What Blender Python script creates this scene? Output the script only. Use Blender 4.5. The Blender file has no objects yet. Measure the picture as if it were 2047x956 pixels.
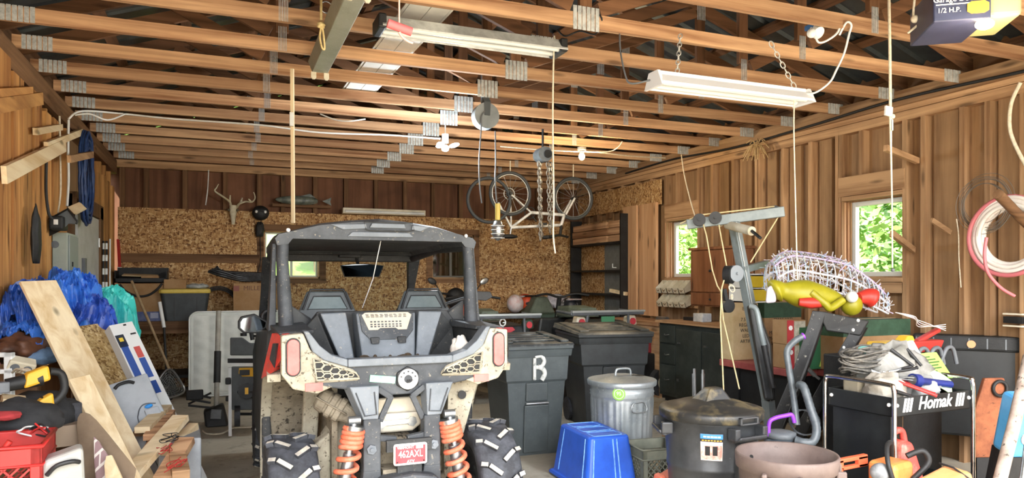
import bpy, math, random
from mathutils import Vector as V, Matrix, Euler, noise
rnd=random.Random(11)
sin,cos,pi,rad=math.sin,math.cos,math.pi,math.radians
# ---- camera geometry: level camera, yawed right of the room's long axis
F=1435.; TH=math.atan(.4045); cT,sT=cos(TH),sin(TH); HC=1.5; CX=1023.5; HY=557.
XL,XR,YB,ZC=-1.31,5.60,10.90,3.14      # left wall, right wall, back wall, height of truss chords
def cam(x,y,z):
    a=(x-CX)/F*z
    return V((a*cT+z*sT, z*cT-a*sT, HC-(y-HY)/F*z))
def onX(x,y,X):
    a=(x-CX)/F; z=X/(a*cT+sT); return cam(x,y,z)
def onY(x,y,Y):
    a=(x-CX)/F; z=Y/(cT-a*sT); return cam(x,y,z)
def onZ(x,y,Z):
    return cam(x,y,(HC-Z)*F/(y-HY))
COL=bpy.context.scene.collection
class MB:
    def __init__(s): s.v=[];s.f=[];s.s=[];s.m=[];s.mi=0
    def add(s,vs,fs,sm=False):
        n=len(s.v); s.v+=[V(v) for v in vs]
        for f in fs: s.f.append([i+n for i in f]); s.s.append(sm); s.m.append(s.mi)
        return s
    def box(s,c,d,r=None,tp=1,tq=None):
        tq=tp if tq is None else tq
        hx,hy,hz=d[0]/2,d[1]/2,d[2]/2
        vs=[V((x*hx*(tp if z>0 else 1),y*hy*(tq if z>0 else 1),z*hz)) for z in(-1,1) for y in(-1,1) for x in(-1,1)]
        if r is not None:
            M_=r if isinstance(r,Matrix) else Euler(r).to_matrix()
            vs=[M_@v for v in vs]
        c=V(c)
        return s.add([v+c for v in vs],[(0,2,3,1),(4,5,7,6),(0,1,5,4),(2,6,7,3),(0,4,6,2),(1,3,7,5)])
    def bx(s,x0,x1,y0,y1,z0,z1): return s.box(((x0+x1)/2,(y0+y1)/2,(z0+z1)/2),(abs(x1-x0),abs(y1-y0),abs(z1-z0)))
    def bar(s,p,q,w,h,up=(0,0,1)):
        p,q=V(p),V(q); d=q-p; L=d.length; d.normalize(); u=V(up)
        sd=d.cross(u)
        if sd.length<1e-4: sd=d.cross(V((0,1,0)))
        sd.normalize(); u=sd.cross(d); M_=Matrix((d,sd,u)).transposed()
        return s.box((p+q)/2,(L,w,h),M_)
    def ring(s,c,a,b,r,n): return [c+a*(r*cos(2*pi*i/n))+b*(r*sin(2*pi*i/n)) for i in range(n)]
    def cyl(s,p,q,r,r2=None,n=14,caps=True,sm=True):
        p,q=V(p),V(q); r2=r if r2 is None else r2; d=(q-p).normalized()
        a=d.orthogonal().normalized(); b=d.cross(a)
        vs=s.ring(p,a,b,r,n)+s.ring(q,a,b,r2,n)
        s.add(vs,[(i,(i+1)%n,n+(i+1)%n,n+i) for i in range(n)],sm)
        if caps: s.add(vs,[tuple(range(n))[::-1],tuple(range(n,2*n))])
        return s
    def tube(s,pts,r,n=8,closed=False,caps=True,flat=1):
        pts=[V(p) for p in pts]; m=len(pts); vs=[]; up=None
        for i,p in enumerate(pts):
            a=pts[i-1] if (i or closed) else p; b=pts[(i+1)%m] if (i<m-1 or closed) else p
            d=(b-a)
            if d.length<1e-9: d=V((0,0,1))
            d.normalize()
            if up is None: up=d.orthogonal().normalized()
            up=up-d*up.dot(d)
            if up.length<1e-5: up=d.orthogonal()
            up.normalize(); sd=d.cross(up)
            rr=r[i] if isinstance(r,(list,tuple)) else r
            vs+=[p+up*(rr*cos(2*pi*k/n))+sd*(rr*flat*sin(2*pi*k/n)) for k in range(n)]
        fs=[]
        for i in range(m if closed else m-1):
            j=(i+1)%m
            fs+=[(i*n+k,i*n+(k+1)%n,j*n+(k+1)%n,j*n+k) for k in range(n)]
        s.add(vs,fs,True)
        if caps and not closed: s.add(vs,[tuple(range(n))[::-1],tuple(range((m-1)*n,m*n))])
        return s
    def lathe(s,prof,c=(0,0,0),n=40,M_=None,fn=None,sm=True):
        c=V(c); vs=[]
        for r,z in prof:
            for k in range(n):
                t=2*pi*k/n; rr=r if fn is None else fn(r,z,t)
                v=V((rr*cos(t),rr*sin(t),z)); vs.append(c+(M_@v if M_ else v))
        fs=[(i*n+k,i*n+(k+1)%n,(i+1)*n+(k+1)%n,(i+1)*n+k) for i in range(len(prof)-1) for k in range(n)]
        return s.add(vs,fs,sm)
    def prism(s,poly,o,u,v,d):
        o,u,v,d=V(o),V(u),V(v),V(d); n=len(poly)
        a=[o+u*p[0]+v*p[1] for p in poly]; vs=a+[p+d for p in a]
        return s.add(vs,[tuple(range(n))[::-1],tuple(range(n,2*n))]+[(i,(i+1)%n,n+(i+1)%n,n+i) for i in range(n)])
    def hull(s,a,b,sm=False):           # skin between two equal loops of points, both ends closed
        n=len(a); vs=[V(p) for p in a]+[V(p) for p in b]
        return s.add(vs,[tuple(range(n))[::-1],tuple(range(n,2*n))]+[(i,(i+1)%n,n+(i+1)%n,n+i) for i in range(n)],sm)
    def loft(s,loops,caps=True,sm=True,closed=True):
        n=len(loops[0]); vs=[V(p) for l in loops for p in l]; fs=[]
        for i in range(len(loops)-1):
            fs+=[(i*n+k,i*n+(k+1)%n,(i+1)*n+(k+1)%n,(i+1)*n+k) for k in range(n if closed else n-1)]
        s.add(vs,fs,sm)
        if caps: s.add(vs,[tuple(range(n))[::-1],tuple(range((len(loops)-1)*n,len(loops)*n))])
        return s
    def sph(s,c,r,n=16,m=10,M_=None,fn=None):
        c=V(c); r=(r,r,r) if not isinstance(r,(tuple,list)) else r; vs=[]
        for i in range(m+1):
            t=pi*i/m
            for k in range(n):
                p=2*pi*k/n; v=V((sin(t)*cos(p),sin(t)*sin(p),cos(t)))
                if fn: v=v*fn(v)
                v=V((v.x*r[0],v.y*r[1],v.z*r[2])); vs.append(c+(M_@v if M_ else v))
        return s.add(vs,[(i*n+k,(i+1)*n+k,(i+1)*n+(k+1)%n,i*n+(k+1)%n) for i in range(m) for k in range(n)],True)
    def torus(s,c,R_,r,M_=None,n=32,m=8,a0=0,a1=2*pi):
        c=V(c); full=abs(a1-a0-2*pi)<1e-6
        pts=[]
        for i in range(n if full else n+1):
            t=a0+(a1-a0)*i/n; v=V((R_*cos(t),R_*sin(t),0)); pts.append(c+(M_@v if M_ else v))
        return s.tube(pts,r,m,closed=full)
    def grid(s,fn,nu,nv,thick=0,sm=True):
        vs=[V(fn(i/nu,j/nv)) for i in range(nu+1) for j in range(nv+1)]
        w=nv+1
        fs=[(i*w+j,(i+1)*w+j,(i+1)*w+j+1,i*w+j+1) for i in range(nu) for j in range(nv)]
        s.add(vs,fs,sm)
        if thick:
            nrm=[V((0,0,0)) for _ in vs]
            for f in fs:
                nn=(vs[f[1]]-vs[f[0]]).cross(vs[f[3]]-vs[f[0]])
                for q in f: nrm[q]+=nn
            bk=[v-(nn.normalized()*thick if nn.length>0 else nn) for v,nn in zip(vs,nrm)]
            s.add(bk,[f[::-1] for f in fs],sm)
            ed=[i*w for i in range(nu+1)]+[nu*w+j for j in range(1,nv+1)]+[i*w+nv for i in range(nu-1,-1,-1)]+[j for j in range(nv-1,0,-1)]
            al=vs+bk; N=len(vs); n=len(ed)
            s.add(al,[(ed[k],N+ed[k],N+ed[(k+1)%n],ed[(k+1)%n]) for k in range(n)])
        return s
    def build(s,name,mat,parent=None,world=False,bev=0,loc=None,rot=None,sub=0,seg=2):
        vs=s.v
        if parent is not None and world:
            Mi=WM(parent).inverted(); vs=[Mi@v for v in vs]
        elif parent is None and loc is None:      # top-level mesh: origin at the bottom centre of its box
            lo=[min(v[i] for v in vs) for i in range(3)]; hi=[max(v[i] for v in vs) for i in range(3)]
            loc=((lo[0]+hi[0])/2,(lo[1]+hi[1])/2,lo[2]); L=V(loc); vs=[v-L for v in vs]
        me=bpy.data.meshes.new(name); me.from_pydata([tuple(v) for v in vs],[],s.f)
        for m in (mat if isinstance(mat,(list,tuple)) else [mat]): me.materials.append(m)
        for p,sm,mi in zip(me.polygons,s.s,s.m): p.use_smooth=sm; p.material_index=mi
        me.validate(); me.update()
        o=bpy.data.objects.new(name,me); COL.objects.link(o)
        if parent is not None: o.parent=parent
        if loc is not None: o.location=loc
        if rot is not None: o.rotation_euler=rot
        if bev:
            b=o.modifiers.new('bevel','BEVEL'); b.width=bev; b.segments=seg; b.limit_method='ANGLE'; b.angle_limit=rad(35)
        if sub:
            b=o.modifiers.new('sub','SUBSURF'); b.levels=sub; b.render_levels=sub
        return o
def LM(o): return Matrix.LocRotScale(o.location,o.rotation_euler,o.scale)
def WM(o): return LM(o) if o.parent is None else WM(o.parent)@LM(o)
def tag(o,label,cat,group=None):
    o['label']=label; o['category']=cat
    if group: o['group']=group
    return o
def struct(o): o['kind']='structure'; return o
def thing(name,label,cat,loc=(0,0,0),rot=(0,0,0),group=None):
    o=bpy.data.objects.new(name,None); COL.objects.link(o); o.location=loc; o.rotation_euler=rot; o.empty_display_size=.1
    return tag(o,label,cat,group)
def dup(root,loc,rot=None,label=None):
    def cp(o,par):
        c=o.copy(); COL.objects.link(c)
        if par is not None: c.parent=par
        for ch in [x for x in bpy.data.objects if x.parent==o and x!=c]: cp(ch,c)
        return c
    r=cp(root,None); r.location=loc
    if rot is not None: r.rotation_euler=rot
    if label: r['label']=label
    return r
def text(s,size,mat,parent,M_,name='lettering',ext=.001,shear=0,sx=1,align='CENTER',bold=0):
    cu=bpy.data.curves.new(name,'FONT'); cu.body=s; cu.size=size; cu.extrude=ext; cu.align_x=align; cu.align_y='CENTER'; cu.shear=shear; cu.offset=bold; cu.resolution_u=3
    t=bpy.data.objects.new('tmp',cu); COL.objects.link(t)
    dg=bpy.context.evaluated_depsgraph_get(); dg.update()
    me=bpy.data.meshes.new_from_object(t.evaluated_get(dg)); bpy.data.objects.remove(t)
    me.name=name; me.transform(Matrix.Diagonal((sx,1,1,1))); me.transform(M_); me.materials.clear(); me.materials.append(mat)
    o=bpy.data.objects.new(name,me); COL.objects.link(o); o.parent=parent
    return o
def frame(o,u,v,keepv=False):      # matrix whose local x runs along u, y along v, placed at o
    if keepv: v=V(v).normalized(); u=V(u); u=u-v*u.dot(v)
    u=V(u).normalized(); v=V(v); w=u.cross(v).normalized(); v=w.cross(u)
    M_=Matrix((u,v,w)).transposed().to_4x4(); M_.translation=V(o); return M_
def bez(pts,n=8,closed=False):     # Catmull-Rom through points
    P=[V(p) for p in pts]; m=len(P); out=[]
    for i in range(m if closed else m-1):
        p0=P[i-1] if (i or closed) else P[0]; p1=P[i]; p2=P[(i+1)%m]; p3=P[(i+2)%m] if (i+2<m or closed) else P[-1]
        for k in range(n):
            t=k/n; out.append(.5*((2*p1)+(p2-p0)*t+(2*p0-5*p1+4*p2-p3)*t*t+(3*p1-p0-3*p2+p3)*t**3))
    if not closed: out.append(P[-1])
    return out
# ---- materials -----------------------------------------------------------------
def srgb(c):
    f=lambda u: u/12.92 if u<=.04045 else ((u+.055)/1.055)**2.4
    if isinstance(c,str): c=[int(c[i:i+2],16)/255 for i in (0,2,4)]
    return tuple(f(u) for u in c[:3])+(1,)
class NT:
    def __init__(s,name):
        s.mat=bpy.data.materials.new(name); s.mat.use_nodes=True; s.t=s.mat.node_tree; s.t.nodes.clear()
        s.o=s.n('ShaderNodeOutputMaterial'); s.b=s.n('ShaderNodeBsdfPrincipled'); s.l(s.b.outputs[0],s.o.inputs[0])
    def n(s,t,**k):
        q=s.t.nodes.new(t)
        for a,b in k.items(): setattr(q,a,b)
        return q
    def l(s,a,b): s.t.links.new(a,b)
    def noise(s,vec,scale,detail=4,rough=.6,dist=0):
        q=s.n('ShaderNodeTexNoise'); q.inputs['Scale'].default_value=scale; q.inputs['Detail'].default_value=detail
        q.inputs['Roughness'].default_value=rough; q.inputs['Distortion'].default_value=dist; s.l(vec,q.inputs['Vector']); return q.outputs['Fac']
    def ramp(s,fac,stops):
        q=s.n('ShaderNodeValToRGB'); e=q.color_ramp.elements
        for i,(p,c) in enumerate(stops):
            x=e[i] if i<2 else e.new(p)
            x.position=p; x.color=c if len(c)==4 else srgb(c)
        s.l(fac,q.inputs[0]); return q.outputs[0]
    def mix(s,f,a,b,mode='MIX'):
        q=s.n('ShaderNodeMix',data_type='RGBA',blend_type=mode)
        for sk,v in ((q.inputs[0],f),(q.inputs[6],a),(q.inputs[7],b)):
            if hasattr(v,'is_linked'): s.l(v,sk)
            else: sk.default_value=v
        return q.outputs[2]
    def coord(s,scale=(1,1,1),rand=True):
        tc=s.n('ShaderNodeTexCoord'); mp=s.n('ShaderNodeMapping'); mp.inputs['Scale'].default_value=scale
        if rand:
            oi=s.n('ShaderNodeObjectInfo'); m=s.n('ShaderNodeVectorMath',operation='SCALE'); m.inputs[0].default_value=(7.3,3.1,5.7)
            s.l(oi.outputs['Random'],m.inputs['Scale']); a=s.n('ShaderNodeVectorMath',operation='ADD')
            s.l(tc.outputs['Object'],a.inputs[0]); s.l(m.outputs[0],a.inputs[1]); s.l(a.outputs[0],mp.inputs[0])
        else: s.l(tc.outputs['Object'],mp.inputs[0])
        return mp.outputs[0]
    def bump(s,h,strength,dist=.01):
        q=s.n('ShaderNodeBump'); q.inputs['Strength'].default_value=strength; q.inputs['Distance'].default_value=dist
        s.l(h,q.inputs['Height']); s.l(q.outputs[0],s.b.inputs['Normal'])
def pm(name,col,rough=.55,metal=0,col2=None,sc=6,lo=.4,hi=.65,bump=0,bs=60,spec=.5,emit=0,col3=None,sc3=40,lo3=.6,hi3=.7):
    """plain surface of colour col, worn or dirtied to col2 in patches and speckled with col3"""
    t=NT(name); b=t.b; b.inputs['Roughness'].default_value=rough; b.inputs['Metallic'].default_value=metal; b.inputs['Specular IOR Level'].default_value=spec
    if col2 or bump or col3: co=t.coord()
    c=srgb(col)
    if col2: c=t.mix(t.ramp(t.noise(co,sc,6,.65),[(lo,(0,0,0)),(hi,(1,1,1))]),c,srgb(col2))
    if col3: c=t.mix(t.ramp(t.noise(co,sc3,3,.7),[(lo3,(0,0,0)),(hi3,(1,1,1))]),c,srgb(col3))
    if hasattr(c,'is_linked'): t.l(c,b.inputs['Base Color'])
    else: b.inputs['Base Color'].default_value=c
    if bump: t.bump(t.noise(co,bs,4),bump)
    if emit: b.inputs['Emission Color'].default_value=srgb(col); b.inputs['Emission Strength'].default_value=emit
    return t.mat
def wood(name,c1,c2,ax='Z',gs=16,knots=1,rough=.75,var=.25,c3=None,blotch=.5):
    t=NT(name); sc={'X':(.5,gs,gs),'Y':(gs,.5,gs),'Z':(gs,gs,.5)}[ax]
    co=t.coord(sc); co2=t.coord()
    g=t.noise(co,1,5,.6,.6); c=t.ramp(g,[(.3,c2),(.62,c1)])
    bl=t.noise(co2,2.2,4,.6); c=t.mix(t.ramp(bl,[(.42,(0,0,0)),(.75,(blotch,)*3)]),c,srgb(c3 or c2))
    if knots:
        ks={'X':(1.6,7,7),'Y':(7,1.6,7),'Z':(7,7,1.6)}[ax]; co3=t.coord(ks)
        vo=t.n('ShaderNodeTexVoronoi'); vo.inputs['Scale'].default_value=1.15; t.l(co3,vo.inputs['Vector'])
        c=t.mix(t.ramp(vo.outputs['Distance'],[(.08,(.85,.85,.85)),(.2,(0,0,0))]),c,srgb([u*.5 for u in [int(c2[i:i+2],16)/255 for i in (0,2,4)]]))
    oi=t.n('ShaderNodeObjectInfo'); mr=t.n('ShaderNodeMapRange'); mr.inputs[3].default_value=1-var; mr.inputs[4].default_value=1+var*.6
    t.l(oi.outputs['Random'],mr.inputs[0]); hs=t.n('ShaderNodeHueSaturation'); hs.inputs['Saturation'].default_value=.93; t.l(c,hs.inputs['Color']); t.l(mr.outputs[0],hs.inputs['Value'])
    t.l(hs.outputs[0],t.b.inputs['Base Color']); t.b.inputs['Roughness'].default_value=rough; t.b.inputs['Specular IOR Level'].default_value=.25
    t.bump(g,.25,.004); return t.mat
def osbm(name,cols,sc=26,ax=None):
    t=NT(name); co=t.coord()
    def vor(scale,rot):
        mp=t.n('ShaderNodeMapping'); mp.inputs['Rotation'].default_value=rot; mp.inputs['Scale'].default_value=scale; t.l(co,mp.inputs[0])
        v=t.n('ShaderNodeTexVoronoi'); v.inputs['Scale'].default_value=sc; v.inputs['Randomness'].default_value=1; t.l(mp.outputs[0],v.inputs['Vector'])
        h=t.n('ShaderNodeSeparateColor'); t.l(v.outputs['Color'],h.inputs[0]); return h.outputs[0]
    a=vor((1,.8,.4),(.3,.2,.5)); b=vor((.4,1,1),(.9,.4,.1)); sel=t.noise(co,sc*.7,2)
    q=t.n('ShaderNodeMix'); t.l(t.ramp(sel,[(.45,(0,0,0)),(.55,(1,1,1))]),q.inputs[0]); t.l(a,q.inputs[2]); t.l(b,q.inputs[3])
    c=t.ramp(q.outputs[0],[(0,cols[0]),(.1,cols[0]),(.3,cols[1]),(.65,cols[2]),(1,cols[3])])
    f=t.noise(co,2,3); c=t.mix(t.ramp(f,[(.45,(0,0,0)),(.8,(.6,.6,.6))]),c,srgb(cols[0]))
    t.l(c,t.b.inputs['Base Color']); t.b.inputs['Roughness'].default_value=.7; t.b.inputs['Specular IOR Level'].default_value=.3
    t.bump(q.outputs[0],.3,.003); return t.mat
def glass(name,tint='ffffff',tr=.94,rough=.0,dirt=0,dcol='b8b2a6'):
    t=NT(name); tr_=t.n('ShaderNodeBsdfTransparent'); tr_.inputs[0].default_value=srgb(tint); gl=t.n('ShaderNodeBsdfGlossy'); gl.inputs['Roughness'].default_value=rough+.03
    m=t.n('ShaderNodeMixShader'); m.inputs[0].default_value=1-tr; t.l(tr_.outputs[0],m.inputs[1]); t.l(gl.outputs[0],m.inputs[2]); out=m.outputs[0]
    if dirt:
        co=t.coord(); d=t.n('ShaderNodeBsdfDiffuse'); d.inputs[0].default_value=srgb(dcol); m2=t.n('ShaderNodeMixShader')
        f=t.mix(.5,t.ramp(t.noise(co,60,3,.8),[(.55,(0,0,0)),(.75,(dirt*2.5,)*3)]),t.ramp(t.noise(co,3,4),[(.3,(dirt*.2,)*3),(.8,(dirt,)*3)]),'ADD')
        t.l(f,m2.inputs[0]); t.l(out,m2.inputs[1]); t.l(d.outputs[0],m2.inputs[2]); out=m2.outputs[0]
    t.l(out,t.o.inputs[0]); return t.mat
# woods
W={}
for ax in 'XYZ':
    W['beam'+ax]=wood('beam_pine_'+ax,'d8ab7e','8c5c3a',ax,16,1,c3='7a4e2b')
    W['dark'+ax]=wood('old_dark_wood_'+ax,'8a6542','55381f',ax,14,1,c3='3d2716')
    W['stud'+ax]=wood('stud_pine_'+ax,'c9a073','8c6440',ax,14,1,c3='674a30')
    W['att'+ax]=wood('shaded_attic_pine_'+ax,'8a6040','573a22',ax,14,1,c3='3f2817')  # darker copy of the beam pine: attic shade put into the colour
    W['gold'+ax]=wood('golden_board_'+ax,'d39a50','935a24',ax,8,1,c3='7d4f24',blotch=.7)
    W['fresh'+ax]=wood('fresh_lumber_'+ax,'eedbb4','d0b07c',ax,12,1,c3='c29a62',blotch=.4,var=.15)
    W['ply'+ax]=wood('plywood_'+ax,'b08a60','806040',ax,9,0,c3='6d4e32',var=.12,blotch=.6)
W['plank']=wood('fir_plank','e2b282','c08a58','Z',9,1,c3='c68f5f',blotch=.5,var=.1)
OSB=osbm('osb_board',('704b2c','a87c4e','c39a67','e3c798'),58)
OSBL=osbm('light_osb','7d6038 a98a5a bda06c d6bf92'.split(),70)
PANEL=wood('brown_panelling','84583c','5f3c26','Z',9,0,c3='482b1a',var=.1,blotch=.7)
BLACK=pm('black_plastic','17181a',.5,col2='2a2b2d')
DBLACK=pm('matt_black_steel','101112',.6,col2='202122',bump=.2)
RUBBER=pm('tyre_rubber','1d1e21',.7,col2='3c3d42',sc=9,bump=.3)
GREYP=pm('grey_plastic','6f7479',.5,col2='5a5f64')
STEEL=pm('bare_steel','b9bcbd',.35,.9,col2='8d9194',sc=9)
GALV=pm('galvanised_plate','ccd0d0',.55,.25,col2='a5abad',sc=30)
CHROME=pm('chrome_tube','d8dadc',.15,1,col2='a9adb0',sc=14,lo=.5,hi=.7)
WHITE=pm('white_paint','e9ebea',.45,col2='dcdedb')
CREAM=pm('cream_plastic','ddd6c2',.5,col2='c8bfa6')
ROPEW=pm('white_cord','e6ddc8',.8,col2='cfc3a8',sc=40)
ROPEY=pm('yellow_rope','d9c590',.8,col2='b9a068',sc=60)
RED=pm('red_plastic','c02f2c',.45,col2='a12825')
CARD=pm('cardboard','a78662',.85,col2='98754f',sc=5,spec=.2)
CARDL=pm('light_cardboard','cdb892',.85,col2='bda57c',sc=5,spec=.2)
INK=pm('black_ink','1c1b1a',.7); WINK=pm('white_ink','f2f2ee',.6)
def plain(name,c,rough=.5,**k): return pm(name,c,rough,**k)
SKY_S,SUN_S,EXPO,LED_W,BULB_W,OPEN_W=.31,7.0,1.95,22,16,5
# ================= setting =================
FLOOR_M=pm('concrete','bdb5a3',.75,col2='968c7a',sc=1.3,lo=.35,hi=.7,bump=.3,bs=30,col3='7a7060',sc3=5,lo3=.55,hi3=.75)
struct(MB().bx(XL-.15,XR+.15,.2,YB+.15,-.12,0).build('floor',FLOOR_M))
GRAVEL=pm('pale_gravel','b5ab98',.9,col2='978d7a',sc=20)
struct(MB().bx(-40,60,-30,.2,-.13,-.02).build('ground_outside',GRAVEL))
GRASSM=pm('lawn_green','76963c',.9,col2='5f7f2e',sc=3)
mb=MB(); mb.bx(-40,60,YB+.15,70,-.13,-.02); mb.bx(XR+.15,60,.2,YB+.15,-.13,-.02)
struct(mb.build('lawn_outside',GRASSM))
# windows: (wall, a0,a1,z0,z1)
WR=[(4.62,5.25,1.52,2.24),(7.58,8.22,1.52,2.26)]
WB=[(.56,1.34,1.5,2.19),(3.05,3.74,1.5,2.19)]
def wall_with_holes(name,mat,axis,pos,th,a0,a1,z0,z1,holes):
    m=MB(); xs=sorted(set([a0,a1]+[h[0] for h in holes]+[h[1] for h in holes])); zs=sorted(set([z0,z1]+[h[2] for h in holes]+[h[3] for h in holes]))
    for i in range(len(xs)-1):
        for j in range(len(zs)-1):
            cx,cz=(xs[i]+xs[i+1])/2,(zs[j]+zs[j+1])/2
            if any(h[0]<cx<h[1] and h[2]<cz<h[3] for h in holes): continue
            if axis=='X': m.bx(pos,pos+th,xs[i],xs[i+1],zs[j],zs[j+1])
            else: m.bx(xs[i],xs[i+1],pos,pos+th,zs[j],zs[j+1])
    return struct(m.build(name,mat))
wl=wall_with_holes('wall_left',W['plyZ'],'X',XL-.10,-.03,.9,YB,0,3.2,[(7.96,9.21,0,2.15)])
wr=wall_with_holes('wall_right',W['plyZ'],'X',XR+.09,.03,.9,YB+.12,0,3.1,WR)
wb=wall_with_holes('wall_back',PANEL,'Y',YB+.09,.03,XL-.12,XR+.12,0,3.3,WB)
def part(name,mat,par,fn,**k):
    m=MB(); fn(m); return m.build(name,mat,par,world=True,**k)
# left wall framing: studs, wide boards and plates
y=1.2; i=0
while y<YB-.1:
    w=.038 if i%3 else .076
    if not 7.8<y<9.3: part('stud',W['goldZ'],wl,lambda m: m.bx(XL-.1,XL-.005,y,y+w,0,2.86+.03*((i*7)%5)/5))
    y+=.40; i+=1
for k,(ya,yb,zt) in enumerate([(4.9,5.32,2.93),(5.36,5.62,2.95),(5.66,5.93,2.88),(5.98,6.22,2.86),(6.26,6.5,2.9),(6.62,6.8,2.82),(6.95,7.12,2.84),(9.25,9.45,2.7),(9.62,9.8,2.72),(10.0,10.18,2.7),(10.35,10.55,2.68)]):
    part('wall_board',W['goldZ'],wl,lambda m: m.bx(XL-.005,XL+.018+.006*(k%3),ya,yb,0 if not 7.9<ya<9.4 else 2.33,zt))
part('top_plate',W['darkY'],wl,lambda m: m.bx(XL-.1,XL+.01,.9,YB,2.9,3.08))
# door in the left wall
d1=struct(MB().bx(XL-.02,XL+.03,7.95,9.22,0,2.16).build('door_1',pm('door_grey_white','c9cbc8',.5,col2='b8bab6',bump=.1)))
part('door_hinge',STEEL,d1,lambda m: [m.cyl((XL+.035,9.2,z),(XL+.035,9.2,z+.1),.012) for z in (.25,1.05,1.85)])
part('door_casing',W['darkZ'],d1,lambda m: (m.bx(XL-.06,XL+.05,9.23,9.42,0,2.3),m.bx(XL-.06,XL+.01,7.80,7.94,0,2.3),m.bx(XL-.06,XL+.05,7.80,9.42,2.17,2.32)))
part('door_handle',BLACK,d1,lambda m: (m.cyl((XL+.03,8.1,1.42),(XL+.08,8.1,1.42),.025),m.bar((XL+.08,8.0,1.42),(XL+.08,8.3,1.42),.025,.03)))
# right wall framing
ys=[3.0,3.41,3.55,3.82,4.03,4.38,4.56,5.27,5.31,5.66,6.05,6.42,6.46,6.86,7.25,7.52,8.24,8.6,9.0,9.4,9.8,10.2,10.6]
for i,y in enumerate([1.2,1.6,2.0,2.4]+ys):
    z0,z1=0,2.9
    w=.045
    part('stud',W['studZ'],wr,lambda m: m.bx(XR-.005,XR+.09,y,y+w,z0,z1))
for y,w in [(3.62,.17),(4.12,.22),(5.45,.16),(5.86,.16),(6.22,.14),(6.62,.2),(7.02,.16),(7.36,.12),(8.32,.14),(8.72,.16)]:
    part('wall_board',W['plyZ'],wr,lambda m: m.bx(XR+.05,XR+.088,y,y+w,0,2.9))
for (a,b,z0,z1) in WR:
    part('window_header',W['studY'],wr,lambda m: (m.bx(XR-.012,XR+.09,a-.04,b+.06,z1+.055,z1+.24),m.bx(XR-.01,XR+.09,a-.02,b+.02,z1+.01,z1+.05)))
    part('window_ledge',W['studY'],wr,lambda m: (m.bx(XR-.012,XR+.09,a-.02,b+.05,z0-.05,z0-.012),m.bx(XR-.005,XR+.09,a-.02,b+.05,z0-.15,z0-.055)))
    part('cripple_stud',W['studZ'],wr,lambda m: m.bx(XR-.003,XR+.09,(a+b)/2,(a+b)/2+.04,0,z0-.16))
    part('cripple_stud',W['studZ'],wr,lambda m: m.bx(XR-.003,XR+.09,(a+b)/2+.1,(a+b)/2+.14,z1+.24,2.9))
    for q in range(3):
        part('jamb_board',W['beamZ'],wr,lambda m: m.bx(XR-.008+.03*q,XR+.012+.03*q,b+.015*(2-q),b+.06,z0,z1))
part('top_plate',W['studY'],wr,lambda m: (m.bx(XR-.01,XR+.1,.9,YB,2.985,3.07),m.bx(XR-.005,XR+.1,.9,YB,2.9,2.98)))
part('ledger',W['studY'],wr,lambda m: m.bx(XR-.05,XR-.011,.9,YB,3.03,3.16))
part('osb_strip',OSB,wr,lambda m: m.bx(XR-.03,XR-.006,8.35,YB-.1,2.52,2.86))
part('big_board',W['plank'],wr,lambda m: m.bx(XR-.10,XR-.06,8.86,9.22,.98,2.55))
part('big_board',W['plank'],wr,lambda m: m.bx(XR-.07,XR-.03,8.4,8.83,.98,2.55))
for y in (8.5,8.9,9.3,9.7,10.1,10.5): part('block',W['darkZ'],wr,lambda m: m.bx(XR-.05,XR-.01,y,y+.12,2.42,2.52))
# back wall framing
for x in [-1.27,-.98,-.50,.02,.47,.80,1.25,1.7,2.15,2.6,3.05,3.5,3.95,4.4,4.85,5.3]:
    part('stud',W['darkZ'],wb,lambda m: m.bx(x,x+.06,YB,YB+.09,2.46,3.0))
osb_holes=WB
for k,(a,b) in enumerate([(XL+.02,.44),(.44,2.15),(2.15,XR-.02)]):
    m=MB(); hs=[h for h in WB if a<h[0]<b]; xs=sorted(set([a,b]+[q for h in hs for q in h[:2]])); zs=sorted(set([0,2.46]+[q for h in hs for q in h[2:]]))
    for i in range(len(xs)-1):
        for j in range(len(zs)-1):
            cx,cz=(xs[i]+xs[i+1])/2,(zs[j]+zs[j+1])/2
            if any(h[0]<cx<h[1] and h[2]<cz<h[3] for h in hs): continue
            m.bx(xs[i]+.002,xs[i+1]-.0,YB-.02,YB,zs[j],zs[j+1])
    m.build('osb_sheet',OSB,wb,world=True)
part('top_plate',W['studX'],wb,lambda m: m.bx(XL,XR,YB-.01,YB+.09,3.0,3.1))
part('rail_board',W['darkX'],wb,lambda m: m.bx(XL+.03,.5,YB-.045,YB-.02,1.72,1.84))
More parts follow.
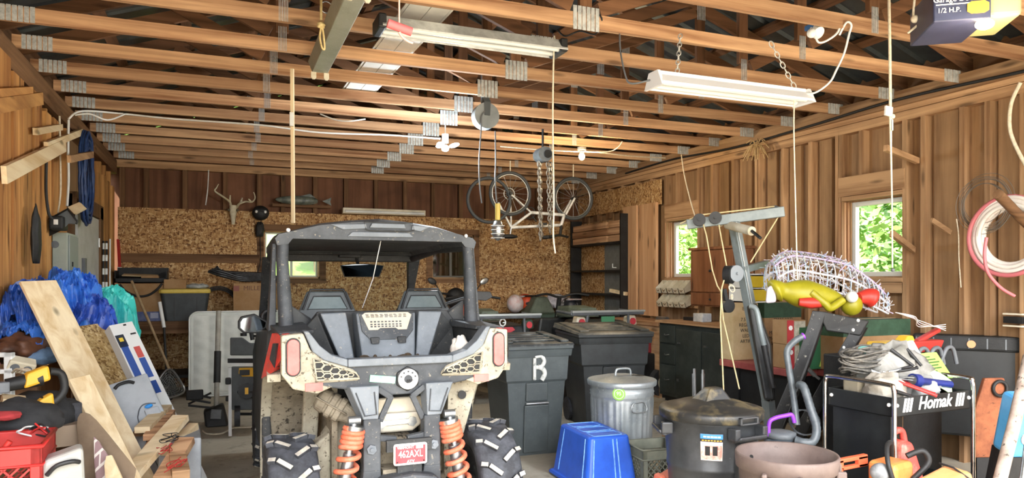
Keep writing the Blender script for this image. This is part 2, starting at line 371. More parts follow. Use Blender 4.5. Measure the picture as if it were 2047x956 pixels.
# windows
WFR=pm('window_vinyl','d5d8d4',.4); WDK=W['studZ']
PANE=glass('window_pane',tr=.96)
PANEB=glass('dim_window_pane','26323c',.85,dirt=.10)
def window(n,axis,pos,a,b,z0,z1,mat,pane,outer):
    m=MB(); f=.045
    def B(a0,a1,q0,q1,d0=0,d1=.05):
        if axis=='X': m.bx(pos+d0,pos+d1,a0,a1,q0,q1)
        else: m.bx(a0,a1,pos+d0,pos+d1,q0,q1)
    B(a,a+f,z0,z1);B(b-f,b,z0,z1);B(a+f,b-f,z0,z0+f);B(a+f,b-f,z1-f,z1)
    o=struct(m.build('window_%d'%n,mat,bev=.004))
    m=MB(); B(a+f,b-f,z0+f,z1-f,.02,.025); m.build('pane',pane,o,world=True)
    if axis=='Y':
        m=MB(); g=.09; B(a-g,a,z0-.07,z1+g,-.135,-.11);B(b,b+g,z0-.07,z1+g,-.135,-.11);B(a,b,z1,z1+g,-.135,-.11);B(a-g,b+g,z0-.07,z0-.0,-.15,-.11)
        m.build('window_casing',W['darkX'],o,world=True)
        m=MB(); B(a,a+.02,z0,z1,-.11,0);B(b-.02,b,z0,z1,-.11,0);B(a,b,z1-.02,z1,-.11,0);B(a,b,z0,z0+.02,-.11,0); m.build('window_reveal',W['studX'],o,world=True)
        m=MB(); B((a+b)/2-.018,(a+b)/2+.018,z0+f,z1-f,.005,.045); m.build('mullion',mat,o,world=True)
    return o
window(1,'X',XR+.10,*WR[0],WFR,PANE,1); window(2,'X',XR+.10,*WR[1],WFR,PANE,1)
window(3,'Y',YB+.10,*WB[0],WFR,PANE,1); window(4,'Y',YB+.10,*WB[1],pm('dull_window_frame','6d6a62',.6),PANEB,1)
# ---- roof
XM=(XL+XR)/2; HS=(XR-XL)/2+.35; PITCH=.36; Z0=ZC+.16
def roofz(x): return ZC+.10+(HS-abs(x-XM))*PITCH
ROOFM=pm('roof_sheet','596062',.4,.5,col2='444a4c',sc=3)
for nm,x0 in (('trim_2',XL-.16),('trim_3',XR+.125)): struct(MB().bx(x0,x0+.03,.9,YB+.15,2.9,3.42).build(nm,W['darkY']))
m=MB()
for sg in (-1,1):
    yy=.9; prof=[]
    while yy<YB+.4:
        prof+=[(yy,0),(yy+.15,0),(yy+.17,.03),(yy+.20,.03),(yy+.22,0)]; yy+=.225
    a=[(XM+sg*.0,y,roofz(XM)+.06+h) for y,h in prof]; b=[(XM+sg*HS,y,roofz(XM+HS)+.06+h) for y,h in prof]
    n=len(prof); m.add(a+b,[(i,i+1,n+i+1,n+i) for i in range(n-1)])
struct(m.build('ceiling',ROOFM))
# end gable of boards above the back wall
m=MB(); m.prism([(XM-HS,3.0),(XM+HS,3.0),(XM+HS,roofz(XM+HS)+.05),(XM,roofz(XM)+.05),(XM-HS,roofz(XM-HS)+.05)],(0,YB+.13,0),(1,0,0),(0,0,1),(0,.03,0)); struct(m.build('wall_gable',W['darkX']))
m=MB(); m.prism([(XM-HS,3.12),(XM+HS,3.12),(XM+HS,roofz(XM+HS)+.05),(XM,roofz(XM)+.05),(XM-HS,roofz(XM-HS)+.05)],(0,.92,0),(1,0,0),(0,0,1),(0,-.03,0)); struct(m.build('wall_front_sky_block',W['darkX']))  # unseen gable over the open front, added to keep sky light off the attic
for sg in (-1,1):
    for k in range(7):
        x=XM+sg*(.12+k*.58); z=roofz(x)+.025
        b=MB().box((0,0,0),(.09,YB+.3-.9,.04),(0,sg*math.atan(PITCH),0)).build('roof_purlin',W['attY'],None,loc=(x,(YB+.3+.9)/2,z))
        struct(b)
# trusses
def make_truss():
    root=bpy.data.objects.new('roof_truss',None); COL.objects.link(root); root['kind']='structure'
    hs=(XR-XL)/2+.03; ch=.09; t=.038
    def P(name,mat,fn):
        m=MB(); fn(m); return m.build(name,mat,root)
    for (a,b) in ((-hs,-.02),(-.02,hs)):
        P('bottom_chord',W['beamX'],lambda m: m.bx(a,b,-t/2,t/2,-ch/2,ch/2))
    top=lambda x: .03+(HS-abs(x))*PITCH
    for sg in (-1,1):
        P('top_chord',W['attX'],lambda m: m.bar((sg*HS,0,top(HS)),(0,0,top(0)),t,.1,(0,0,1)))
    sl=[(0,0,0,top(0)-.04),(-1.77,.05,-1.77,top(1.77)-.04),(1.77,.05,1.77,top(1.77)-.04),(-.1,.04,-1.72,top(1.75)-.06),(.1,.04,1.72,top(1.75)-.06),(-1.85,.04,-2.55,top(2.55)-.05),(1.85,.04,2.55,top(2.55)-.05)]
    for x0,z0,x1,z1 in sl:
        P('web',W['attZ'] if x0==x1 else W['attX'],lambda m: m.bar((x0,0,z0+.04),(x1,0,z1),t-.004,.085,(0,0,1) if x0!=x1 else (1,0,0)))
    y=-t/2-.003
    def gus(cx,cz,w,h): P('gusset_plate',GALV,lambda m: [m.bx(cx-w/2+w*i/6+.003,cx-w/2+w*(i+1)/6-.003,y-.002*(i%2),y+.003,cz-h/2,cz+h/2) for i in range(6)])
    gus(0,.01,.19,.15); gus(-1.77,.04,.06,.17); gus(1.77,.04,.06,.17); gus(-hs+.15,.0,.19,.1); gus(hs-.15,.0,.19,.1); gus(0,top(0)-.02,.2,.12); gus(-1.77,top(1.77)-.05,.09,.13);gus(1.77,top(1.77)-.05,.09,.13)
    return root
tr=make_truss(); TY=[3.46+.607*k for k in range(-2,13)]
tr.location=(XM,TY[0],ZC)
for k,yy in enumerate(TY[1:]):
    o=dup(tr,(XM+.02*((k*5)%3-1),yy,ZC))
# soffit strip on top of the chords
m=MB(); p=[(1.10,2.6),(1.41,2.6),(1.30,6.72),(1.0,6.72)]
SOFF=pm('vinyl_soffit','e6e6e0',.45,col2='d8d8d2')
th=.012
def sl(a,b,z0=0,z1=.012):
    return [(p[0][0]+(p[1][0]-p[0][0])*a,p[0][1],z0),(p[0][0]+(p[1][0]-p[0][0])*b,p[0][1],z0),(p[3][0]+(p[2][0]-p[3][0])*b,p[2][1],z0),(p[3][0]+(p[2][0]-p[3][0])*a,p[2][1],z0)]
for a,b,d in ((0,.06,.006),(.07,.5,0),(.52,.93,0),(.95,1,.004),(.0,1,.008)):
    lo=[V(q)+V((0,0,ZC+.056+d)) for q in sl(a,b)]; m.hull(lo,[q+V((0,0,.006)) for q in lo])
tag(m.build('soffit_panel',SOFF),'white vinyl soffit panel laid across the tops of the roof beams','panel')
# ---- outside: trees and shrubs seen through the windows
LEAF=[pm('leaf_bright','93b764',.7,col2='779a4c',sc=2),pm('leaf_mid','6c9552',.7,col2='527842',sc=2),pm('leaf_yellow','a6c273',.7,col2='86a552',sc=2)]
def foliage(label,c,r,n,mi,sz=.12,name='leafy_tree'):
    t=thing(name,label,'tree',(c[0],c[1],-.02))
    m=MB(); m.tube([(0,0,0),(.05,.03,c[2]*.5),(0,.1,c[2])],[.09,.07,.03],8); m.build('trunk',W['darkZ'],t)
    m=MB()
    for k in range(n):
        u=V((rnd.gauss(0,1),rnd.gauss(0,1),rnd.gauss(0,1))).normalized()*(rnd.random()**.4)
        p=V((u.x*r[0],u.y*r[1],c[2]+u.z*r[2]))
        if p.z<.05: continue
        a=V((rnd.uniform(-1,1),rnd.uniform(-1,1),rnd.uniform(-.6,.6))).normalized(); b=a.orthogonal().normalized(); b=Matrix.Rotation(rnd.uniform(0,6.3),3,a)@b
        s=sz*rnd.uniform(.6,1.4); m.mi=rnd.choice(mi)
        m.add([p-a*s,p+b*s*.45,p+a*s,p-b*s*.45],[(0,1,2,3)])
    o=m.build('leaves',LEAF,t)
    return t
foliage('leafy green tree seen through the nearer window on the right wall',(9.2,6.0,1.9),(1.6,2.2,2.0),9500,[0,1,0],.075)
foliage('pale green bush low outside the nearer right window',(7.4,3.6,.9),(.9,1.0,1.0),2600,[0,0,2],.07,'leafy_bush')
foliage('bright green tree seen through the farther right window behind the parts bins',(8.6,10.6,2.0),(1.4,1.9,1.9),8000,[0,2,0],.08)
foliage('tall tree beyond the yard behind the nearer right window',(14.5,9.5,3.2),(2.6,3.4,3.2),6000,[0,1,1],.19)
foliage('small shrub on the slope seen through the back window left of the off-road vehicle',(2.6,22.3,3.2),(1.2,1.0,.9),900,[1,1,0],.2,'leafy_shrub')
m=MB(); m.grid(lambda u,v:(-30+80*u,15+40*v,-.03+11*v+.3*sin(9*u+5*v)),24,12); struct(m.build('hill_outside',GRASSM))
# ---- light, world, camera
sc=bpy.context.scene
w=bpy.data.worlds.new('sky'); sc.world=w; w.use_nodes=True; nt=w.node_tree; nt.nodes.clear()
bg=nt.nodes.new('ShaderNodeBackground'); wo=nt.nodes.new('ShaderNodeOutputWorld'); sk=nt.nodes.new('ShaderNodeTexSky')
sk.sky_type='NISHITA'; sk.sun_disc=False; sk.sun_elevation=rad(48); sk.sun_rotation=rad(200); sk.dust_density=2.5; sk.air_density=1.0
hs=nt.nodes.new('ShaderNodeHueSaturation'); hs.inputs['Saturation'].default_value=.35
nt.links.new(sk.outputs[0],hs.inputs['Color']); nt.links.new(hs.outputs[0],bg.inputs[0]); bg.inputs[1].default_value=SKY_S
nt.links.new(bg.outputs[0],wo.inputs[0])
def light(name,kind,loc,energy,col,size=.1,rot=None):
    l=bpy.data.lights.new(name,kind); l.energy=energy; l.color=col
    if kind=='POINT': l.shadow_soft_size=size
    if kind=='SUN': l.angle=rad(1.5)
    o=bpy.data.objects.new(name,l); COL.objects.link(o); o.location=loc
    if rot: o.rotation_euler=rot
    return o
light('sun','SUN',(0,-5,8),SUN_S,(1,.95,.86),rot=(rad(34),0,rad(-62)))
cd=bpy.data.cameras.new('camera'); co=bpy.data.objects.new('camera',cd); COL.objects.link(co); sc.camera=co
co.location=(0,0,HC); co.rotation_euler=(rad(90),0,-TH); cd.sensor_width=36; cd.lens=36*F/2047; cd.shift_y=(HY-478)/2047; cd.clip_end=300; cd.clip_start=.05
sc.view_settings.view_transform='Standard'; sc.view_settings.look='None'; sc.view_settings.gamma=1; sc.view_settings.use_curve_mapping=False
sc.view_settings.exposure=EXPO
sc.cycles.max_bounces=10; sc.cycles.diffuse_bounces=6; sc.cycles.transparent_max_bounces=16; sc.cycles.use_denoising=True
sc.cycles.sample_clamp_indirect=8; sc.cycles.caustics_reflective=False; sc.cycles.caustics_refractive=False
# ================= the off-road vehicle in the middle =================
UX,UY=.88,4.9
UG=pm('weathered_grey_plastic','383c41',.6,col2='565a5e',sc=5,lo=.45,hi=.75,col3='8d8778',sc3=45,lo3=.62,hi3=.72)
UGL=pm('light_grey_plastic','757c83',.5,col2='626970',sc=6,col3='989489',sc3=60,lo3=.64,hi3=.72)
UB=pm('dusty_black_plastic','26282a',.6,col2='3d3f40',sc=6,col3='6d675b',sc3=50,lo3=.62,hi3=.72)
MUD=pm('mud_coated_plastic','b5af9c',.85,col2='8f8776',sc=5,lo=.4,hi=.7,bump=.3,bs=80,col3='5c5548',sc3=38,lo3=.58,hi3=.66)
MUDD=pm('dark_mud','958b78',.9,col2='6b6253',sc=6,bump=.4,bs=60,col3='3f392f',sc3=30,lo3=.56,hi3=.66)
URED=pm('scratched_red_plastic','c93a31',.4,col2='a94a42',sc=14,lo=.5,hi=.62,col3='d98a80',sc3=26,lo3=.62,hi3=.72)
PINK=pm('dusty_red_lens','d97a74',.5,col2='cc645f',sc=8)
ORNG=pm('orange_spring_paint','dc6848',.5,col2='d28268',sc=20)
utv=thing('utility_vehicle','dusty grey and red two-seat off-road vehicle seen from behind, red plate on its tail','off-road vehicle',(UX,UY,0))
def U(name,mat,fn,par=None,**k):
    m=MB(); fn(m); m.v=[V((v.x,v.y-UY,v.z)) for v in m.v]
    return m.build(name,mat,par or utv,**k)
def mir(poly): return [(-a,b) for a,b in poly][::-1]
EX,EZ=(1,0,0),(0,0,1)
# rear body face
U('rear_fascia',UG,lambda m: m.prism([(-.27,1.05),(-.46,1.0),(-.48,.965),(-.36,.94),(-.27,.925),(-.13,.925),(-.06,.885),(.06,.885),(.13,.925),(.27,.925),(.36,.94),(.48,.965),(.46,1.0),(.27,1.05)],(0,3.745,0),EX,EZ,(0,.10,0)),bev=.008)
U('tailgate_rail',UGL,lambda m: (m.bx(-.28,.28,3.72,3.80,1.045,1.085),m.prism([(-.28,1.045),(-.28,1.085),(-.36,1.11),(-.42,1.16),(-.475,1.235),(-.50,1.235),(-.455,1.13),(-.40,1.085)],(0,3.725,0),EX,EZ,(0,.10,0)),m.prism(mir([(-.28,1.045),(-.28,1.085),(-.36,1.11),(-.42,1.16),(-.475,1.235),(-.50,1.235),(-.455,1.13),(-.40,1.085)]),(0,3.725,0),EX,EZ,(0,.10,0))),bev=.006)
for sg in (-1,1):
    L=(lambda p: p) if sg<0 else mir
    U('quarter_panel',MUD,lambda m: m.prism(L([(-.605,1.215),(-.50,1.225),(-.465,1.14),(-.41,1.098),(-.25,1.03),(-.215,.99),(-.225,.972),(-.44,.968),(-.36,.945),(-.43,.915),(-.55,.945),(-.605,1.02)]),(0,3.735,0),EX,EZ,(0,.10,0)),bev=.008)
    g=U('grille',DBLACK,lambda m: m.prism(L([(-.445,1.09),(-.40,1.075),(-.24,1.01),(-.225,.985),(-.43,.99)]),(0,3.731,0),EX,EZ,(0,.01,0)))
    def hexes(m):
        for cx,cz,r in [(-.425,1.06,.026),(-.425,1.015,.024),(-.385,1.045,.026),(-.382,1.005,.02),(-.345,1.03,.024),(-.338,1.0,.018),(-.305,1.02,.02),(-.29,.998,.014),(-.265,1.005,.014)]:
            cx=cx if sg<0 else -cx
            m.tube([(cx+r*1.15*cos(a),3.727,cz+r*.75*sin(a)) for a in [k*pi/3 for k in range(6)]],.0038,5,closed=True)
        pl=L([(-.45,1.095),(-.40,1.08),(-.24,1.015),(-.22,.985),(-.435,.985)])
        m.tube([(a,3.727,b) for a,b in pl],.006,6,closed=True)
    U('grille_frame',MUD,hexes)
    t=U('tail_light',PINK,lambda m: m.prism([(sg*.549+.030*cos(a),1.106+(.06 if sin(a)>0 else -.06)+.03*sin(a)) for a in [2*pi*k/24 for k in range(24)]],(0,3.722,0),EX,EZ,(0,.02,0)),bev=.004); t['label']='tall rounded pink-red lens'
    U('light_bezel',UB,lambda m: m.tube([(sg*.549+.033*cos(a),3.732,1.106+(.06 if sin(a)>0 else -.06)+.033*sin(a)) for a in [2*pi*k/24 for k in range(24)]],.004,6,closed=True))
    U('reflector',PINK,lambda m: m.bx(sg*.49-.0,sg*.49+sg*-.085,3.727,3.74,.932,.972))
    # red side panel
    x=sg
    U('side_panel',URED,lambda m: m.hull([(x*.585,3.77,1.222),(x*.64,3.92,1.215),(x*.69,3.97,.975),(x*.645,3.84,1.02),(x*.61,3.76,1.09)],[(x*.55,3.82,1.222),(x*.60,4.0,1.215),(x*.64,4.08,1.0),(x*.60,3.9,1.03),(x*.57,3.84,1.09)]),bev=.004)
    U('side_vent',UB,lambda m: m.hull([(x*.625,3.80,1.17),(x*.64,3.83,1.17),(x*.655,3.84,1.09),(x*.635,3.80,1.05)],[(x*.60,3.84,1.17),(x*.61,3.86,1.17),(x*.62,3.87,1.09),(x*.60,3.85,1.05)]))
    U('pillar_base',UG,lambda m: m.hull([(x*.44,3.80,1.235),(x*.615,3.80,1.225),(x*.63,4.4,1.24),(x*.44,4.4,1.25)],[(x*.44,3.82,1.215),(x*.60,3.82,1.20),(x*.62,4.4,1.19),(x*.44,4.4,1.2)]),bev=.006)
    # wheel arch and liner
    def band(m,u0,u1,r0,r1,a0,a1,cy=4.0,cz=.43,n=16):
        loops=[]
        for k in range(n+1):
            a=a0+(a1-a0)*k/n; c,s=cos(a),sin(a)
            loops.append([(u0,cy-r0*c,cz+r0*s),(u1,cy-r0*c,cz+r0*s),(u1,cy-r1*c,cz+r1*s),(u0,cy-r1*c,cz+r1*s)])
        m.loft(loops,sm=False)
    U('wheel_arch',MUD,lambda m: band(m,x*.60,x*.665,.56,.60,rad(75),rad(205)))
    U('wheel_liner',MUDD,lambda m: band(m,x*.30,x*.61,.55,.575,rad(80),rad(190)))
    U('inner_panel',MUDD,lambda m: m.prism([(3.95,.3),(3.95,.95),(4.6,.98),(4.6,.3)],(x*.30,0,0),(0,1,0),EZ,(x*.03,0,0)))
    U('trailing_arm',MUD,lambda m: (m.bar((x*.42,4.3,.32),(x*.40,4.25,.9),.09,.05,(0,1,0)),m.hull([(x*.20,4.0,.36),(x*.36,4.0,.40),(x*.36,4.02,.62),(x*.28,4.05,.74),(x*.18,4.05,.70)],[(x*.20,4.2,.36),(x*.36,4.2,.40),(x*.36,4.2,.62),(x*.28,4.2,.74),(x*.18,4.2,.70)]),m.hull([(x*.33,3.98,.35),(x*.45,3.98,.33),(x*.42,4.0,.60),(x*.33,4.0,.66)],[(x*.33,4.1,.35),(x*.45,4.1,.33),(x*.42,4.1,.60),(x*.33,4.1,.66)])),bev=.015)
    # doors and sill
    U('door',UB,lambda m: m.hull([(x*.655,4.5,.42),(x*.655,5.7,.42),(x*.665,5.75,.95),(x*.64,5.6,1.12),(x*.63,4.42,1.2),(x*.66,4.5,.8)],[(x*.60,4.5,.42),(x*.60,5.7,.42),(x*.61,5.75,.95),(x*.59,5.6,1.12),(x*.58,4.42,1.2),(x*.61,4.5,.8)]),bev=.01)
    U('front_fender',UB,lambda m: m.hull([(x*.60,5.65,1.10),(x*.58,6.3,1.06),(x*.60,6.35,.85),(x*.64,5.75,.82)],[(x*.45,5.65,1.15),(x*.45,6.3,1.12),(x*.6,6.35,.9),(x*.6,5.75,.86)]),bev=.01)
    # suspension strut
    top=V((x*.252,3.70,.74)); bot=V((x*.335,3.70,.30)); d=(bot-top)
    s=U('shock_absorber',STEEL,lambda m: (m.cyl(top+V((0,0,.03)),bot,.017),m.cyl(top+d*.3,bot,.03),m.cyl(top+V((-.03,0,.035)),top+V((.03,0,.035)),.022),m.cyl(top-d*.02,top+d*.03,.05)))
    def coil(m):
        e=d.normalized(); a=e.orthogonal().normalized(); b=e.cross(a); pts=[]; N=150
        for k in range(N+1):
            t=k/N; turns=9.5; s_=(t*.5 if t<.42 else .21+(t-.42)*1.36); r=.046+.008*t
            pts.append(top+d*(s_*.98+.01)+a*(r*cos(2*pi*turns*t))+b*(r*sin(2*pi*turns*t)))
        m.tube(pts,.0135,8)
    o=U('coil_spring',ORNG,coil,s); o['label']='orange coil spring'
    # lower bumper fin and frame legs
    U('bumper_fin',UGL,lambda m: m.hull([(x*.275,3.70,.945),(x*.125,3.70,.945),(x*.13,3.69,.775),(x*.205,3.69,.775)],[(x*.30,3.80,.945),(x*.11,3.80,.945),(x*.12,3.76,.765),(x*.225,3.76,.765)]),bev=.006)
    U('fin_ridge',UG,lambda m: m.tube([(x*.245,3.698,.915),(x*.20,3.687,.795),(x*.14,3.687,.80),(x*.15,3.698,.915)],.004,6))
    fl=U('frame_leg',UG,lambda m: (m.bx(x*.115,x*.205,3.70,3.78,.50,.775),m.hull([(x*.115,3.70,.51),(x*.205,3.70,.51),(x*.22,3.72,.33),(x*.10,3.72,.33)],[(x*.115,3.78,.51),(x*.205,3.78,.51),(x*.22,3.8,.33),(x*.10,3.8,.33)])),bev=.008)
    U('frame_bolt',UGL,lambda m: (m.cyl((x*.165,3.70,.62),(x*.165,3.685,.62),.026,n=6,sm=False),m.cyl((x*.165,3.686,.62),(x*.165,3.675,.62),.011,n=6,sm=False)),fl)
    U('brace',UG,lambda m: (m.bar((x*.125,3.73,.925),(x*.055,3.73,.875),.03,.02,(0,1,0)),m.bar((x*.055,3.73,.885),(x*.115,3.73,.755),.03,.022,(0,1,0)),m.bar((x*.125,3.73,.67),(x*.03,3.73,.655),.04,.03)),bev=.004)
    # roll cage
    U('rear_pillar',UG,lambda m: (m.tube([(x*.555,4.3,1.72),(x*.56,4.28,1.6),(x*.545,4.2,1.23)],[.034,.034,.042],12),m.hull([(x*.61,4.33,1.70),(x*.59,4.33,1.70),(x*.595,4.28,1.22),(x*.635,4.28,1.20)],[(x*.61,4.42,1.70),(x*.59,4.42,1.70),(x*.595,4.5,1.22),(x*.635,4.5,1.20)])),bev=.003)
    U('pillar_brace',UB,lambda m: m.hull([(x*.53,4.3,1.23),(x*.53,4.3,1.36),(x*.40,4.34,1.27),(x*.36,4.34,1.22)],[(x*.53,4.33,1.23),(x*.53,4.33,1.36),(x*.40,4.37,1.27),(x*.36,4.37,1.22)]))
    U('front_pillar',UB,lambda m: m.hull([(x*.50,5.62,1.66),(x*.60,5.62,1.66),(x*.60,5.80,1.42),(x*.61,6.0,1.15),(x*.54,6.0,1.15),(x*.545,5.80,1.42)],[(x*.50,5.68,1.66),(x*.60,5.68,1.66),(x*.60,5.86,1.42),(x*.61,6.06,1.15),(x*.54,6.06,1.15),(x*.545,5.86,1.42)]),bev=.006)
    U('roof_rail',UB,lambda m: m.tube([(x*.56,4.3,1.70),(x*.56,5.0,1.71),(x*.54,5.65,1.66)],.03,10))
# badge, sticker, number plate
bd=U('badge',BLACK,lambda m: m.prism([(.035+.068*cos(a),.968+.068*sin(a)) for a in [rad(30+60*k) for k in range(6)]],(0,3.73,0),EX,EZ,(0,.03,0)),bev=.008)
U('badge_disc',pm('badge_silver','c9cacb',.3,.4),lambda m: (m.cyl((.035,3.731,.968),(.035,3.724,.968),.054,n=28),),bd)
U('badge_mark',UG,lambda m: (m.cyl((.035,3.725,.968),(.035,3.721,.968),.022,n=18),[m.box((.035+.04*cos(a),3.722,.968+.04*sin(a)),(.008,.004,.008)) for a in [rad(q) for q in (20,55,90,125,160)]]),bd)
text('BRP',.022,INK,bd,frame((.042,3.719-UY,.958),EX,EZ),ext=.001)
GRN=pm('mint_green_sticker','9fe0bd',.5,col2='5ecf97',sc=14)
def stk(m): m.box((-.098,3.741,.972),(.135,.006,.036),(0,rad(7),0))
U('registration_sticker',GRN,stk)
PLR=pm('plate_red','c9474f',.45,col2='b83d45',sc=20); PLW=pm('plate_white','ece8e2',.5)
plb=U('number_plate',PLW,lambda m: m.prism([(sx*(.089-.012)+.012*cos(a),sz*(.0555-.012)+.012*sin(a)) for sx,sz,a0 in((1,1,0),(-1,1,90),(-1,-1,180),(1,-1,270)) for a in [rad(a0+q) for q in(0,30,60,90)]],(.033,3.668,.585),EX,EZ,(0,.006,0)))
U('plate_field',PLR,lambda m: m.bx(-.047,.113,3.6655,3.669,.540,.629),plb)
def ptext(s,size,x,z,sx=1,bold=0): text(s,size,PLW,plb,frame((x,3.664-UY,z),EX,EZ),sx=sx,bold=bold)
ptext('VERMONT',.019,.006,.621,1,.0004); ptext('462AXL',.052,.033,.585,.74,.0003); ptext('ATV',.019,.033,.548,1.1,.0004)
U('plate_sticker',PLW,lambda m: m.bx(.062,.098,3.6635,3.666,.612,.630),plb)
for a,b in((-.07,-.038),(.07,-.038)): U('plate_screw',DBLACK,lambda m: m.cyl((.033+a,3.664,.585+b),(.033+a,3.661,.585+b),.004,n=8),plb)
U('plate_bracket',UB,lambda m: (m.bx(-.09,.15,3.675,3.70,.60,.66),m.bx(-.03,.10,3.69,3.74,.44,.6)))
U('heat_shield',pm('dusty_aluminium','cfc8b8',.45,.35,col2='b5ac99',sc=5),lambda m: (m.bx(-.20,.20,3.88,3.9,.70,.85),m.hull([(-.12,3.85,.77),(.13,3.85,.77),(.14,3.85,.70),(.09,3.85,.665),(-.08,3.85,.665),(-.13,3.85,.70)],[(-.12,3.88,.77),(.13,3.88,.77),(.14,3.88,.70),(.09,3.88,.665),(-.08,3.88,.665),(-.13,3.88,.70)])),bev=.01)
U('shield_link',STEEL,lambda m: (m.cyl((-.085,3.85,.715),(-.085,3.838,.715),.028,n=6,sm=False),m.cyl((.085,3.85,.72),(.085,3.838,.72),.028,n=6,sm=False),m.bar((-.085,3.844,.717),(.085,3.844,.722),.01,.028)),bev=.002)
U('engine_block',DBLACK,lambda m: m.bx(-.28,.28,4.1,4.5,.4,1.0))
U('differential',MUDD,lambda m: (m.sph((0,4.0,.5),(.17,.16,.16)),m.cyl((-.3,3.95,.36),(.3,3.95,.36),.03),m.bx(-.10,.09,3.72,3.85,.36,.50)))
U('hitch_cover',UG,lambda m: m.prism([(-.17,.30),(-.17,.44),(-.12,.475),(.04,.49),(.16,.47),(.19,.44),(.19,.30)],(0,3.62,0),EX,EZ,(0,.12,0)),bev=.02)
U('hitch_receiver',pm('rusty_tan','b39368',.6,col2='6e5536',sc=30),lambda m: (m.bx(-.055,.075,3.60,3.62,.43,.452),m.bx(-.055,.075,3.60,3.62,.36,.38),m.bx(-.055,-.035,3.60,3.62,.36,.45),m.bx(.055,.075,3.60,3.62,.36,.45)))
# muffler
def muf(m):
    a,b=V((-.405,3.95,.868)),V((-.165,3.88,.715)); d=(b-a).normalized(); sd=V((0,1,0)); sd=(sd-d*sd.dot(d)).normalized(); up=d.cross(sd); L=(b-a).length
    def lp(t,w,h): return [a+d*(L*t)+sd*(w*(abs(cos(q))**.7)*(1 if cos(q)>0 else -1))+up*(h*(abs(sin(q))**.7)*(1 if sin(q)>0 else -1)) for q in [2*pi*k/20 for k in range(20)]]
    st=[(0,.02,.02),(.01,.05,.045),(.06,.065,.062),(.20,.07,.068),(.21,.062,.06),(.25,.062,.06),(.26,.072,.07),(.36,.072,.07),(.37,.062,.06),(.41,.062,.06),(.42,.072,.07),(.52,.070,.068),(.53,.06,.058),(.60,.055,.05),(.75,.05,.045),(.9,.035,.033),(1,.03,.03)]
    m.loft([lp(*q) for q in st],sm=False)
    m.loft([lp(t,.083,.006) for t in (-.01,.15,.5,.62)],sm=False)
U('muffler',pm('muddy_muffler','8f8674',.8,col2='665d4e',sc=9,bump=.4),muf,bev=.004)
U('frame_bracket',MUD,lambda m: (m.hull([(.30,3.86,.94),(.48,3.86,.95),(.40,3.9,.62),(.30,3.9,.62)],[(.30,3.90,.94),(.48,3.90,.95),(.40,3.94,.62),(.30,3.94,.62)]),))
U('bracket_hole',DBLACK,lambda m: m.cyl((.375,3.857,.845),(.375,3.85,.845),.024,n=18))
# bed
U('cargo_bed',UB,lambda m: (m.bx(-.48,.48,3.8,4.32,.99,1.03),m.bx(-.50,-.46,3.82,4.32,1.0,1.21),m.bx(.46,.50,3.82,4.32,1.0,1.21)),bev=.006)
U('bed_bulkhead',UB,lambda m: m.prism([(-.50,1.02),(-.44,1.20),(-.36,1.305),(.42,1.305),(.50,1.20),(.52,1.02)],(0,4.30,0),EX,EZ,(0,.05,0)),bev=.006)
for x in (-1,1):
    U('bulkhead_panel',UGL,lambda m: m.hull([(x*.36,4.20,1.30),(x*.215,4.20,1.305),(x*.175,4.12,1.02),(x*.25,4.12,1.02)],[(x*.36,4.31,1.30),(x*.215,4.31,1.305),(x*.175,4.31,1.02),(x*.25,4.31,1.02)]),bev=.008)
    U('dusty_panel',UB,lambda m: m.hull([(x*.37,4.24,1.295),(x*.45,4.28,1.20),(x*.46,4.22,1.03),(x*.27,4.18,1.03)],[(x*.37,4.31,1.295),(x*.45,4.31,1.20),(x*.46,4.31,1.03),(x*.27,4.31,1.03)]),bev=.005)
U('service_box',UGL,lambda m: m.hull([(-.165,4.16,1.30),(.185,4.16,1.30),(.155,4.05,1.03),(-.145,4.05,1.03)],[(-.165,4.3,1.30),(.185,4.3,1.30),(.155,4.3,1.03),(-.145,4.3,1.03)]),bev=.01)
LAB=pm('silver_warning_label','cbb9a0',.5,col2='b9b3a8',sc=30)
def tilted(poly,d0,d1):
    f=lambda u,z,d: (u,4.16-.11*(1.30-z)/.27-d,z)
    return [f(a,b,d0) for a,b in poly],[f(a,b,d1) for a,b in poly]
hc=U('service_hatch',UG,lambda m: m.hull(*tilted([(-.15,1.30),(.17,1.30),(.16,1.20),(.115,1.15),(-.095,1.15),(-.14,1.20)],.012,0)),bev=.005)
U('hatch_label',LAB,lambda m: m.hull(*tilted([(-.135,1.288),(-.115,1.303),(.135,1.303),(.155,1.288),(.12,1.205),(.07,1.205),(.055,1.215),(-.035,1.215),(-.05,1.205),(-.10,1.205)],.016,.010)),hc)
def lines(m):
    for z in (1.294,1.287,1.28):
        for k in range(9):
            u0=-.115+k*.027+rnd.uniform(0,.006)
            a,b=tilted([(u0,z),(u0+rnd.uniform(.012,.024),z),(u0+.02,z-.004),(u0,z-.004)],.018,.015); m.hull(a,b)
    for k in range(9):
        for z in (1.255,1.24,1.228):
            a,b=tilted([(-.09+k*.021,z),(-.077+k*.021,z),(-.077+k*.021,z-.008),(-.09+k*.021,z-.008)],.0175,.015); m.hull(a,b)
U('label_print',UG,lines,hc)
for x in (-.07,.085): U('hatch_latch',UB,lambda m: m.hull(*tilted([(x-.026,1.165),(x+.026,1.165),(x+.022,1.13),(x-.022,1.13)],.026,.0)),bev=.004)
U('bed_debris',pm('dry_leaf_litter','4a3c2b',.9,col2='2b241b',sc=40),lambda m: [m.sph((rnd.uniform(-.15,.18),3.95+rnd.uniform(-.06,.1),1.04+rnd.uniform(0,.02)),(rnd.uniform(.01,.035),.015,rnd.uniform(.008,.02)),8,5) for _ in range(34)])
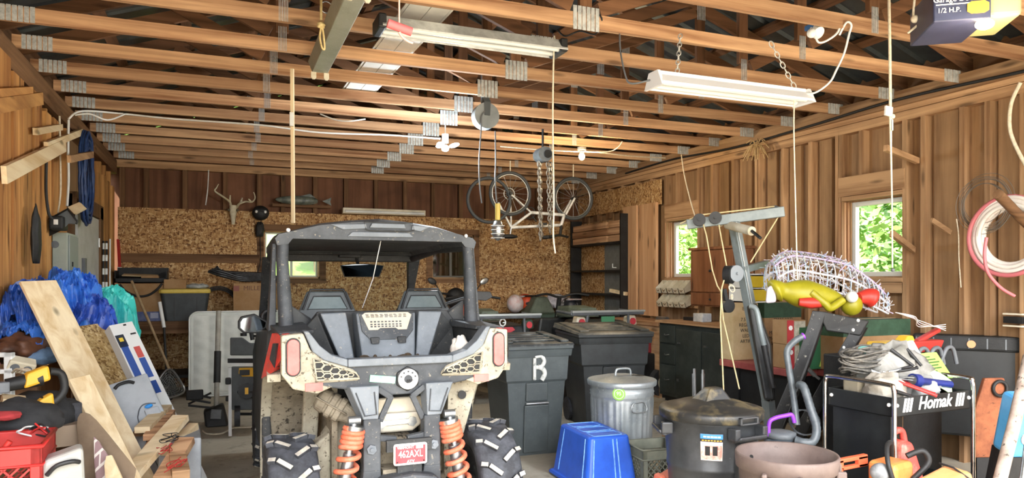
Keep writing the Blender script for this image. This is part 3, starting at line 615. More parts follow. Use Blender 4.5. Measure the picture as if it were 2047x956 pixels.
# roof
def rl(Y,zt,zb,w):
    top=[(-1,-.35),(-.965,-.05),(-.88,.10),(-.58,.62),(-.3,.85),(0,1),(.3,.85),(.58,.62),(.88,.10),(.965,-.05),(1,-.35)]
    h=zt-zb; p=[(w*a,Y,zb+h*(.25+.75*max(b,-.33))) for a,b in top]
    return p+[(w*.98,Y,zb-.04),(w*.88,Y,zb-.03),(w*.84,Y,zb),(-w*.84,Y,zb),(-w*.88,Y,zb-.03),(-w*.98,Y,zb-.04)]
U('roof',UG,lambda m: m.loft([rl(4.26,1.842,1.728,.60),rl(4.32,1.86,1.728,.605),rl(4.7,1.87,1.735,.60),rl(5.3,1.84,1.72,.59),rl(5.68,1.79,1.70,.57)],sm=False),bev=.006)
def rf(m):
    for poly in ([(-.30,1.815),(-.09,1.823),(-.085,1.795),(-.22,1.785)],[(-.17,1.775),(-.20,1.745),(.20,1.748),(.17,1.775)],[(.30,1.815),(.19,1.823),(.185,1.795),(.24,1.785)]):
        m.prism(poly,(0,4.248,0),EX,EZ,(0,.02,0))
U('roof_panel',UGL,rf,bev=.004)
U('roof_recess',UB,lambda m: m.tube([(a,4.25,b) for a,b in((-.10,1.835),(.19,1.835),(.20,1.79),(.16,1.785),(-.07,1.785),(-.09,1.79))],.004,6,closed=True))
U('roof_latch',UGL,lambda m: m.prism([(-.055,1.828),(.14,1.828),(.15,1.80),(-.07,1.80)],(0,4.246,0),EX,EZ,(0,.02,0)),bev=.004)
for a,b in((-.53,1.775),(.53,1.765)): U('roof_bolt',WHITE,lambda m: m.sph((a,4.25,b),.012,10,6))
U('visor',UB,lambda m: (m.prism([(-.54,1.63),(-.54,1.78),(.54,1.78),(.60,1.63)],(0,5.62,0),EX,EZ,(0,.06,0)),m.bx(-.05,.12,5.56,5.63,1.66,1.70),m.tube([(-.55,5.55,1.70),(.56,5.55,1.70)],.025,8)),bev=.01)
U('windshield',glass('dusty_windshield','eef2f0',.95,dirt=.10,dcol='cfc6b8'),lambda m: m.hull([(-.54,5.70,1.64),(.54,5.70,1.64),(.57,5.98,1.12),(-.57,5.98,1.12)],[(-.54,5.706,1.64),(.54,5.706,1.64),(.57,5.986,1.12),(-.57,5.986,1.12)]))
mr=U('rear_view_mirror',UB,lambda m: (m.hull([(-.055,5.47,1.60),(.05,5.47,1.612),(.16,5.47,1.612),(.275,5.47,1.60),(.25,5.52,1.51),(-.02,5.52,1.51)],[(-.045,5.55,1.595),(.05,5.55,1.605),(.16,5.55,1.605),(.265,5.55,1.595),(.24,5.55,1.52),(-.01,5.55,1.52)]),m.cyl((.09,5.55,1.60),(.09,5.6,1.66),.012)),bev=.004)
MIRR=pm('mirror_glass','8d99a3',.06,1)
U('mirror_face',MIRR,lambda m: m.hull([(-.045,5.464,1.596),(.05,5.464,1.606),(.16,5.464,1.606),(.265,5.464,1.596),(.243,5.516,1.516),(-.013,5.516,1.516)],[(-.045,5.469,1.596),(.05,5.469,1.606),(.16,5.469,1.606),(.265,5.469,1.596),(.243,5.521,1.516),(-.013,5.521,1.516)]),mr)
U('cable',WHITE,lambda m: m.tube([(.02,4.36,1.73),(.0,4.5,1.5),(-.03,4.7,1.31)],.003,6))
U('dashboard',UB,lambda m: m.hull([(-.58,5.55,1.12),(.58,5.55,1.12),(.58,5.5,.8),(-.58,5.5,.8)],[(-.58,6.0,1.14),(.58,6.0,1.14),(.58,6.0,.8),(-.58,6.0,.8)]),bev=.02)
U('steering_wheel',BLACK,lambda m: (m.torus((-.28,5.35,1.08),.17,.016,Euler((rad(60),0,0)).to_matrix(),28,8),m.cyl((-.28,5.35,1.08),(-.28,5.55,1.0),.025)))
U('hood',URED,lambda m: m.hull([(-.5,6.0,1.12),(.5,6.0,1.12),(.45,6.0,.75),(-.45,6.0,.75)],[(-.35,6.5,.98),(.35,6.5,.98),(.3,6.5,.7),(-.3,6.5,.7)]),bev=.02)
U('floor_pan',UB,lambda m: m.bx(-.6,.6,4.35,6.0,.36,.42))
SEAT=pm('dark_seat_cover','3c4143',.5,col2='52585a',sc=5)
for cx in (-.245,.395):
    s=U('seat',SEAT,lambda m: (m.hull([(cx-.22,4.66,.75),(cx-.24,4.72,1.15),(cx-.13,4.78,1.42),(cx+.13,4.78,1.42),(cx+.24,4.72,1.15),(cx+.22,4.66,.75)],[(cx-.22,4.78,.75),(cx-.24,4.84,1.15),(cx-.10,4.86,1.41),(cx+.10,4.86,1.41),(cx+.24,4.84,1.15),(cx+.22,4.78,.75)]),m.bx(cx-.23,cx+.23,4.72,5.2,.6,.76)),bev=.012)
    U('headrest_trim',BLACK,lambda m: (m.tube([(cx-.155,4.74,1.30),(cx-.105,4.77,1.428),(cx+.105,4.77,1.428),(cx+.155,4.74,1.30)],.007,6),m.tube([(cx-.125,4.745,1.30),(cx-.085,4.765,1.385),(cx+.085,4.765,1.385),(cx+.125,4.745,1.30)],.004,6)),s)
    U('headrest_pad',pm('headrest_grey','6f7b7c',.5,col2='59676a',sc=6) if cx<0 else bpy.data.materials['headrest_grey'],lambda m: m.hull([(cx-.12,4.74,1.305),(cx-.083,4.767,1.38),(cx+.083,4.767,1.38),(cx+.12,4.74,1.305)],[(cx-.12,4.76,1.305),(cx-.083,4.78,1.38),(cx+.083,4.78,1.38),(cx+.12,4.76,1.305)]),s)
# side mirrors
def smir(c,x,label):
    pl=[(-.115,.03),(-.095,.065),(.0,.085),(.095,.025),(.085,-.02),(.025,-.062),(-.08,-.055),(-.115,-.02)]
    o=U('side_mirror',BLACK,lambda m: (m.prism(pl,c,EX,EZ,(0,.05,0)),m.tube([(c[0]+x*.08,c[1]+.03,c[2]-.02),(c[0]+x*.17,c[1]+.03,c[2]-.06)],.016,8)),bev=.008)
    U('mirror_face',MIRR,lambda m: m.prism([(a*.84,b*.8) for a,b in pl],(c[0],c[1]-.004,c[2]),EX,EZ,(0,.006,0)),o); o['label']=label
smir((-.655,5.62,1.155),1,'left wing mirror with a six-sided black rim'); 
U('side_mirror',BLACK,lambda m: (m.hull([(.96,5.4,1.37),(1.0,5.4,1.40),(1.12,5.4,1.395),(1.14,5.4,1.35),(1.08,5.4,1.32),(.98,5.4,1.33)],[(.97,5.46,1.37),(1.0,5.46,1.39),(1.12,5.46,1.385),(1.13,5.46,1.35),(1.08,5.46,1.33),(.98,5.46,1.34)]),m.tube([(.97,5.43,1.36),(.62,5.5,1.25)],.016,8)),bev=.008)
U('grab_bar',BLACK,lambda m: m.tube(bez([(-.60,5.65,1.04),(-.60,5.65,1.21),(-.585,5.65,1.245),(-.56,5.65,1.26),(-.50,5.65,1.262)],5),.016,8))
U('mirror_mount',pm('orange_plastic','d8532f',.5),lambda m: m.hull([(-.56,5.6,1.17),(-.53,5.6,1.19),(-.52,5.6,1.0),(-.56,5.6,.98)],[(-.56,5.64,1.17),(-.53,5.64,1.19),(-.52,5.64,1.0),(-.56,5.64,.98)]))
# wheels
TDUST=pm('dusty_tread_block','c2bcae',.85,col2='98938a',sc=16)
TYRE=pm('utv_tyre','2b2d32',.7,col2='4d5057',sc=10,bump=.3)
def wheel(u,Y,w,r,par,name='wheel'):
    h=w/2
    o=U(name,TYRE,lambda m: m.lathe([(r*.58,-h*.8),(r*.72,-h*.95),(r*.86,-h),(r*.945,-h*.86),(r*.965,-h*.5),(r*.975,0),(r*.965,h*.5),(r*.945,h*.86),(r*.86,h),(r*.72,h*.95),(r*.58,h*.8)],(u,Y,r),44,Euler((0,rad(90),0)).to_matrix()),par)
    def lugs(m):
        n=15
        for k in range(n):
            for sgn,off in((-1,0),(1,.5)):
                a=2*pi*(k+off)/n; da=.30*sgn
                e=lambda al,ww,rr: V((u+ww,Y+rr*sin(al),r+rr*cos(al)))
                for ww0,ww1,a0,a1,wd in((.10,.62,0,.16,.05),(.70,.98,.17,.20,.06)):
                    p0=e(a+a0,sgn*h*ww0,r*.985); p1=e(a+a1,sgn*h*ww1,r*(.985 if ww1<.9 else .95)); up=e((2*a+a0+a1)/2,0,1)-V((u,Y,r))
                    m.mi=0; m.bar(p0,p1,r*.085,r*.075,up.normalized()*1)
                    m.mi=1; m.bar(p0+up.normalized()*r*.037,p1+up.normalized()*r*.037,r*.072,r*.008,up.normalized())
    U('tread_lug',[TYRE,TDUST],lugs,o,bev=.003,seg=1)
    U('wheel_rim',UB,lambda m: (m.lathe([(r*.3,-h*.5),(r*.55,-h*.7),(r*.6,-h*.85),(r*.58,-h*.8)],(u,Y,r),32,Euler((0,rad(90),0)).to_matrix()),m.cyl((u-h*.5,Y,r),(u+h*.5,Y,r),r*.56,n=28),[m.cyl((u-h*.5,Y+r*.2*cos(a),r+r*.2*sin(a)),(u-h*.56,Y+r*.2*cos(a),r+r*.2*sin(a)),.012,n=6) for a in (0,1.57,3.14,4.71)]),o)
    return o
for sg in (-1,1):
    wheel(sg*.545,3.95,.25,.335,utv); wheel(sg*.545,6.1,.20,.33,utv)
U('axle',DBLACK,lambda m: m.cyl((-.5,6.1,.33),(.5,6.1,.33),.03)); U('axle',DBLACK,lambda m: m.cyl((-.5,3.95,.335),(.5,3.95,.335),.03))
RAG=pm('white_rag','e3e0d8',.9,col2='cdbfb2',sc=12)
m=MB(); m.sph((0,0,.06),(.05,.04,.075),20,14,fn=lambda v: 1+.22*sin(5*v.x+3*v.z)*cos(6*v.y+2*v.z)); m.build('rag',RAG,None,loc=(UX+.385,3.92,1.035)); tag(bpy.data.objects['rag'],'crumpled white rag lying in the right corner of the vehicle bed','rag')
# ================= bins, cans, crates on the right =================
BIN=pm('bin_dark_grey','444b4d',.5,col2='525a5c',sc=5,lo=.45,hi=.75,col3='6f7677',sc3=70,lo3=.66,hi3=.74)
BINB=pm('bin_black','232628',.5,col2='34393b',sc=4)
BINL=pm('bin_lid_dusty','2c3032',.45,col2='8a8f8d',sc=4,lo=.5,hi=.75)
BLID2=pm('bin_lid_muddy','3a3a36',.6,col2='8b8270',sc=3,lo=.42,hi=.7)
def wheelie(label,loc,w,d,h,body,lidm,rz=0):
    t=thing('wheelie_bin',label,'bin',loc,(0,0,rz))
    def P(n,mat,fn,**k):
        m=MB(); fn(m); return m.build(n,mat,k.pop('par',t),**k)
    wb,db=w*.74,d*.72
    def bodyf(m):
        def loop(z,ww,dd,y0): return [(-ww/2,y0,z),(ww/2,y0,z),(ww/2,y0+dd,z),(-ww/2,y0+dd,z)]
        m.loft([loop(.0,wb,db,.05),loop(h*.62,w*.88,d*.88,.012),loop(h*.64,w*.93,d*.90,0),loop(h*.84,w*.97,d*.95,-.005)],sm=False)
        m.loft([loop(h*.84,w*1.02,d*1.0,-.025),loop(h*.865,w*1.03,d*1.0,-.03),loop(h*.865,w*1.03,d*1.0,-.03),loop(h*.90,w*1.04,d*1.01,-.035),loop(h*.905,w*1.06,d*1.02,-.045),loop(h*.93,w*1.06,d*1.02,-.045)],sm=False)
    P('bin_body',body,bodyf,bev=.012)
    P('lid',lidm,lambda m: (m.hull([(-w*.54,-.055,h*.93),(w*.54,-.055,h*.93),(w*.54,d+.03,h*.95),(-w*.54,d+.03,h*.95)],[(-w*.53,-.045,h*.952),(w*.53,-.045,h*.952),(w*.52,d+.03,h*1.0),(-w*.52,d+.03,h*1.0)]),
        m.hull([(-w*.49,.0,h*.955),(-w*.36,.0,h*.955),(-w*.36,d*.9,h*.99),(-w*.49,d*.9,h*.99)],[(-w*.49,.0,h*.975),(-w*.36,.0,h*.975),(-w*.36,d*.9,h*1.012),(-w*.49,d*.9,h*1.012)]),
        m.hull([(w*.49,.0,h*.955),(w*.36,.0,h*.955),(w*.36,d*.9,h*.99),(w*.49,d*.9,h*.99)],[(w*.49,.0,h*.975),(w*.36,.0,h*.975),(w*.36,d*.9,h*1.012),(w*.49,d*.9,h*1.012)]),
        [m.hull([(-w*.33,d*q,h*(.957+.035*q)),(w*.33,d*q,h*(.957+.035*q)),(w*.33,d*q+.04,h*(.958+.035*q)),(-w*.33,d*q+.04,h*(.958+.035*q))],[(-w*.33,d*q,h*(.972+.035*q)),(w*.33,d*q,h*(.972+.035*q)),(w*.33,d*q+.04,h*(.973+.035*q)),(-w*.33,d*q+.04,h*(.973+.035*q))]) for q in (.12,.3,.5,.7)]),bev=.006)
    P('front_pocket',body,lambda m: (m.hull([(-w*.17,-.004,h*.62),(w*.17,-.004,h*.62),(w*.17,.0,h*.46),(-w*.17,.0,h*.46)],[(-w*.17,.06,h*.62),(w*.17,.06,h*.62),(w*.17,.06,h*.46),(-w*.17,.06,h*.46)]),m.hull([(-w*.19,.003,h*.43),(w*.19,.003,h*.43),(w*.19,.03,.02),(-w*.19,.03,.02)],[(-w*.19,.06,h*.43),(w*.19,.06,h*.43),(w*.19,.08,.02),(-w*.19,.08,.02)])),bev=.012)
    P('catch_bar',STEEL,lambda m: m.cyl((-w*.17,.0,h*.445),(w*.17,.0,h*.445),.011))
    P('rear_handle',body,lambda m: (m.cyl((-w*.45,d+.07,h*.93),(w*.45,d+.07,h*.93),.018),m.bx(-w*.45,-w*.38,d,d+.07,h*.91,h*.945),m.bx(w*.38,w*.45,d,d+.07,h*.91,h*.945)))
    for s in (-1,1): P('bin_wheel',RUBBER,lambda m: m.cyl((s*w*.42,d*.78,.12),(s*w*.34,d*.78,.12),.12,n=22))
    return t,P
p=onZ(1072,912,0)
b1,P1=wheelie('dark grey wheelie bin with a white painted letter R on its front',(p.x+.01,p.y,0),.60,.62,1.0,BIN,BINL,-.02)
PAINTW=pm('worn_white_paint','d9dbd7',.6,col2='8d9291',sc=20,lo=.55,hi=.7)
P1('painted_letter',PAINTW,lambda m: (m.tube([(-.03,-.012,.83),(-.03,-.010,.645)],.022,8,flat=.6),m.tube(bez([(-.03,-.012,.84),(.03,-.012,.845),(.058,-.012,.80),(.03,-.011,.755),(-.02,-.011,.75)],5),.018,8),m.tube(bez([(.0,-.011,.755),(.05,-.010,.73),(.062,-.010,.69),(.035,-.009,.64)],5),.021,8)))
p=cam(1228,700,7.15)
b2,P2=wheelie('black wheelie bin with a muddy lid behind the galvanised can',(p.x-.02,p.y-.05,0),.74,.80,1.02,BINB,BLID2,-.16)
# galvanised can
c=cam(1243,800,5.75); GAL=pm('galvanised_can','aab0b2',.42,.5,col2='8b9498',sc=6,col3='c6cac8',sc3=26,lo3=.6,hi3=.75)
t=thing('trash_can','ribbed galvanised steel trash can with a lid, behind the blue tote','trash can',(c.x,c.y,0))
def rib(r,z,th): 
    k=min(1,max(0,(z-.04)/.03))*min(1,max(0,(.56-z)/.03)); return r*(1+.016*k*(1 if cos(30*th)>0 else -1))
MB().lathe([(.21,0),(.215,.02),(.222,.03),(.224,.06),(.226,.08),(.238,.30),(.248,.53),(.249,.55),(.249,.57),(.256,.58),(.250,.592),(.257,.605),(.250,.618),(.250,.66),(.254,.665)],n=120,fn=rib).build('can_body',GAL,t)
l=MB().lathe([(.272,.655),(.276,.665),(.276,.69),(.268,.698),(.258,.695),(.245,.70),(.235,.698),(.20,.712),(.195,.709),(.15,.722),(.145,.719),(.10,.730),(.095,.727),(.05,.735),(0,.736)],n=48).build('lid',GAL,t)
MB().tube(bez([(-.07,-.02,.73),(-.065,-.02,.765),(-.04,-.02,.78),(.04,-.02,.78),(.065,-.02,.765),(.07,-.02,.73)],4),.009,8).build('lid_handle',GAL,l)
MB().tube(bez([(-.05,-.256,.54),(-.07,-.262,.50),(-.055,-.264,.475),(.0,-.264,.47),(.055,-.262,.475),(.07,-.258,.50),(.05,-.25,.54),(0,-.256,.545)],4,True),.004,6,closed=True).build('bail_handle',STEEL,t)
m=MB()
def arcpatch(m,r,a0,a1,z0,z1,poly=None,n=10):
    m.grid(lambda u,v: (r*sin(a0+(a1-a0)*u),-r*cos(a0+(a1-a0)*u),z0+(z1-z0)*v),n,2,0)
def arcdisc(m,r,a,z,R_):
    vs=[(r*sin(a),-r*cos(a),z)]+[(r*sin(a+R_/r*cos(q)),-r*cos(a+R_/r*cos(q)),z+R_*sin(q)) for q in [2*pi*k/28 for k in range(28)]]
    m.add(vs,[(0,i+1,(i+1)%28+1) for i in range(28)],True)
arcdisc(m,.262,-.62,.615,.05); s=m.build('sticker',pm('lime_green_label','8fc850',.5),t); s['label']='round lime green sticker'
m=MB(); arcdisc(m,.2635,-.62,.615,.038); m.build('sticker_border',WINK,s)
m=MB(); arcdisc(m,.2645,-.62,.615,.034); m.build('sticker_field',bpy.data.materials['lime_green_label'],s)
a=-.62; text('95',.038,WINK,s,frame((.267*sin(a),-.267*cos(a),.618),(cos(a),sin(a),0),(0,0,1)))
MB().grid(lambda u,v: (.06+.09*u+.015*cos(7*v),-.08+.03*v,.735-.01*u),8,4,.004).build('dirt_patch',pm('dark_dirt','3a3226',.9),l)
# black round can
c=cam(1421,815,4.42); BC=pm('black_can_plastic','2e3032',.4,col2='46484a',sc=4,col3='67686a',sc3=60,lo3=.68,hi3=.75)
t=thing('garbage_can','large round black plastic garbage can with a peaked lid and coloured label','trash can',(c.x,c.y,0))
MB().lathe([(.0,.01),(.235,.0),(.24,.02),(.262,.36),(.268,.365),(.268,.385),(.264,.39),(.285,.64),(.295,.645),(.297,.675),(.29,.68)],n=56).build('can_body',BC,t)
LIDM=pm('lid_with_dirt','2a2a29',.45,col2='6a5f45',sc=7,lo=.5,hi=.66)
l=MB().lathe([(.304,.655),(.312,.66),(.314,.70),(.306,.712),(.285,.714),(.27,.722),(.255,.718),(.19,.745),(.10,.765),(0,.772)],n=56).build('lid',LIDM,t)
MB().hull([(-.11,-.09,.74),(.11,-.09,.74),(.12,.06,.75),(-.12,.06,.75)],[(-.045,-.055,.835),(.045,-.055,.835),(.045,.01,.835),(-.045,.01,.835)]).build('lid_peak',LIDM,l,bev=.012)
def locked(a,n,mat,fn,par=t,**k):
    m=MB(); fn(m); R_=Matrix.Rotation(a,3,'Z'); m.v=[R_@v for v in m.v]; return m.build(n,mat,par,**k)
locked(.08,'lid_latch',BC,lambda m: (m.bx(-.07,.07,-.325,-.30,.655,.665),m.bx(-.07,.07,-.325,-.30,.69,.70),m.bx(-.07,-.055,-.325,-.30,.655,.70),m.bx(.055,.07,-.325,-.30,.655,.70)),l,bev=.003)
for a in (.12,pi*.62,-pi*.62,pi+.12):
    locked(a,'can_handle',BC,lambda m: (m.hull([(-.12,-.31,.555),(.12,-.31,.555),(.11,-.345,.575),(-.11,-.345,.575)],[(-.12,-.26,.575),(.12,-.26,.575),(.11,-.345,.595),(-.11,-.345,.595)]),m.bx(-.13,-.09,-.33,-.26,.57,.64),m.bx(.09,.13,-.33,-.26,.57,.64)),bev=.008)
locked(.15,'front_panel',BC,lambda m: m.hull([(-.075,-.30,.55),(.075,-.30,.55),(.065,-.262,.02),(-.065,-.262,.02)],[(-.075,-.26,.55),(.075,-.26,.55),(.065,-.22,.02),(-.065,-.22,.02)]),bev=.008)
# label on the can
m=MB(); r0=.287
def rcan(z): return .2665+(z-.39)/.25*.0215
def patch(a0,a1,z0,z1,d): 
    m=MB(); m.grid(lambda u,v:(lambda z,a:((rcan(z)+d)*sin(a),-(rcan(z)+d)*cos(a),z))(z0+(z1-z0)*v,a0+(a1-a0)*u),8,3); return m
lb=patch(-.86,-.42,.445,.60,.004).build('label',pm('label_pale','eed9cf',.5),t); lb['label']='blue and red printed paper label'
patch(-.86,-.42,.572,.60,.006).build('label_band',pm('label_blue','3d7fc0',.5),lb)
patch(-.86,-.42,.555,.572,.006).build('label_strip',INK,lb)
patch(-.85,-.43,.45,.535,.006).build('label_picture',pm('label_red','d77a6c',.5,col2='efc3b6',sc=30),lb)
for a in (-.72,-.57): patch(a-.05,a+.05,.475,.53,.0075).build('pictured_can',INK,lb)
for k in range(7): patch(-.83+.058*k,-.79+.058*k,.56,.566,.0072).build('label_print',pm('label_orange_print','f0a93c',.5) if k==0 else bpy.data.materials['label_orange_print'],lb)
for k in range(5): patch(-.8+.07*k,-.745+.07*k,.581,.589,.0072).build('label_print',WINK,lb)
# brown barrel without lid
c=cam(1572,905,3.68); BRW=pm('faded_mauve_plastic','5f514c',.6,col2='71625c',sc=5,col3='4a3e3a',sc3=45,lo3=.64,hi3=.74)
t=thing('barrel','faded brown plastic barrel without a lid, in front of the vacuum cleaner','barrel',(c.x,c.y,0))
MB().lathe([(0,.01),(.19,.0),(.2,.02),(.235,.53),(.250,.535),(.253,.60),(.248,.61),(.238,.605),(.225,.53),(.19,.03),(0,.03)],n=56).build('barrel_body',BRW,t)
for a in (-.82,.9):
    m=MB(); m.hull([(-.085,-.245,.50),(.085,-.245,.50),(.085,-.265,.51),(-.085,-.265,.51)],[(-.085,-.23,.445),(.085,-.23,.445),(.085,-.275,.455),(-.085,-.275,.455)]); m.bx(-.095,-.07,-.272,-.225,.455,.55); m.bx(.07,.095,-.272,-.225,.455,.55)
    R_=Matrix.Rotation(a,3,'Z'); m.v=[R_@v for v in m.v]; m.build('barrel_handle',BRW,t,bev=.008)
m=MB(); m.cyl((-.035,.2345,.535),(-.035,.222,.535),.014,n=14); m.build('drain_hole',DBLACK,t)
# blue tote upside down
ca=onZ(1118,848,.385); BLUE=pm('blue_plastic_tote','2a5fd0',.4,col2='2350b5',sc=4)
t=thing('storage_tote','bright blue plastic storage tote turned upside down on the concrete','storage tote',(ca.x+.155,ca.y-.26,0),(0,0,-.04))
w,d,h=.31,.52,.385
m=MB()
def rr(z,a,b,r=.04,n=5):
    o=[]
    for sx,sy,q in((1,1,0),(-1,1,90),(-1,-1,180),(1,-1,270)):
        for k in range(n+1):
            g=rad(q+90*k/n); o.append((sx*(a/2-r)+r*cos(g),sy*(b/2-r)+r*sin(g),z))
    return o
m.loft([rr(.012,w+.13,d+.13,.05),rr(.035,w+.135,d+.135,.05),rr(.04,w+.10,d+.10,.05),rr(h-.012,w+.01,d+.01,.04),rr(h,w-.015,d-.015,.03)],sm=False); m.build('tote_body',BLUE,t,bev=.004)
LB=pm('scuffed_blue','7fb2ea',.4,col2='4f86d6',sc=30)
def onface(y,side,z): # points on the slanted -x / -y faces
    f=(h-z)/(h-.04)
    return f
for yy in (-.2,.16):
    m=MB(); m.tube([(-(w/2+.006)-.045*(1-.05),yy*1.15,.06),(-(w/2+.006),yy,h-.02)],.005,6); m.build('moulded_rib',LB,t)
for xx in (-.125,.02,.05):
    m=MB(); m.tube([(xx*1.25,-(d/2+.006)-.045,.05),(xx,-(d/2+.006),h-.02)],.006,6); m.build('moulded_rib',LB,t)
m=MB()
for i in range(3):
    m.tube([(q[0]*.8/1,q[1]*.27+(-.17+.17*i),h+.001) for q in rr(0,w-.03,d-.03,.05)],.004,6,closed=True)
m.build('base_ridge',LB,t)
m=MB(); m.tube([(q[0],q[1],.02) for q in rr(0,w+.14,d+.14,.05)],.011,8,closed=True); m.build('rim',BLUE,t)
# milk crates
def crate(name,label,mat,loc,w,d,h,rz=0,holes=True):
    t=thing(name,label,'crate',loc,(0,0,rz)); m=MB(); T=.012
    for z0,z1 in ((0,.03),(h-.075,h)):
        m.bx(-w/2,w/2,-d/2,-d/2+T,z0,z1);m.bx(-w/2,w/2,d/2-T,d/2,z0,z1);m.bx(-w/2,-w/2+T,-d/2,d/2,z0,z1);m.bx(w/2-T,w/2,-d/2,d/2,z0,z1)
    for sx in(-1,1):
        for sy in(-1,1): m.bx(sx*w/2,sx*(w/2-.04),sy*d/2,sy*(d/2-T),0,h); m.bx(sx*w/2,sx*(w/2-T),sy*d/2,sy*(d/2-.04),0,h)
    m.bx(-w/2,w/2,-d/2,d/2,0,.012); m.build('crate_shell',mat,t,bev=.003)
    m=MB(); m.tube([(a,b,h-.004) for a,b in((-w/2,-d/2),(w/2,-d/2),(w/2,d/2),(-w/2,d/2))],.009,6,closed=True); m.tube([(a,b,h-.075) for a,b in((-w/2,-d/2),(w/2,-d/2),(w/2,d/2),(-w/2,d/2))],.006,6,closed=True); m.build('crate_rim',mat,t)
    m=MB()
    for s in(-1,1):
        for ax in(0,1):
            L=(w if ax==0 else d)/2-.04; H0,H1=.03,h-.075; n=6
            for k in range(-n,n):
                for dr in (1,-1):
                    a0=k*2*L/n; pts=[]
                    u0,u1=a0,a0+dr*(H1-H0)
                    lo,hi=max(-L,min(u0,u1)),min(L,max(u0,u1))
                    if hi-lo<.01: continue
                    f=lambda u:H0+(u-u0)*dr
                    P=(lambda u:(u,s*(d/2-T/2),f(u))) if ax==0 else (lambda u:(s*(w/2-T/2),u,f(u)))
                    m.bar(P(lo),P(hi),.007,.007,(0,1,0) if ax==0 else (1,0,0))
    m.build('crate_lattice',mat,t)
    return t
GCR=pm('grey_green_crate','6f7266',.6,col2='858879',sc=6)
p=onZ(1290,902,.28)
crate('milk_crate','grey green plastic milk crate behind the blue tote',GCR,(p.x+.185,p.y+.17,0),.36,.32,.28,-.06)
# orange-pink thing in front of the crate
p=cam(1328,945,4.6); m=MB(); m.hull([(-.08,-.04,0),(.10,-.04,0),(.10,.1,0),(-.08,.1,0)],[(-.06,-.03,.19),(.09,-.03,.26),(.09,.08,.26),(-.06,.08,.20)]); m.hull([(-.05,-.035,.19),(-.0,-.035,.22),(0,.05,.22),(-.05,.05,.19)],[(-.05,-.03,.24),(-.01,-.03,.25),(-.01,.05,.25),(-.05,.05,.24)])
tag(m.build('fuel_jug',pm('faded_orange','d8735a',.55,col2='c9664f'),None,loc=(p.x,p.y,0),bev=.01),'faded orange plastic jug between the grey crate and the black can','jug')
# ================= black tool cart with lettering =================
N=cam(1787,800,4.2); CW,CD=.70,.47
cart=thing('tool_cart','black steel tool cart with chrome posts and Homak lettering, heaped with tools','tool cart',(N.x,N.y,0),(0,0,rad(3)))
def CP(n,mat,fn,par=None,**k):
    m=MB(); fn(m); return m.build(n,mat,par or cart,**k)
BLK=pm('cart_black','17191a',.45,col2='232627',sc=5,col3='3a3d3d',sc3=60,lo3=.68,hi3=.76)
def tray(z,hh):
    return lambda m:(m.bx(0,CW,0,.008,z-hh,z),m.bx(0,CW,CD-.008,CD,z-hh,z),m.bx(0,.008,0,CD,z-hh,z),m.bx(CW-.008,CW,0,CD,z-hh,z),m.bx(0,CW,0,CD,z-hh,z-hh+.01))
CP('top_tray',BLK,tray(.80,.115),bev=.004); CP('lower_tray',BLK,tray(.25,.10),bev=.004)
CP('back_panel',BLK,lambda m:m.bx(.03,CW-.03,CD-.03,CD-.015,.25,.70)); CP('side_panel',BLK,lambda m:m.bx(.012,.03,.03,CD-.03,.25,.69))
for x in(.0,CW):
    for y in(0.,CD): CP('caster',RUBBER,lambda m:(m.cyl((x-.015,y,.05),(x+.015,y,.05),.05,n=18),m.bx(x-.02,x+.02,y-.02,y+.02,.06,.12)))
for x in(-.012,CW+.012):
    CP('side_post',CHROME,lambda m:m.tube([(x,-.012,.10)]+bez([(x,-.012,.80),(x,-.005,.855),(x,.04,.875),(x,CD-.04,.875),(x,CD+.005,.855),(x,CD+.012,.80)],5)+[(x,CD+.012,.10)],.0135,10))
for x,y,z in((.02,0,.755),(-.004,.03,.755),(-.004,CD-.03,.755),(CW-.02,0,.755)): CP('rail_rivet',WHITE,lambda m:m.sph((x,-.004 if y==0 else y,z),.012,10,6))
LW=pm('lettering_white','eef0ee',.5)
text('Homak',.108,LW,cart,frame((CW*.515,-.002,.750),EX,EZ),shear=.28,sx=.95,bold=.002)
for x0 in(.075,.555):
    CP('lettering_bars',LW,lambda m:[m.hull([(x0+.028*k,-.003,.71),(x0+.017+.028*k,-.003,.71),(x0+.036+.028*k,-.003,.79),(x0+.019+.028*k,-.003,.79)],[(x0+.028*k,.0,.71),(x0+.017+.028*k,.0,.71),(x0+.036+.028*k,.0,.79),(x0+.019+.028*k,.0,.79)]) for k in range(3)])
CM=WM(cart)
def onc(x,y,z): return CM@V((x,y,z))
def blob(name,label,cat,mat,c,r,amp=.2,fr=4,n=28,mm=18,flat=True,seed=0,**k):
    ph=[rnd.uniform(0,6) for _ in range(6)]
    def fn(v):
        g=sin(fr*v.x*1.7+ph[0]+2*v.y)*cos(fr*v.y*1.3+ph[1])+.6*sin(fr*2.3*v.z+ph[2]+3*v.x)*cos(fr*1.9*v.x+ph[3])+.4*sin(fr*4.1*v.y+ph[4]+fr*3*v.z)
        return 1+amp*g
    m=MB(); m.sph((0,0,0),r,n,mm,fn=fn)
    if flat: m.v=[V((v.x,v.y,max(v.z,-r[2]*.8))) for v in m.v]
    o=m.build(name,mat,None,loc=c,**k); return tag(o,label,cat)
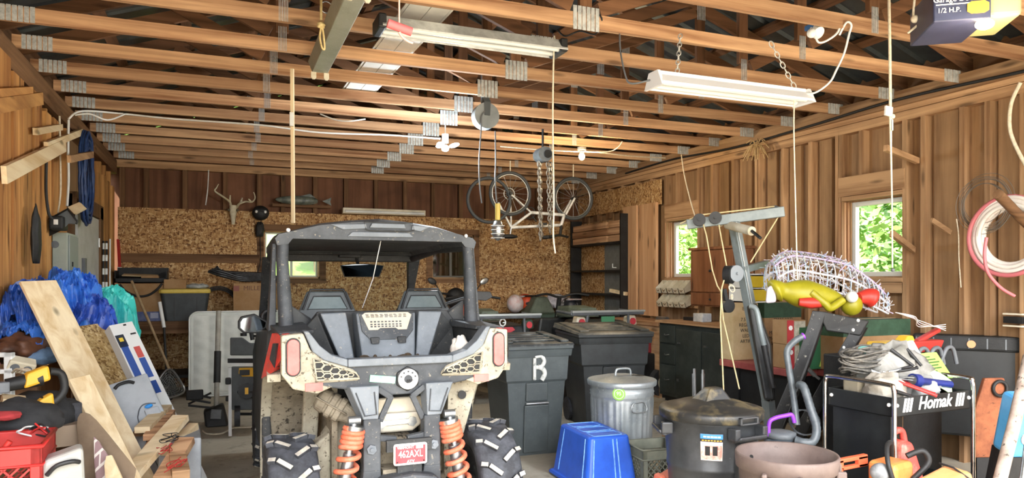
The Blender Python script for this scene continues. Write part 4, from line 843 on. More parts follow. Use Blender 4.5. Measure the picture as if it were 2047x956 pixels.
# contents of the cart's top tray (it stands at z .69)
TARP=pm('dusty_canvas','b4aea3',.9,col2='8f897d',sc=8)
def gridsheet(fn,nu,nv,th): m=MB(); m.grid(fn,nu,nv,th); return m
o=blob('canvas_cover','crumpled grey canvas sheet in the middle of the cart top','sheet',pm('grey_canvas','9b9a96',.9,col2='77766f',sc=6),onc(.40,.31,.87),(.27,.15,.21),.14,5)
o=blob('dust_bag','dusty white cloth bag in the corner of the cart','bag',TARP,onc(.14,.17,.80),(.13,.12,.12),.14,4)
t=thing('cable_bundle','tangle of dusty black extension cables at the back of the cart','cables',onc(.17,.34,.74))
m=MB()
for k in range(16):
    r=rnd.uniform(.07,.15); h_=rnd.uniform(.14,.32); pts=[]
    ph=rnd.uniform(0,6)
    for i in range(14):
        a=2*pi*i/14; pts.append((.03+r*1.5*cos(a)+rnd.uniform(-.01,.01),r*.7*sin(a),h_+.02*sin(2*a+ph)))
    m.tube(bez(pts,2,True),.006,6,closed=True)
m.build('cable_coil',pm('dusty_cable','4b4a47',.8,col2='77736b',sc=30),t)
MB().bx(-.10,.06,-.06,.08,-.0,.13).build('cable_reel_box',pm('dusty_tan_box','a39a86',.9,col2='7f7766',sc=7),t,bev=.02)
# pry bars, pliers, caulk gun and friends
def twin(name,label,cat,p,q,wd,hm,jaw):
    t=thing(name,label,cat,p); q=V(q)-V(p); d=q.normalized(); s=d.cross(V((0,0,1))).normalized()*wd
    for g in(-1,1):
        m=MB(); m.tube(bez([d*0+s*g*.15,q*.35+s*g*1.0,q*.7+s*g*1.3,q+s*g*1.1],5),[.009]*15+[.012],8); m.build('handle',hm,t)
    m=MB(); m.hull([s*.5+d*.02,-s*.5+d*.02,-s*.2-d*.07,s*.2-d*.07],[s*.5+d*.02+V((0,0,.014)),-s*.5+d*.02+V((0,0,.014)),-s*.2-d*.07+V((0,0,.014)),s*.2-d*.07+V((0,0,.014))]); m.build('jaw',jaw,t,bev=.003)
    return t
twin('bolt_cutters','red handled cutters hanging over the front rim of the cart','cutters',onc(.14,.18,.90),onc(.33,-.03,.80),.03,RED,STEEL)
twin('pliers','red handled pliers lying behind the cutters on the cart','pliers',onc(.18,.30,.90),onc(.31,.12,.845),.028,RED,STEEL)
twin('slip_pliers','black handled pliers lying flat on the grey canvas of the cart','pliers',onc(.22,.14,.93),onc(.34,.12,.95),.022,BLACK,STEEL)
CB=pm('caulk_gun_blue','27357d',.4,col2='1f2b66')
p,q=onc(.36,.12,.865),onc(.66,.10,.825)
t=thing('caulk_gun','dark blue caulking gun lying across the front of the cart','caulk gun',p); q=q-p; d=q.normalized()
MB().tube([d*.0,q],.024,14).build('barrel',CB,t); MB().cyl(-d*.03,d*.02,.042,n=20).build('end_ring',CB,t); MB().cyl(-d*.028,d*.0-d*.032,.030,n=18).build('tube_cap',STEEL,t)
MB().tube([-d*.03,-d*.16+V((0,.02,0))],.006,8).build('push_rod',STEEL,t)
t=thing('putty_knife','putty knife with a steel blade among the tools on the cart','knife',onc(.24,.16,.89)); MB().hull([(0,0,0),(.03,.01,0),(.10,-.05,0),(.05,-.08,0)],[(0,0,.003),(.03,.01,.003),(.10,-.05,.003),(.05,-.08,.003)]).build('blade',STEEL,t); MB().tube([(.01,.0,.003),(-.05,.06,.02)],.012,8).build('handle',WHITE,t)
for k,(a,b,lab) in enumerate([((.29,.24,1.05),(.38,.15,.95),'black plastic rod lying upper left on the grey canvas of the cart'),((.41,.22,1.05),(.44,.14,.95),'short black prod beside the longer rod on the cart'),((.06,.03,.83),(.16,.01,.80),'dark steel pry bar standing at the near corner of the cart')]):
    pa=onc(*a); m=MB(); m.tube([V((0,0,0)),onc(*b)-pa],[.013,.009],8); m.build('tool_grip',BLACK,tag(bpy.data.objects.new('hand_tool',None),lab,'tool')) if False else tag(m.build('hand_tool',BLACK,None,loc=pa),lab,'tool')
GP=pm('lime_green_leaflet','a9dd6a',.6,col2='93cf52',sc=5); 
def sheetthing(name,label,cat,mat,c,w,d,rot,bend=.03,th=.004,prn=True):
    t=thing(name,label,cat,c,rot); MB().grid(lambda u,v:((u-.5)*w,(v-.5)*d,bend*sin(pi*u)),8,3,th).build('leaf',mat,t)
    if prn:
        m=MB()
        for k in range(7):
            y=-d*.35+k*d*.11
            m.bx(-w*.36,w*rnd.uniform(.1,.36),y,y+d*.04,bend*.72+.004,bend*.72+.006) if bend<.015 else m.grid(lambda u,v:(-w*.36+w*.6*u,y+d*.04*v,bend*sin(pi*(.14+.6*u))+.005),6,1)
        m.build('print',pm('leaflet_print','40602c',.7) if 'leaflet_print' not in bpy.data.materials else bpy.data.materials['leaflet_print'],t)
    return t
sheetthing('leaflet','lime green printed leaflet leaning upright at the back of the cart','leaflet',GP,onc(.53,.36,.97),.19,.22,(rad(55),.1,.2),.012)
sheetthing('package_sleeve','wide lime green cardboard sleeve at the right end of the cart','sleeve',GP,onc(.66,.25,.92),.24,.20,(rad(50),-.1,-.25),.012)
sheetthing('torn_sleeve','pale green torn sleeve hanging over the right end of the cart','sleeve',pm('pale_green_card','d4ecb8',.6),onc(.62,.14,.84),.16,.14,(rad(40),.5,-.5),.012,prn=False)
sheetthing('crumpled_paper','crumpled white paper on the green sleeves of the cart','paper',WHITE,onc(.60,.31,1.02),.13,.13,(rad(60),.1,.3),.03,prn=False)
o=blob('turquoise_pouch','small turquoise pouch behind the grey canvas on the cart','pouch',pm('turquoise_cloth','86c9c4',.7),onc(.36,.46,1.02),(.08,.045,.04),.1,3)
o=blob('canvas_flap','grey folded flap of canvas hanging to the right on the cart','flap',pm('silver_tarp','a9a9a6',.6,col2='8a8b89',sc=6),onc(.50,.19,.80),(.09,.12,.09),.13,4)
# tools and cans under the top tray
RC=pm('gas_can_red','c74a42',.5,col2='cf8f7e',sc=6,lo=.5,hi=.65)
p=cam(1838,925,4.25)
t=thing('fuel_can','faded red gas can standing on the lower tray of the cart','gas can',(p.x,p.y+.12,.262))
MB().hull([(-.10,-.08,0),(.12,-.08,0),(.12,.09,0),(-.10,.09,0)],[(-.07,-.07,.26),(.02,-.07,.26),(.02,.08,.26),(-.07,.08,.26)]).build('can_body',RC,t,bev=.03,seg=3)
MB().tube(bez([(-.075,0,.2),(-.09,0,.27),(-.05,0,.315),(0,0,.31),(.02,0,.25)],5),.02,10).build('can_handle',RC,t)
p=cam(1775,945,3.95)
t=thing('chainsaw','orange and grey chainsaw lying in front of the cart','chainsaw',(p.x,p.y,.36)); OR=pm('saw_orange','e08a4a',.5,col2='cf7438'); GS=pm('saw_grey','63666a',.6,col2='8d8f90',sc=12)
MB().box((0.02,0,.07),(.20,.16,.14),(0,0,.2)).build('motor_housing',OR,t,bev=.03,seg=3); MB().sph((-.09,-.03,.09),(.06,.05,.05),16,10).build('engine_cover',GS,t)
MB().tube(bez([(-.06,-.1,.02),(-.09,-.08,.14),(-.03,-.02,.22),(.07,.04,.22),(.12,.08,.12)],6),.013,10).build('front_handle',DBLACK,t)
MB().tube(bez([(.08,-.09,.05),(.16,-.12,.14),(.14,-.1,.2),(.07,-.06,.17)],6),.016,10).build('rear_handle',DBLACK,t); MB().sph((-.10,-.085,.05),.014,10,6).build('cap',WHITE,t); MB().box((0,0,-.177),(.20,.14,.36)).build('saw_base',GS,t,bev=.02)
p=cam(1890,948,3.75)
t=thing('chainsaw_case','pale orange plastic case with a black strap at the bottom right','case',(p.x,p.y,.0)); OC=pm('pale_orange_plastic','e3a06a',.5,col2='d9945c')
MB().hull([(-.16,-.09,0),(.14,-.09,0),(.14,.1,0),(-.16,.1,0)],[(-.14,-.08,.44),(.11,-.08,.50),(.11,.08,.51),(-.12,.08,.45)]).build('case_body',OC,t,bev=.03,seg=3); MB().tube([(.04,-.105,.1),(.055,-.095,.47),(.06,.0,.505),(.06,.08,.51)],.006,6).build('strap',BLACK,t)
p=cam(1702,925,4.02)
t=thing('chainsaw_scabbard','orange red slotted bar cover between the brown barrel and the cart','bar cover',(p.x,p.y,.468),(0,-.05,0)); OB=pm('orange_red_plastic','d9623f',.5,col2='c85a3a',sc=9)
m=MB(); m.bx(-.10,.11,-.015,.015,-.03,-.012); m.bx(-.10,.11,-.015,.015,.012,.035); m.bx(.04,.11,-.015,.015,-.03,.03); m.bx(-.10,-.07,-.015,.015,-.03,.03); m.build('bar',OB,t,bev=.004); MB().cyl((-.085,0,-.46),(-.085,0,-.02),.016).build('stand',OB,t)
# ================= right side, behind the cans =================
# green-black workbench against the right wall
GBK=pm('green_black_paint','2b3230',.6,col2='454b47',sc=4,lo=.45,hi=.75,col3='5d615a',sc3=50,lo3=.66,hi3=.75)
t=thing('workbench_cabinet','dark green-black painted workbench cabinet with drawers below the farther window','cabinet',(5.28,6.85,0))
m=MB(); m.bx(-.27,.25,-.78,.68,.08,.96); m.build('carcass',GBK,t,bev=.005)
MB().bx(-.31,.27,-.82,.72,.96,.99).build('bench_top',W['studY'],t,bev=.003)
for y0,y1,z0,z1 in((.34,.66,.72,.93),(.34,.66,.47,.70),(.34,.66,.12,.45)):
    d=MB().bx(-.285,-.27,y0,y1,z0,z1).build('drawer',GBK,t,bev=.004); MB().tube(bez([(-.285,(y0+y1)/2-.05,(z0+z1)/2),(-.31,(y0+y1)/2,(z0+z1)/2-.01),(-.285,(y0+y1)/2+.05,(z0+z1)/2)],4),.006,6).build('drawer_pull',STEEL,d)
for y0,y1 in((-.16,.31),(-.74,-.19)):
    d=MB().bx(-.285,-.27,y0,y1,.12,.90).build('door',GBK,t,bev=.004)
    MB().box((-.292,y1-.06,.74),(.014,.05,.02)).build('door_latch',STEEL,d); MB().box((-.292,y1-.04,.3),(.01,.03,.03)).build('door_hinge',STEEL,d)
MB().bx(-.2,.2,-.76,.66,0,.08).build('plinth',DBLACK,t)
# low wooden counter beyond it
o=MB().bx(5.05,5.55,7.62,9.0,.90,.945).build('bench_board',W['beamY'],None,bev=.003); tag(o,'pale wooden bench board below the tall planks on the right wall','bench')
struct(MB().bx(5.08,5.12,7.64,9.0,0,.90).build('trim_1',W['studY']))
# wall cupboard
t=thing('wall_cupboard','small brown wooden wall cupboard hung beside the farther window','cupboard',(5.45,6.90,1.17)); CWD=wood('cupboard_wood','8f5d38','6a3f22','Z',8,1,c3='512e18',var=.05)
MB().bx(-.14,.13,-.40,.40,0,.69).build('carcass',CWD,t,bev=.004); MB().bx(-.16,.13,-.43,.43,.67,.70).build('cornice',CWD,t); d=MB().bx(-.158,-.14,-.385,.385,.17,.66).build('door',CWD,t,bev=.006); MB().sph((-.17,.0,.42),.015,10,6).build('knob',DBLACK,d)
d=MB().bx(-.158,-.14,-.385,.385,.015,.155).build('drawer',CWD,t,bev=.006); MB().sph((-.17,.0,.085),.013,10,6).build('knob',DBLACK,d)
# parts bins under the far window
for k,(z,n) in enumerate([(1.33,5),(1.15,5)]):
    for i in range(n):
        y=8.16-i*.13-.02*k
        tt=thing('parts_bin','cream tilting parts bin in the upper row under the farther window' if k==0 else 'cream tilting parts bin in the lower row under the farther window','parts bin',(5.49,y,z),(0,-.35,0),group='cream parts bins on the right wall')
        m=MB(); m.bx(-.07,.07,-.055,.055,0,.008);m.bx(-.07,-.062,-.055,.055,0,.07);m.bx(.062,.07,-.055,.055,0,.13)
        for s in(-1,1): m.hull([(-.07,s*.055,0),(.07,s*.055,0),(.07,s*.055,.13),(-.07,s*.055,.07)],[(-.07,s*.049,0),(.07,s*.049,0),(.07,s*.049,.13),(-.07,s*.049,.07)])
        m.build('bin_shell',CREAM,tt); MB().tube([(-.075,-.025,.05),(-.08,0,.03),(-.075,.025,.05)],.005,6).build('bin_tab',pm('brown_tab','7a6444',.6) if 'brown_tab' not in bpy.data.materials else bpy.data.materials['brown_tab'],tt)
o=MB().bx(5.56,5.585,7.5,8.25,1.12,1.50).build('backing_board',W['studY'],None); tag(o,'plywood strip that carries the cream parts bins','board')
# odds on the bench
o=MB().box((0,0,.05),(.13,.18,.10)).build('small_box',pm('blue_white_box','b7c3cf',.6,col2='dfe4e8',sc=14),None,loc=(5.25,7.0,.99),bev=.006); tag(o,'small pale blue box on the workbench cabinet','box')
m=MB(); m.cyl((0,-.1,.035),(0,.1,.035),.035,n=18); m.cyl((0,.1,.035),(0,.13,.035),.02); o=m.build('metal_canister',STEEL,None,loc=(5.2,7.75,.947)); tag(o,'steel canister lying on the bench beside the cabinet','canister')
o=MB().box((0,0,.02),(.10,.2,.04)).build('dark_case',DBLACK,None,loc=(5.3,7.28,.99),bev=.004); tag(o,'flat dark case on the far end of the workbench cabinet','case')
o=MB().box((0,0,.03),(.06,.4,.06)).build('wood_offcut',W['freshY'],None,loc=(5.45,6.4,.99)); tag(o,'pale wood offcut at the wall end of the workbench cabinet','wood')
# shelf unit in the far right corner
t=thing('shelf_unit','dark open shelf unit in the far right corner','shelf',(5.44,9.9,0)); DKW=W['darkY']
for y in(-.82,.78): MB().bx(-.06,.14,y,y+.035,0,2.45).build('upright',DBLACK,t)
for z in(.90,1.24,1.60,2.02): MB().bx(-.06,.14,-.80,.80,z,z+.03).build('shelf',DBLACK,t)
MB().bx(.13,.145,-.05,.80,.9,2.4).build('back_panel',OSB,t); MB().bx(.12,.135,-.80,-.02,.9,2.05).build('back_panel',pm('grey_board','7b7d7a',.7,col2='6b6c68'),t)
for k,(z,h_,x) in enumerate([(2.05,.10,.02),(2.155,.10,.0),(2.26,.10,.03)]):
    for y0,y1 in((-.78,-.42),(-.40,.76)):
        o=MB().bx(-.05,.12,y0+x,y1-x,0,h_-.004).build('lumber_plank',W['beamY'],None,loc=(5.44,9.9,z-.0),bev=.004)
        tag(o,['bottom','middle','top'][k]+' '+('short plank' if y0<-.5 else 'long plank')+' of the stack on the corner shelf','plank','planks on the corner shelf')
o=MB().box((0,0,0),(.05,.32,.05),(.15,0,.3)).build('wood_stick',W['freshY'],None,loc=(5.41,9.2,1.30)); tag(o,'pale stick poking out of the corner shelf','stick')
m=MB(); m.tube([(0,0,.06),(0,0,0),(0,-.1,0)],.008,6); o=m.build('shelf_hook',WHITE,None,loc=(5.37,9.3,1.66)); tag(o,'white metal shelf hook on the corner shelf front','hook')
# ---- home gym
HG=pm('gym_grey','8a9496',.45,.2,col2='778184',sc=6)
hg=thing('home_gym','grey steel home gym tower with pulleys and cables, leaning over','home gym',(4.05,4.55,0))
def zc(x,y,z): return cam(x,y,z)
A=cam(1467,445,6.05); B=cam(1535,800,5.85)
def G(n,mat,fn,par=None,**k):
    m=MB(); fn(m); return m.build(n,mat,par or hg,world=True,**k)
G('upright',HG,lambda m:m.bar(A,B,.085,.065,(1,0,0)),bev=.006)
G('upright_edge',WHITE,lambda m:m.bar(A+V((-.02,-.055,0)),B+V((-.02,-.055,0)),.004,.004,(1,0,0)))
a,b=cam(1373,449,6.15),cam(1568,423,5.95)
arm=G('top_arm',HG,lambda m:m.bar(a,b,.05,.085),bev=.006)
for x,y in((1398,440),(1430,436),(1548,424)):
    c=cam(x,y,6.05); n=(b-a).normalized().cross(V((0,0,1))).normalized()
    G('pulley',BLACK,lambda m:(m.cyl(c-n*.04,c+n*.04,.052,n=24),m.cyl(c+n*.06,c-n*.06,.012,n=10)),arm)
c=cam(1470,547,5.9); G('pulley',BLACK,lambda m:m.cyl(c+V((-.06,.05,-.01)),c+V((-.03,.0,-.01)),.075,n=26))
dl=pm('pulley_disc','9fa8b0',.4,.3)
G('pulley_cover',dl,lambda m:(m.cyl(c+V((0,-.02,0)),c+V((0,.02,0)),.068,n=28),m.cyl(c+V((0,-.04,0)),c+V((0,.0,0)),.012,n=10)))
c2=cam(1459,612,5.9); G('pulley',BLACK,lambda m:(m.cyl(c2+V((-.02,-.02,0)),c2+V((-.02,.03,0)),.055,n=24),m.bar(c2+V((-.06,0,.14)),c2+V((-.03,.0,0)),.03,.03)))
G('cross_arm',HG,lambda m:m.bar(cam(1485,540,5.95),cam(1532,527,6.3),.05,.055),bev=.004)
G('foam_roller',CREAM,lambda m:m.cyl(cam(1455,450,6.1),cam(1503,462,5.75),.037,n=20)); G('roller_bar',DBLACK,lambda m:m.cyl(cam(1503,462,5.75),cam(1520,476,5.62),.013))
G('foam_roller',CREAM,lambda m:m.cyl(cam(1440,447,6.2),cam(1428,444,6.3),.03,n=16))
CBL=pm('gym_cable','e6d6a8',.6,col2='d0be8c',sc=30)
for pts in ([(1360,447,6.2),(1398,430,6.05),(1548,413,6.0)],[(1558,430,6.0),(1500,525,6.0)],[(1405,446,6.05),(1412,470,6.0),(1424,540,6.0),(1434,572,5.9),(1442,584,5.85)],[(1437,450,6.05),(1452,530,5.95),(1462,568,5.95)],[(1452,545,5.9),(1443,575,5.85),(1440,640,5.8),(1447,790,5.4)],[(1441,584,5.85),(1446,640,5.8),(1478,778,5.4)]):
    G('cable',CBL,lambda m:m.tube([cam(*q) for q in pts],.006,6))
G('cable_knot',ROPEW,lambda m:(m.torus(cam(1463,577,5.9),.03,.006,Euler((1.2,.3,0)).to_matrix(),16,6),m.torus(cam(1463,594,5.9),.02,.006,Euler((1.57,0,.6)).to_matrix(),16,6)))
G('back_pad',pm('black_vinyl','26282a',.45,col2='3a3c3d'),lambda m:m.hull([cam(1497,612,5.75),cam(1512,608,5.75),cam(1540,690,5.7),cam(1548,800,5.7),cam(1530,800,5.7)],[cam(1492,612,5.95),cam(1512,605,5.95),cam(1543,690,5.9),cam(1550,800,5.9),cam(1526,800,5.9)]),bev=.015)
G('side_tube',HG,lambda m:m.tube(bez([cam(1499,612,5.65),cam(1512,620,5.62),cam(1520,660,5.6),cam(1527,690,5.6)],4),.022,10))
G('tube_grip',BLACK,lambda m:m.tube(bez([cam(1527,690,5.6),cam(1535,730,5.6),cam(1545,775,5.6)],4),.024,10))
G('base_beam',HG,lambda m:m.bar(V((B.x-.1,B.y-.1,.04)),V((B.x-.1,B.y+.7,.04)),.08,.06),bev=.006); G('upright_foot',HG,lambda m:m.bar(B,V((B.x+.05,B.y-.02,.04)),.085,.065,(1,0,0)))
G('guide_rod',STEEL,lambda m:m.cyl(cam(1388,738,6.3),cam(1390,830,6.1),.012)); G('guide_rod',STEEL,lambda m:m.cyl(cam(1405,740,6.3),cam(1405,830,6.1),.012)); G('rod_clamp',STEEL,lambda m:(m.cyl(cam(1387,748,6.3),cam(1388,800,6.2),.018),m.cyl(cam(1405,748,6.3),cam(1405,800,6.2),.018)))
# ---- black mud-splashed steel frame
SPL=pm('mud_splashed_black','151617',.55,col2='2c2c2b',sc=5,col3='8d8a80',sc3=22,lo3=.62,hi3=.72)
t=thing('plow_frame','mud-splashed black steel frame with two slanting legs behind the cart','steel frame',cam(1640,860,5.2)*1)
def S_(n,fn,mat=SPL,par=None,**k): m=MB(); fn(m); return m.build(n,mat,par or t,world=True,**k)
z1=5.35
S_('head_plate',lambda m:m.hull([cam(1634,621,z1),cam(1738,642,z1-.02),cam(1720,672,z1-.02),cam(1652,662,z1)],[cam(1634,621,z1+.12),cam(1738,642,z1+.1),cam(1720,672,z1+.1),cam(1652,662,z1+.12)]),bev=.01)
l1=S_('leg',lambda m:m.hull([cam(1624,621,z1),cam(1652,624,z1),cam(1615,735,z1-.05),cam(1560,870,z1-.1),cam(1530,870,z1-.1),cam(1587,735,z1-.05)],[cam(1628,621,z1+.08),cam(1656,624,z1+.08),cam(1619,735,z1+.03),cam(1564,870,z1),cam(1534,870,z1),cam(1591,735,z1+.03)]),bev=.006)
l2=S_('leg',lambda m:m.hull([cam(1703,655,z1),cam(1732,655,z1),cam(1668,765,z1-.05),cam(1600,890,z1-.1),cam(1570,890,z1-.1),cam(1640,765,z1-.05)],[cam(1707,655,z1+.08),cam(1736,655,z1+.08),cam(1672,765,z1+.03),cam(1604,890,z1),cam(1574,890,z1),cam(1644,765,z1+.03)]),bev=.006)
S_('bolt',lambda m:[m.sph(cam(x,y,z1-.01),.014,10,6) for x,y in((1620,687),(1613,705),(1705,660),(1686,695),(1676,713),(1715,641))],WHITE)
S_('gas_strut',lambda m:(m.cyl(cam(1610,733,z1),cam(1629,751,z1),.016),m.cyl(cam(1629,751,z1),cam(1638,758,z1),.010)),STEEL)
S_('foot_beam',lambda m:m.bar(V((cam(1560,880,5.3).x-.05,cam(1560,880,5.3).y,.04)),V((cam(1560,880,5.3).x+.3,cam(1560,880,5.3).y,.04)),.08,.08),bev=.006)
S_('lever',lambda m:m.tube([cam(1575,670,z1-.05),cam(1600,671,z1-.05)],.02,8)) if False else None
# ---- vacuum cleaner
c=cam(1562,875,4.75); VB=pm('vacuum_blue_grey','47525c',.4,col2='353d44'); PUR=pm('purple_plastic','8a3fc0',.4); VG=pm('hose_grey','636b70',.4,col2='50575c',sc=20)
t=thing('vacuum_cleaner','grey vacuum cleaner with a purple handle and a curved hose','vacuum cleaner',(c.x,c.y,0))
def VC(n,fn,mat,par=None,**k): m=MB(); fn(m); return m.build(n,mat,par or t,world=True,**k)
VC('motor_body',lambda m:m.lathe([(0,.0),(.11,.0),(.12,.03),(.115,.36),(.12,.39),(.10,.45),(0,.47)],(c.x,c.y,0),30),VB)
VC('dust_lid',lambda m:m.lathe([(.09,.45),(.10,.455),(.10,.485),(.06,.495),(0,.495)],(c.x-.01,c.y,0.0),26),GREYP)
VC('carry_handle',lambda m:m.tube(bez([cam(1536,872,4.72),cam(1538,845,4.72),cam(1550,836,4.72),cam(1572,831,4.72),cam(1583,830,4.72),cam(1588,845,4.72)],5),.014,10),PUR)
VC('wand',lambda m:m.tube(bez([cam(1607,672,4.9),cam(1590,681,4.9),cam(1574,700,4.9),cam(1576,730,4.88),cam(1586,790,4.85),cam(1593,850,4.8)],6),[.022]*31,12),VG)
VC('wand_tip',lambda m:m.cyl(cam(1604,673,4.9),cam(1607,671.5,4.9),.024,n=14),PUR)
hp=bez([cam(1597,770,4.8),cam(1607,775,4.75),cam(1620,815,4.7),cam(1632,855,4.65),cam(1626,882,4.62),cam(1608,885,4.62),cam(1590,880,4.65)],9)
VC('hose',lambda m:m.tube(hp,[.026+.002*(k%2) for k in range(len(hp))],12),VG)
VC('cord',lambda m:[m.torus(cam(1605,845,4.82)+V((.006*k,0,0)),.09,.004,Euler((0,1.35,.5+.1*k)).to_matrix(),24,6) for k in range(5)],GREYP)
# ---- Christmas boxes on a red trailer deck
RDECK=pm('faded_red_deck','a85a54',.6,col2='8d3f3d',sc=5)
dk=thing('utility_trailer','low trailer with a faded red deck carrying the boxes','trailer',(4.55,5.55,0))
m=MB(); m.bx(-.54,.50,.10,.34,.69,.75); m.bx(-.53,.50,-.55,.10,.69,.75); m.bx(-.24,.50,-.88,-.55,.69,.75); m.build('deck',RDECK,dk,bev=.004)
m=MB(); m.bx(-.50,.46,.12,.32,.30,.69); m.bx(-.48,.46,-.50,.14,.30,.69); m.bx(-.20,.46,-.84,-.50,.30,.69); m.build('under_frame',DBLACK,dk)
for s in(-1,1): MB().cyl((s*.38,.2,.18),(s*.44,.2,.18),.18,n=26).build('wheel',RUBBER,dk)
MB().tube([(.1,-.7,.28),(.1,-.84,.04)],.02,8).build('tow_bar',DBLACK,dk)
# put the trailer under the boxes
GRB=pm('dark_green_print','2f4a36',.7,col2='3c5a45',sc=10)
def carton(name,label,c,w,d,h,mat,rz=0,band=None,tx=None,tape=True,ms=.03):
    t=thing(name,label,'box',c,(0,0,rz)); MB().box((0,0,h/2),(w,d,h)).build('carton',mat,t,bev=.004)
    if band: MB().box((0,0,h-band[0]/2+.0005),(w+.003,d+.003,band[0])).build('printed_band',band[1],t)
    if tape: MB().box((0,0,h+.001),(w*.99,.05,.002)).build('tape',CARDL,t)
    for k,(s,z) in enumerate(tx or []): text(s,ms,INK,t,frame((0,-d/2-.002,z),EX,EZ),ext=.0005)
    return t
p=cam(1490,720,6.5)
carton('christmas_tree_box','tall pale tan tree box standing left of the other cartons, behind the gym tower',(4.465,5.40,.752),.28,.18,.52,CARDL,.0,None,[('EST.',.47),('7.5 FT',.37),('REGLER',.32),('WALT',.27),('LED',.22),('ARTIFI',.17)],ms=.045)
p=cam(1550,710,6.25)
carton('artificial_tree_box','large brown carton with a green band printed with black manufacturing text',(4.90,5.42,.752),.44,.22,.52,CARD,.0,(.14,GRB),[('CMAS ARTI',.36),('(T-67) 7.5F',.30),('MANUFACTURE',.24),('MANUFACTORY',.19),('DONGGUAN',.14)],ms=.046)
p=cam(1735,740,5.95)
carton('long_carton','long brown carton with a dark green band, lying behind the steel frame',(4.96,4.47,.752),.74,.32,.41,CARD,.0,(.13,GRB),None)
def lightbox(label,x,y,z,zb,col,w=.20,h=.20,group='ornament boxes'):
    p=cam(x,y,z); t=thing('ornament_box',label,'box',(p.x,p.y,zb),(0,0,.0)); RDP=pm('xmas_red_print','b8383c',.6) if 'xmas_red_print' not in bpy.data.materials else bpy.data.materials['xmas_red_print']
    MB().box((0,0,h/2),(w,.17,h)).build('carton',CARD,t,bev=.003); MB().box((-w*.33,-.0875,h/2),(w*.34,.004,h)).build('printed_side',RDP if col=='r' else GRB,t)
    MB().cyl((-w*.33,-.0895,h*.68),(-w*.33,-.092,h*.68),.022,n=6,sm=False).build('printed_star',WINK,t)
    MB().box((w*.17,-.087,h/2),(w*.6,.003,h*.9)).build('window_film',pm('ornament_picture','a79c8a',.4,col2='cfc6b4',sc=30) if 'ornament_picture' not in bpy.data.materials else bpy.data.materials['ornament_picture'],t); return t
lightbox('lower red-edged ornament box beside the tree carton',1578,722,6.05,.752,'r')
lightbox('upper red-edged ornament box beside the tree carton',1577,668,6.05,.954,'r')
p=cam(1622,720,6.0)
t=thing('green_gift_box','dark green box with a white star print left of the steel frame','box',(p.x+.02,p.y+.02,.752)); MB().box((0,0,.17),(.26,.2,.34)).build('carton',pm('forest_green_print','2f6b46',.6),t,bev=.003)
MB().cyl((-.06,-.102,.25),(-.06,-.106,.25),.035,n=6,sm=False).build('printed_star',WINK,t); MB().hull([(-.02,-.102,.02),(.09,-.102,.02),(.04,-.102,.17)],[(-.02,-.104,.02),(.09,-.104,.02),(.04,-.104,.17)]).build('printed_tree',pm('lime_print','b7cf5a',.6),t)
p=cam(1655,728,5.7); o=blob('tinsel_bag','clear bag of red and white ornaments between the frame legs','bag',pm('red_white_mix','c8605a',.5,col2='ecd9d2',sc=40),(p.x+.1,p.y-.02,.80),(.09,.07,.07),.08,5)
dk.location=(4.85,5.15,0)
# folded cardboard and cushions on the floor by the gym
p=onZ(1440,800,.32); t=thing('flat_carton','flattened pale cardboard lying behind the black can','cardboard',(3.66,4.88,0)); MB().box((0,0,.30),(.62,.30,.03),(.10,0,.06)).build('top_flap',CARDL,t); MB().box((0,.02,.14),(.58,.26,.28)).build('carton',CARD,t)
# white cube shelf with yellow drawers
p=cam(1520,602,6.35); t=thing('drawer_cube','white open cube holding yellow drawers, on top of the tree cartons','drawer unit',(4.66,5.33,1.275)); YEL=pm('yellow_plastic','e7cc3c',.5,col2='d8bb2e')
m=MB(); w,d,h=.30,.28,.27
m.bx(-w/2,-w/2+.012,0,d,0,h);m.bx(w/2-.012,w/2,0,d,0,h);m.bx(-w/2,w/2,0,d,h-.012,h);m.bx(-w/2,w/2,0,d,0,.012);m.bx(-w/2,w/2,d-.01,d,0,h);m.bx(-w/2,w/2,0.02,d,.130,.138); m.build('cube_shell',WHITE,t)
for z in(.015,.142):
    m=MB(); m.hull([(-.125,.03,z),(.125,.03,z),(.125,.27,z),(-.125,.26,z)],[(-.13,.0,z+.105),(.13,.0,z+.105),(.13,.265,z+.105),(-.13,.265,z+.105)]); m.build('drawer',YEL,t,bev=.006)
# wire light sculpture and plastic lawn figure
cw=cam(1655,640,5.95)
t=thing('wire_light_sculpture','long white wire frame lawn decoration wound with string lights, on top of the cartons','light decoration',(cw.x,cw.y,1.16))
WW=pm('white_wire','e9e8e4',.4,col2='d3cfe0',sc=20); LIL=pm('lilac_wire','bfaed0',.5); PBL=pm('pale_blue_wire','b9cfe6',.5)
path=[(1540,560,.19),(1570,545,.22),(1620,552,.24),(1680,565,.24),(1730,590,.2),(1765,612,.13)]
axis=[cam(x,y,5.95) for x,y,_ in path]; rr_=[r for *_,r in path]
ctr=bez(axis,8); m=MB(); m2=MB(); m3=MB(); rad_=[]
for i in range(len(ctr)):
    f=i/(len(ctr)-1)*(len(rr_)-1); k=min(int(f),len(rr_)-2); rad_.append(rr_[k]+(rr_[k+1]-rr_[k])*(f-k))
dirx=(ctr[-1]-ctr[0]).normalized(); sidev=dirx.cross(V((0,0,1))).normalized()
def ringp(i,a,s=1): return ctr[i]+sidev*(rad_[i]*s*cos(a)*.8)+V((0,0,1))*(rad_[i]*s*sin(a)*.78)
for i in range(0,len(ctr),2):
    (m if i%3 else m3).tube([ringp(i,rad(-35)+k*rad(250)/16) for k in range(17)],.005,5)
for a in (-35,5,50,90,130,175,215): (m2 if a in(90,50) else m).tube([ringp(i,rad(a)) for i in range(len(ctr))],.009,6)
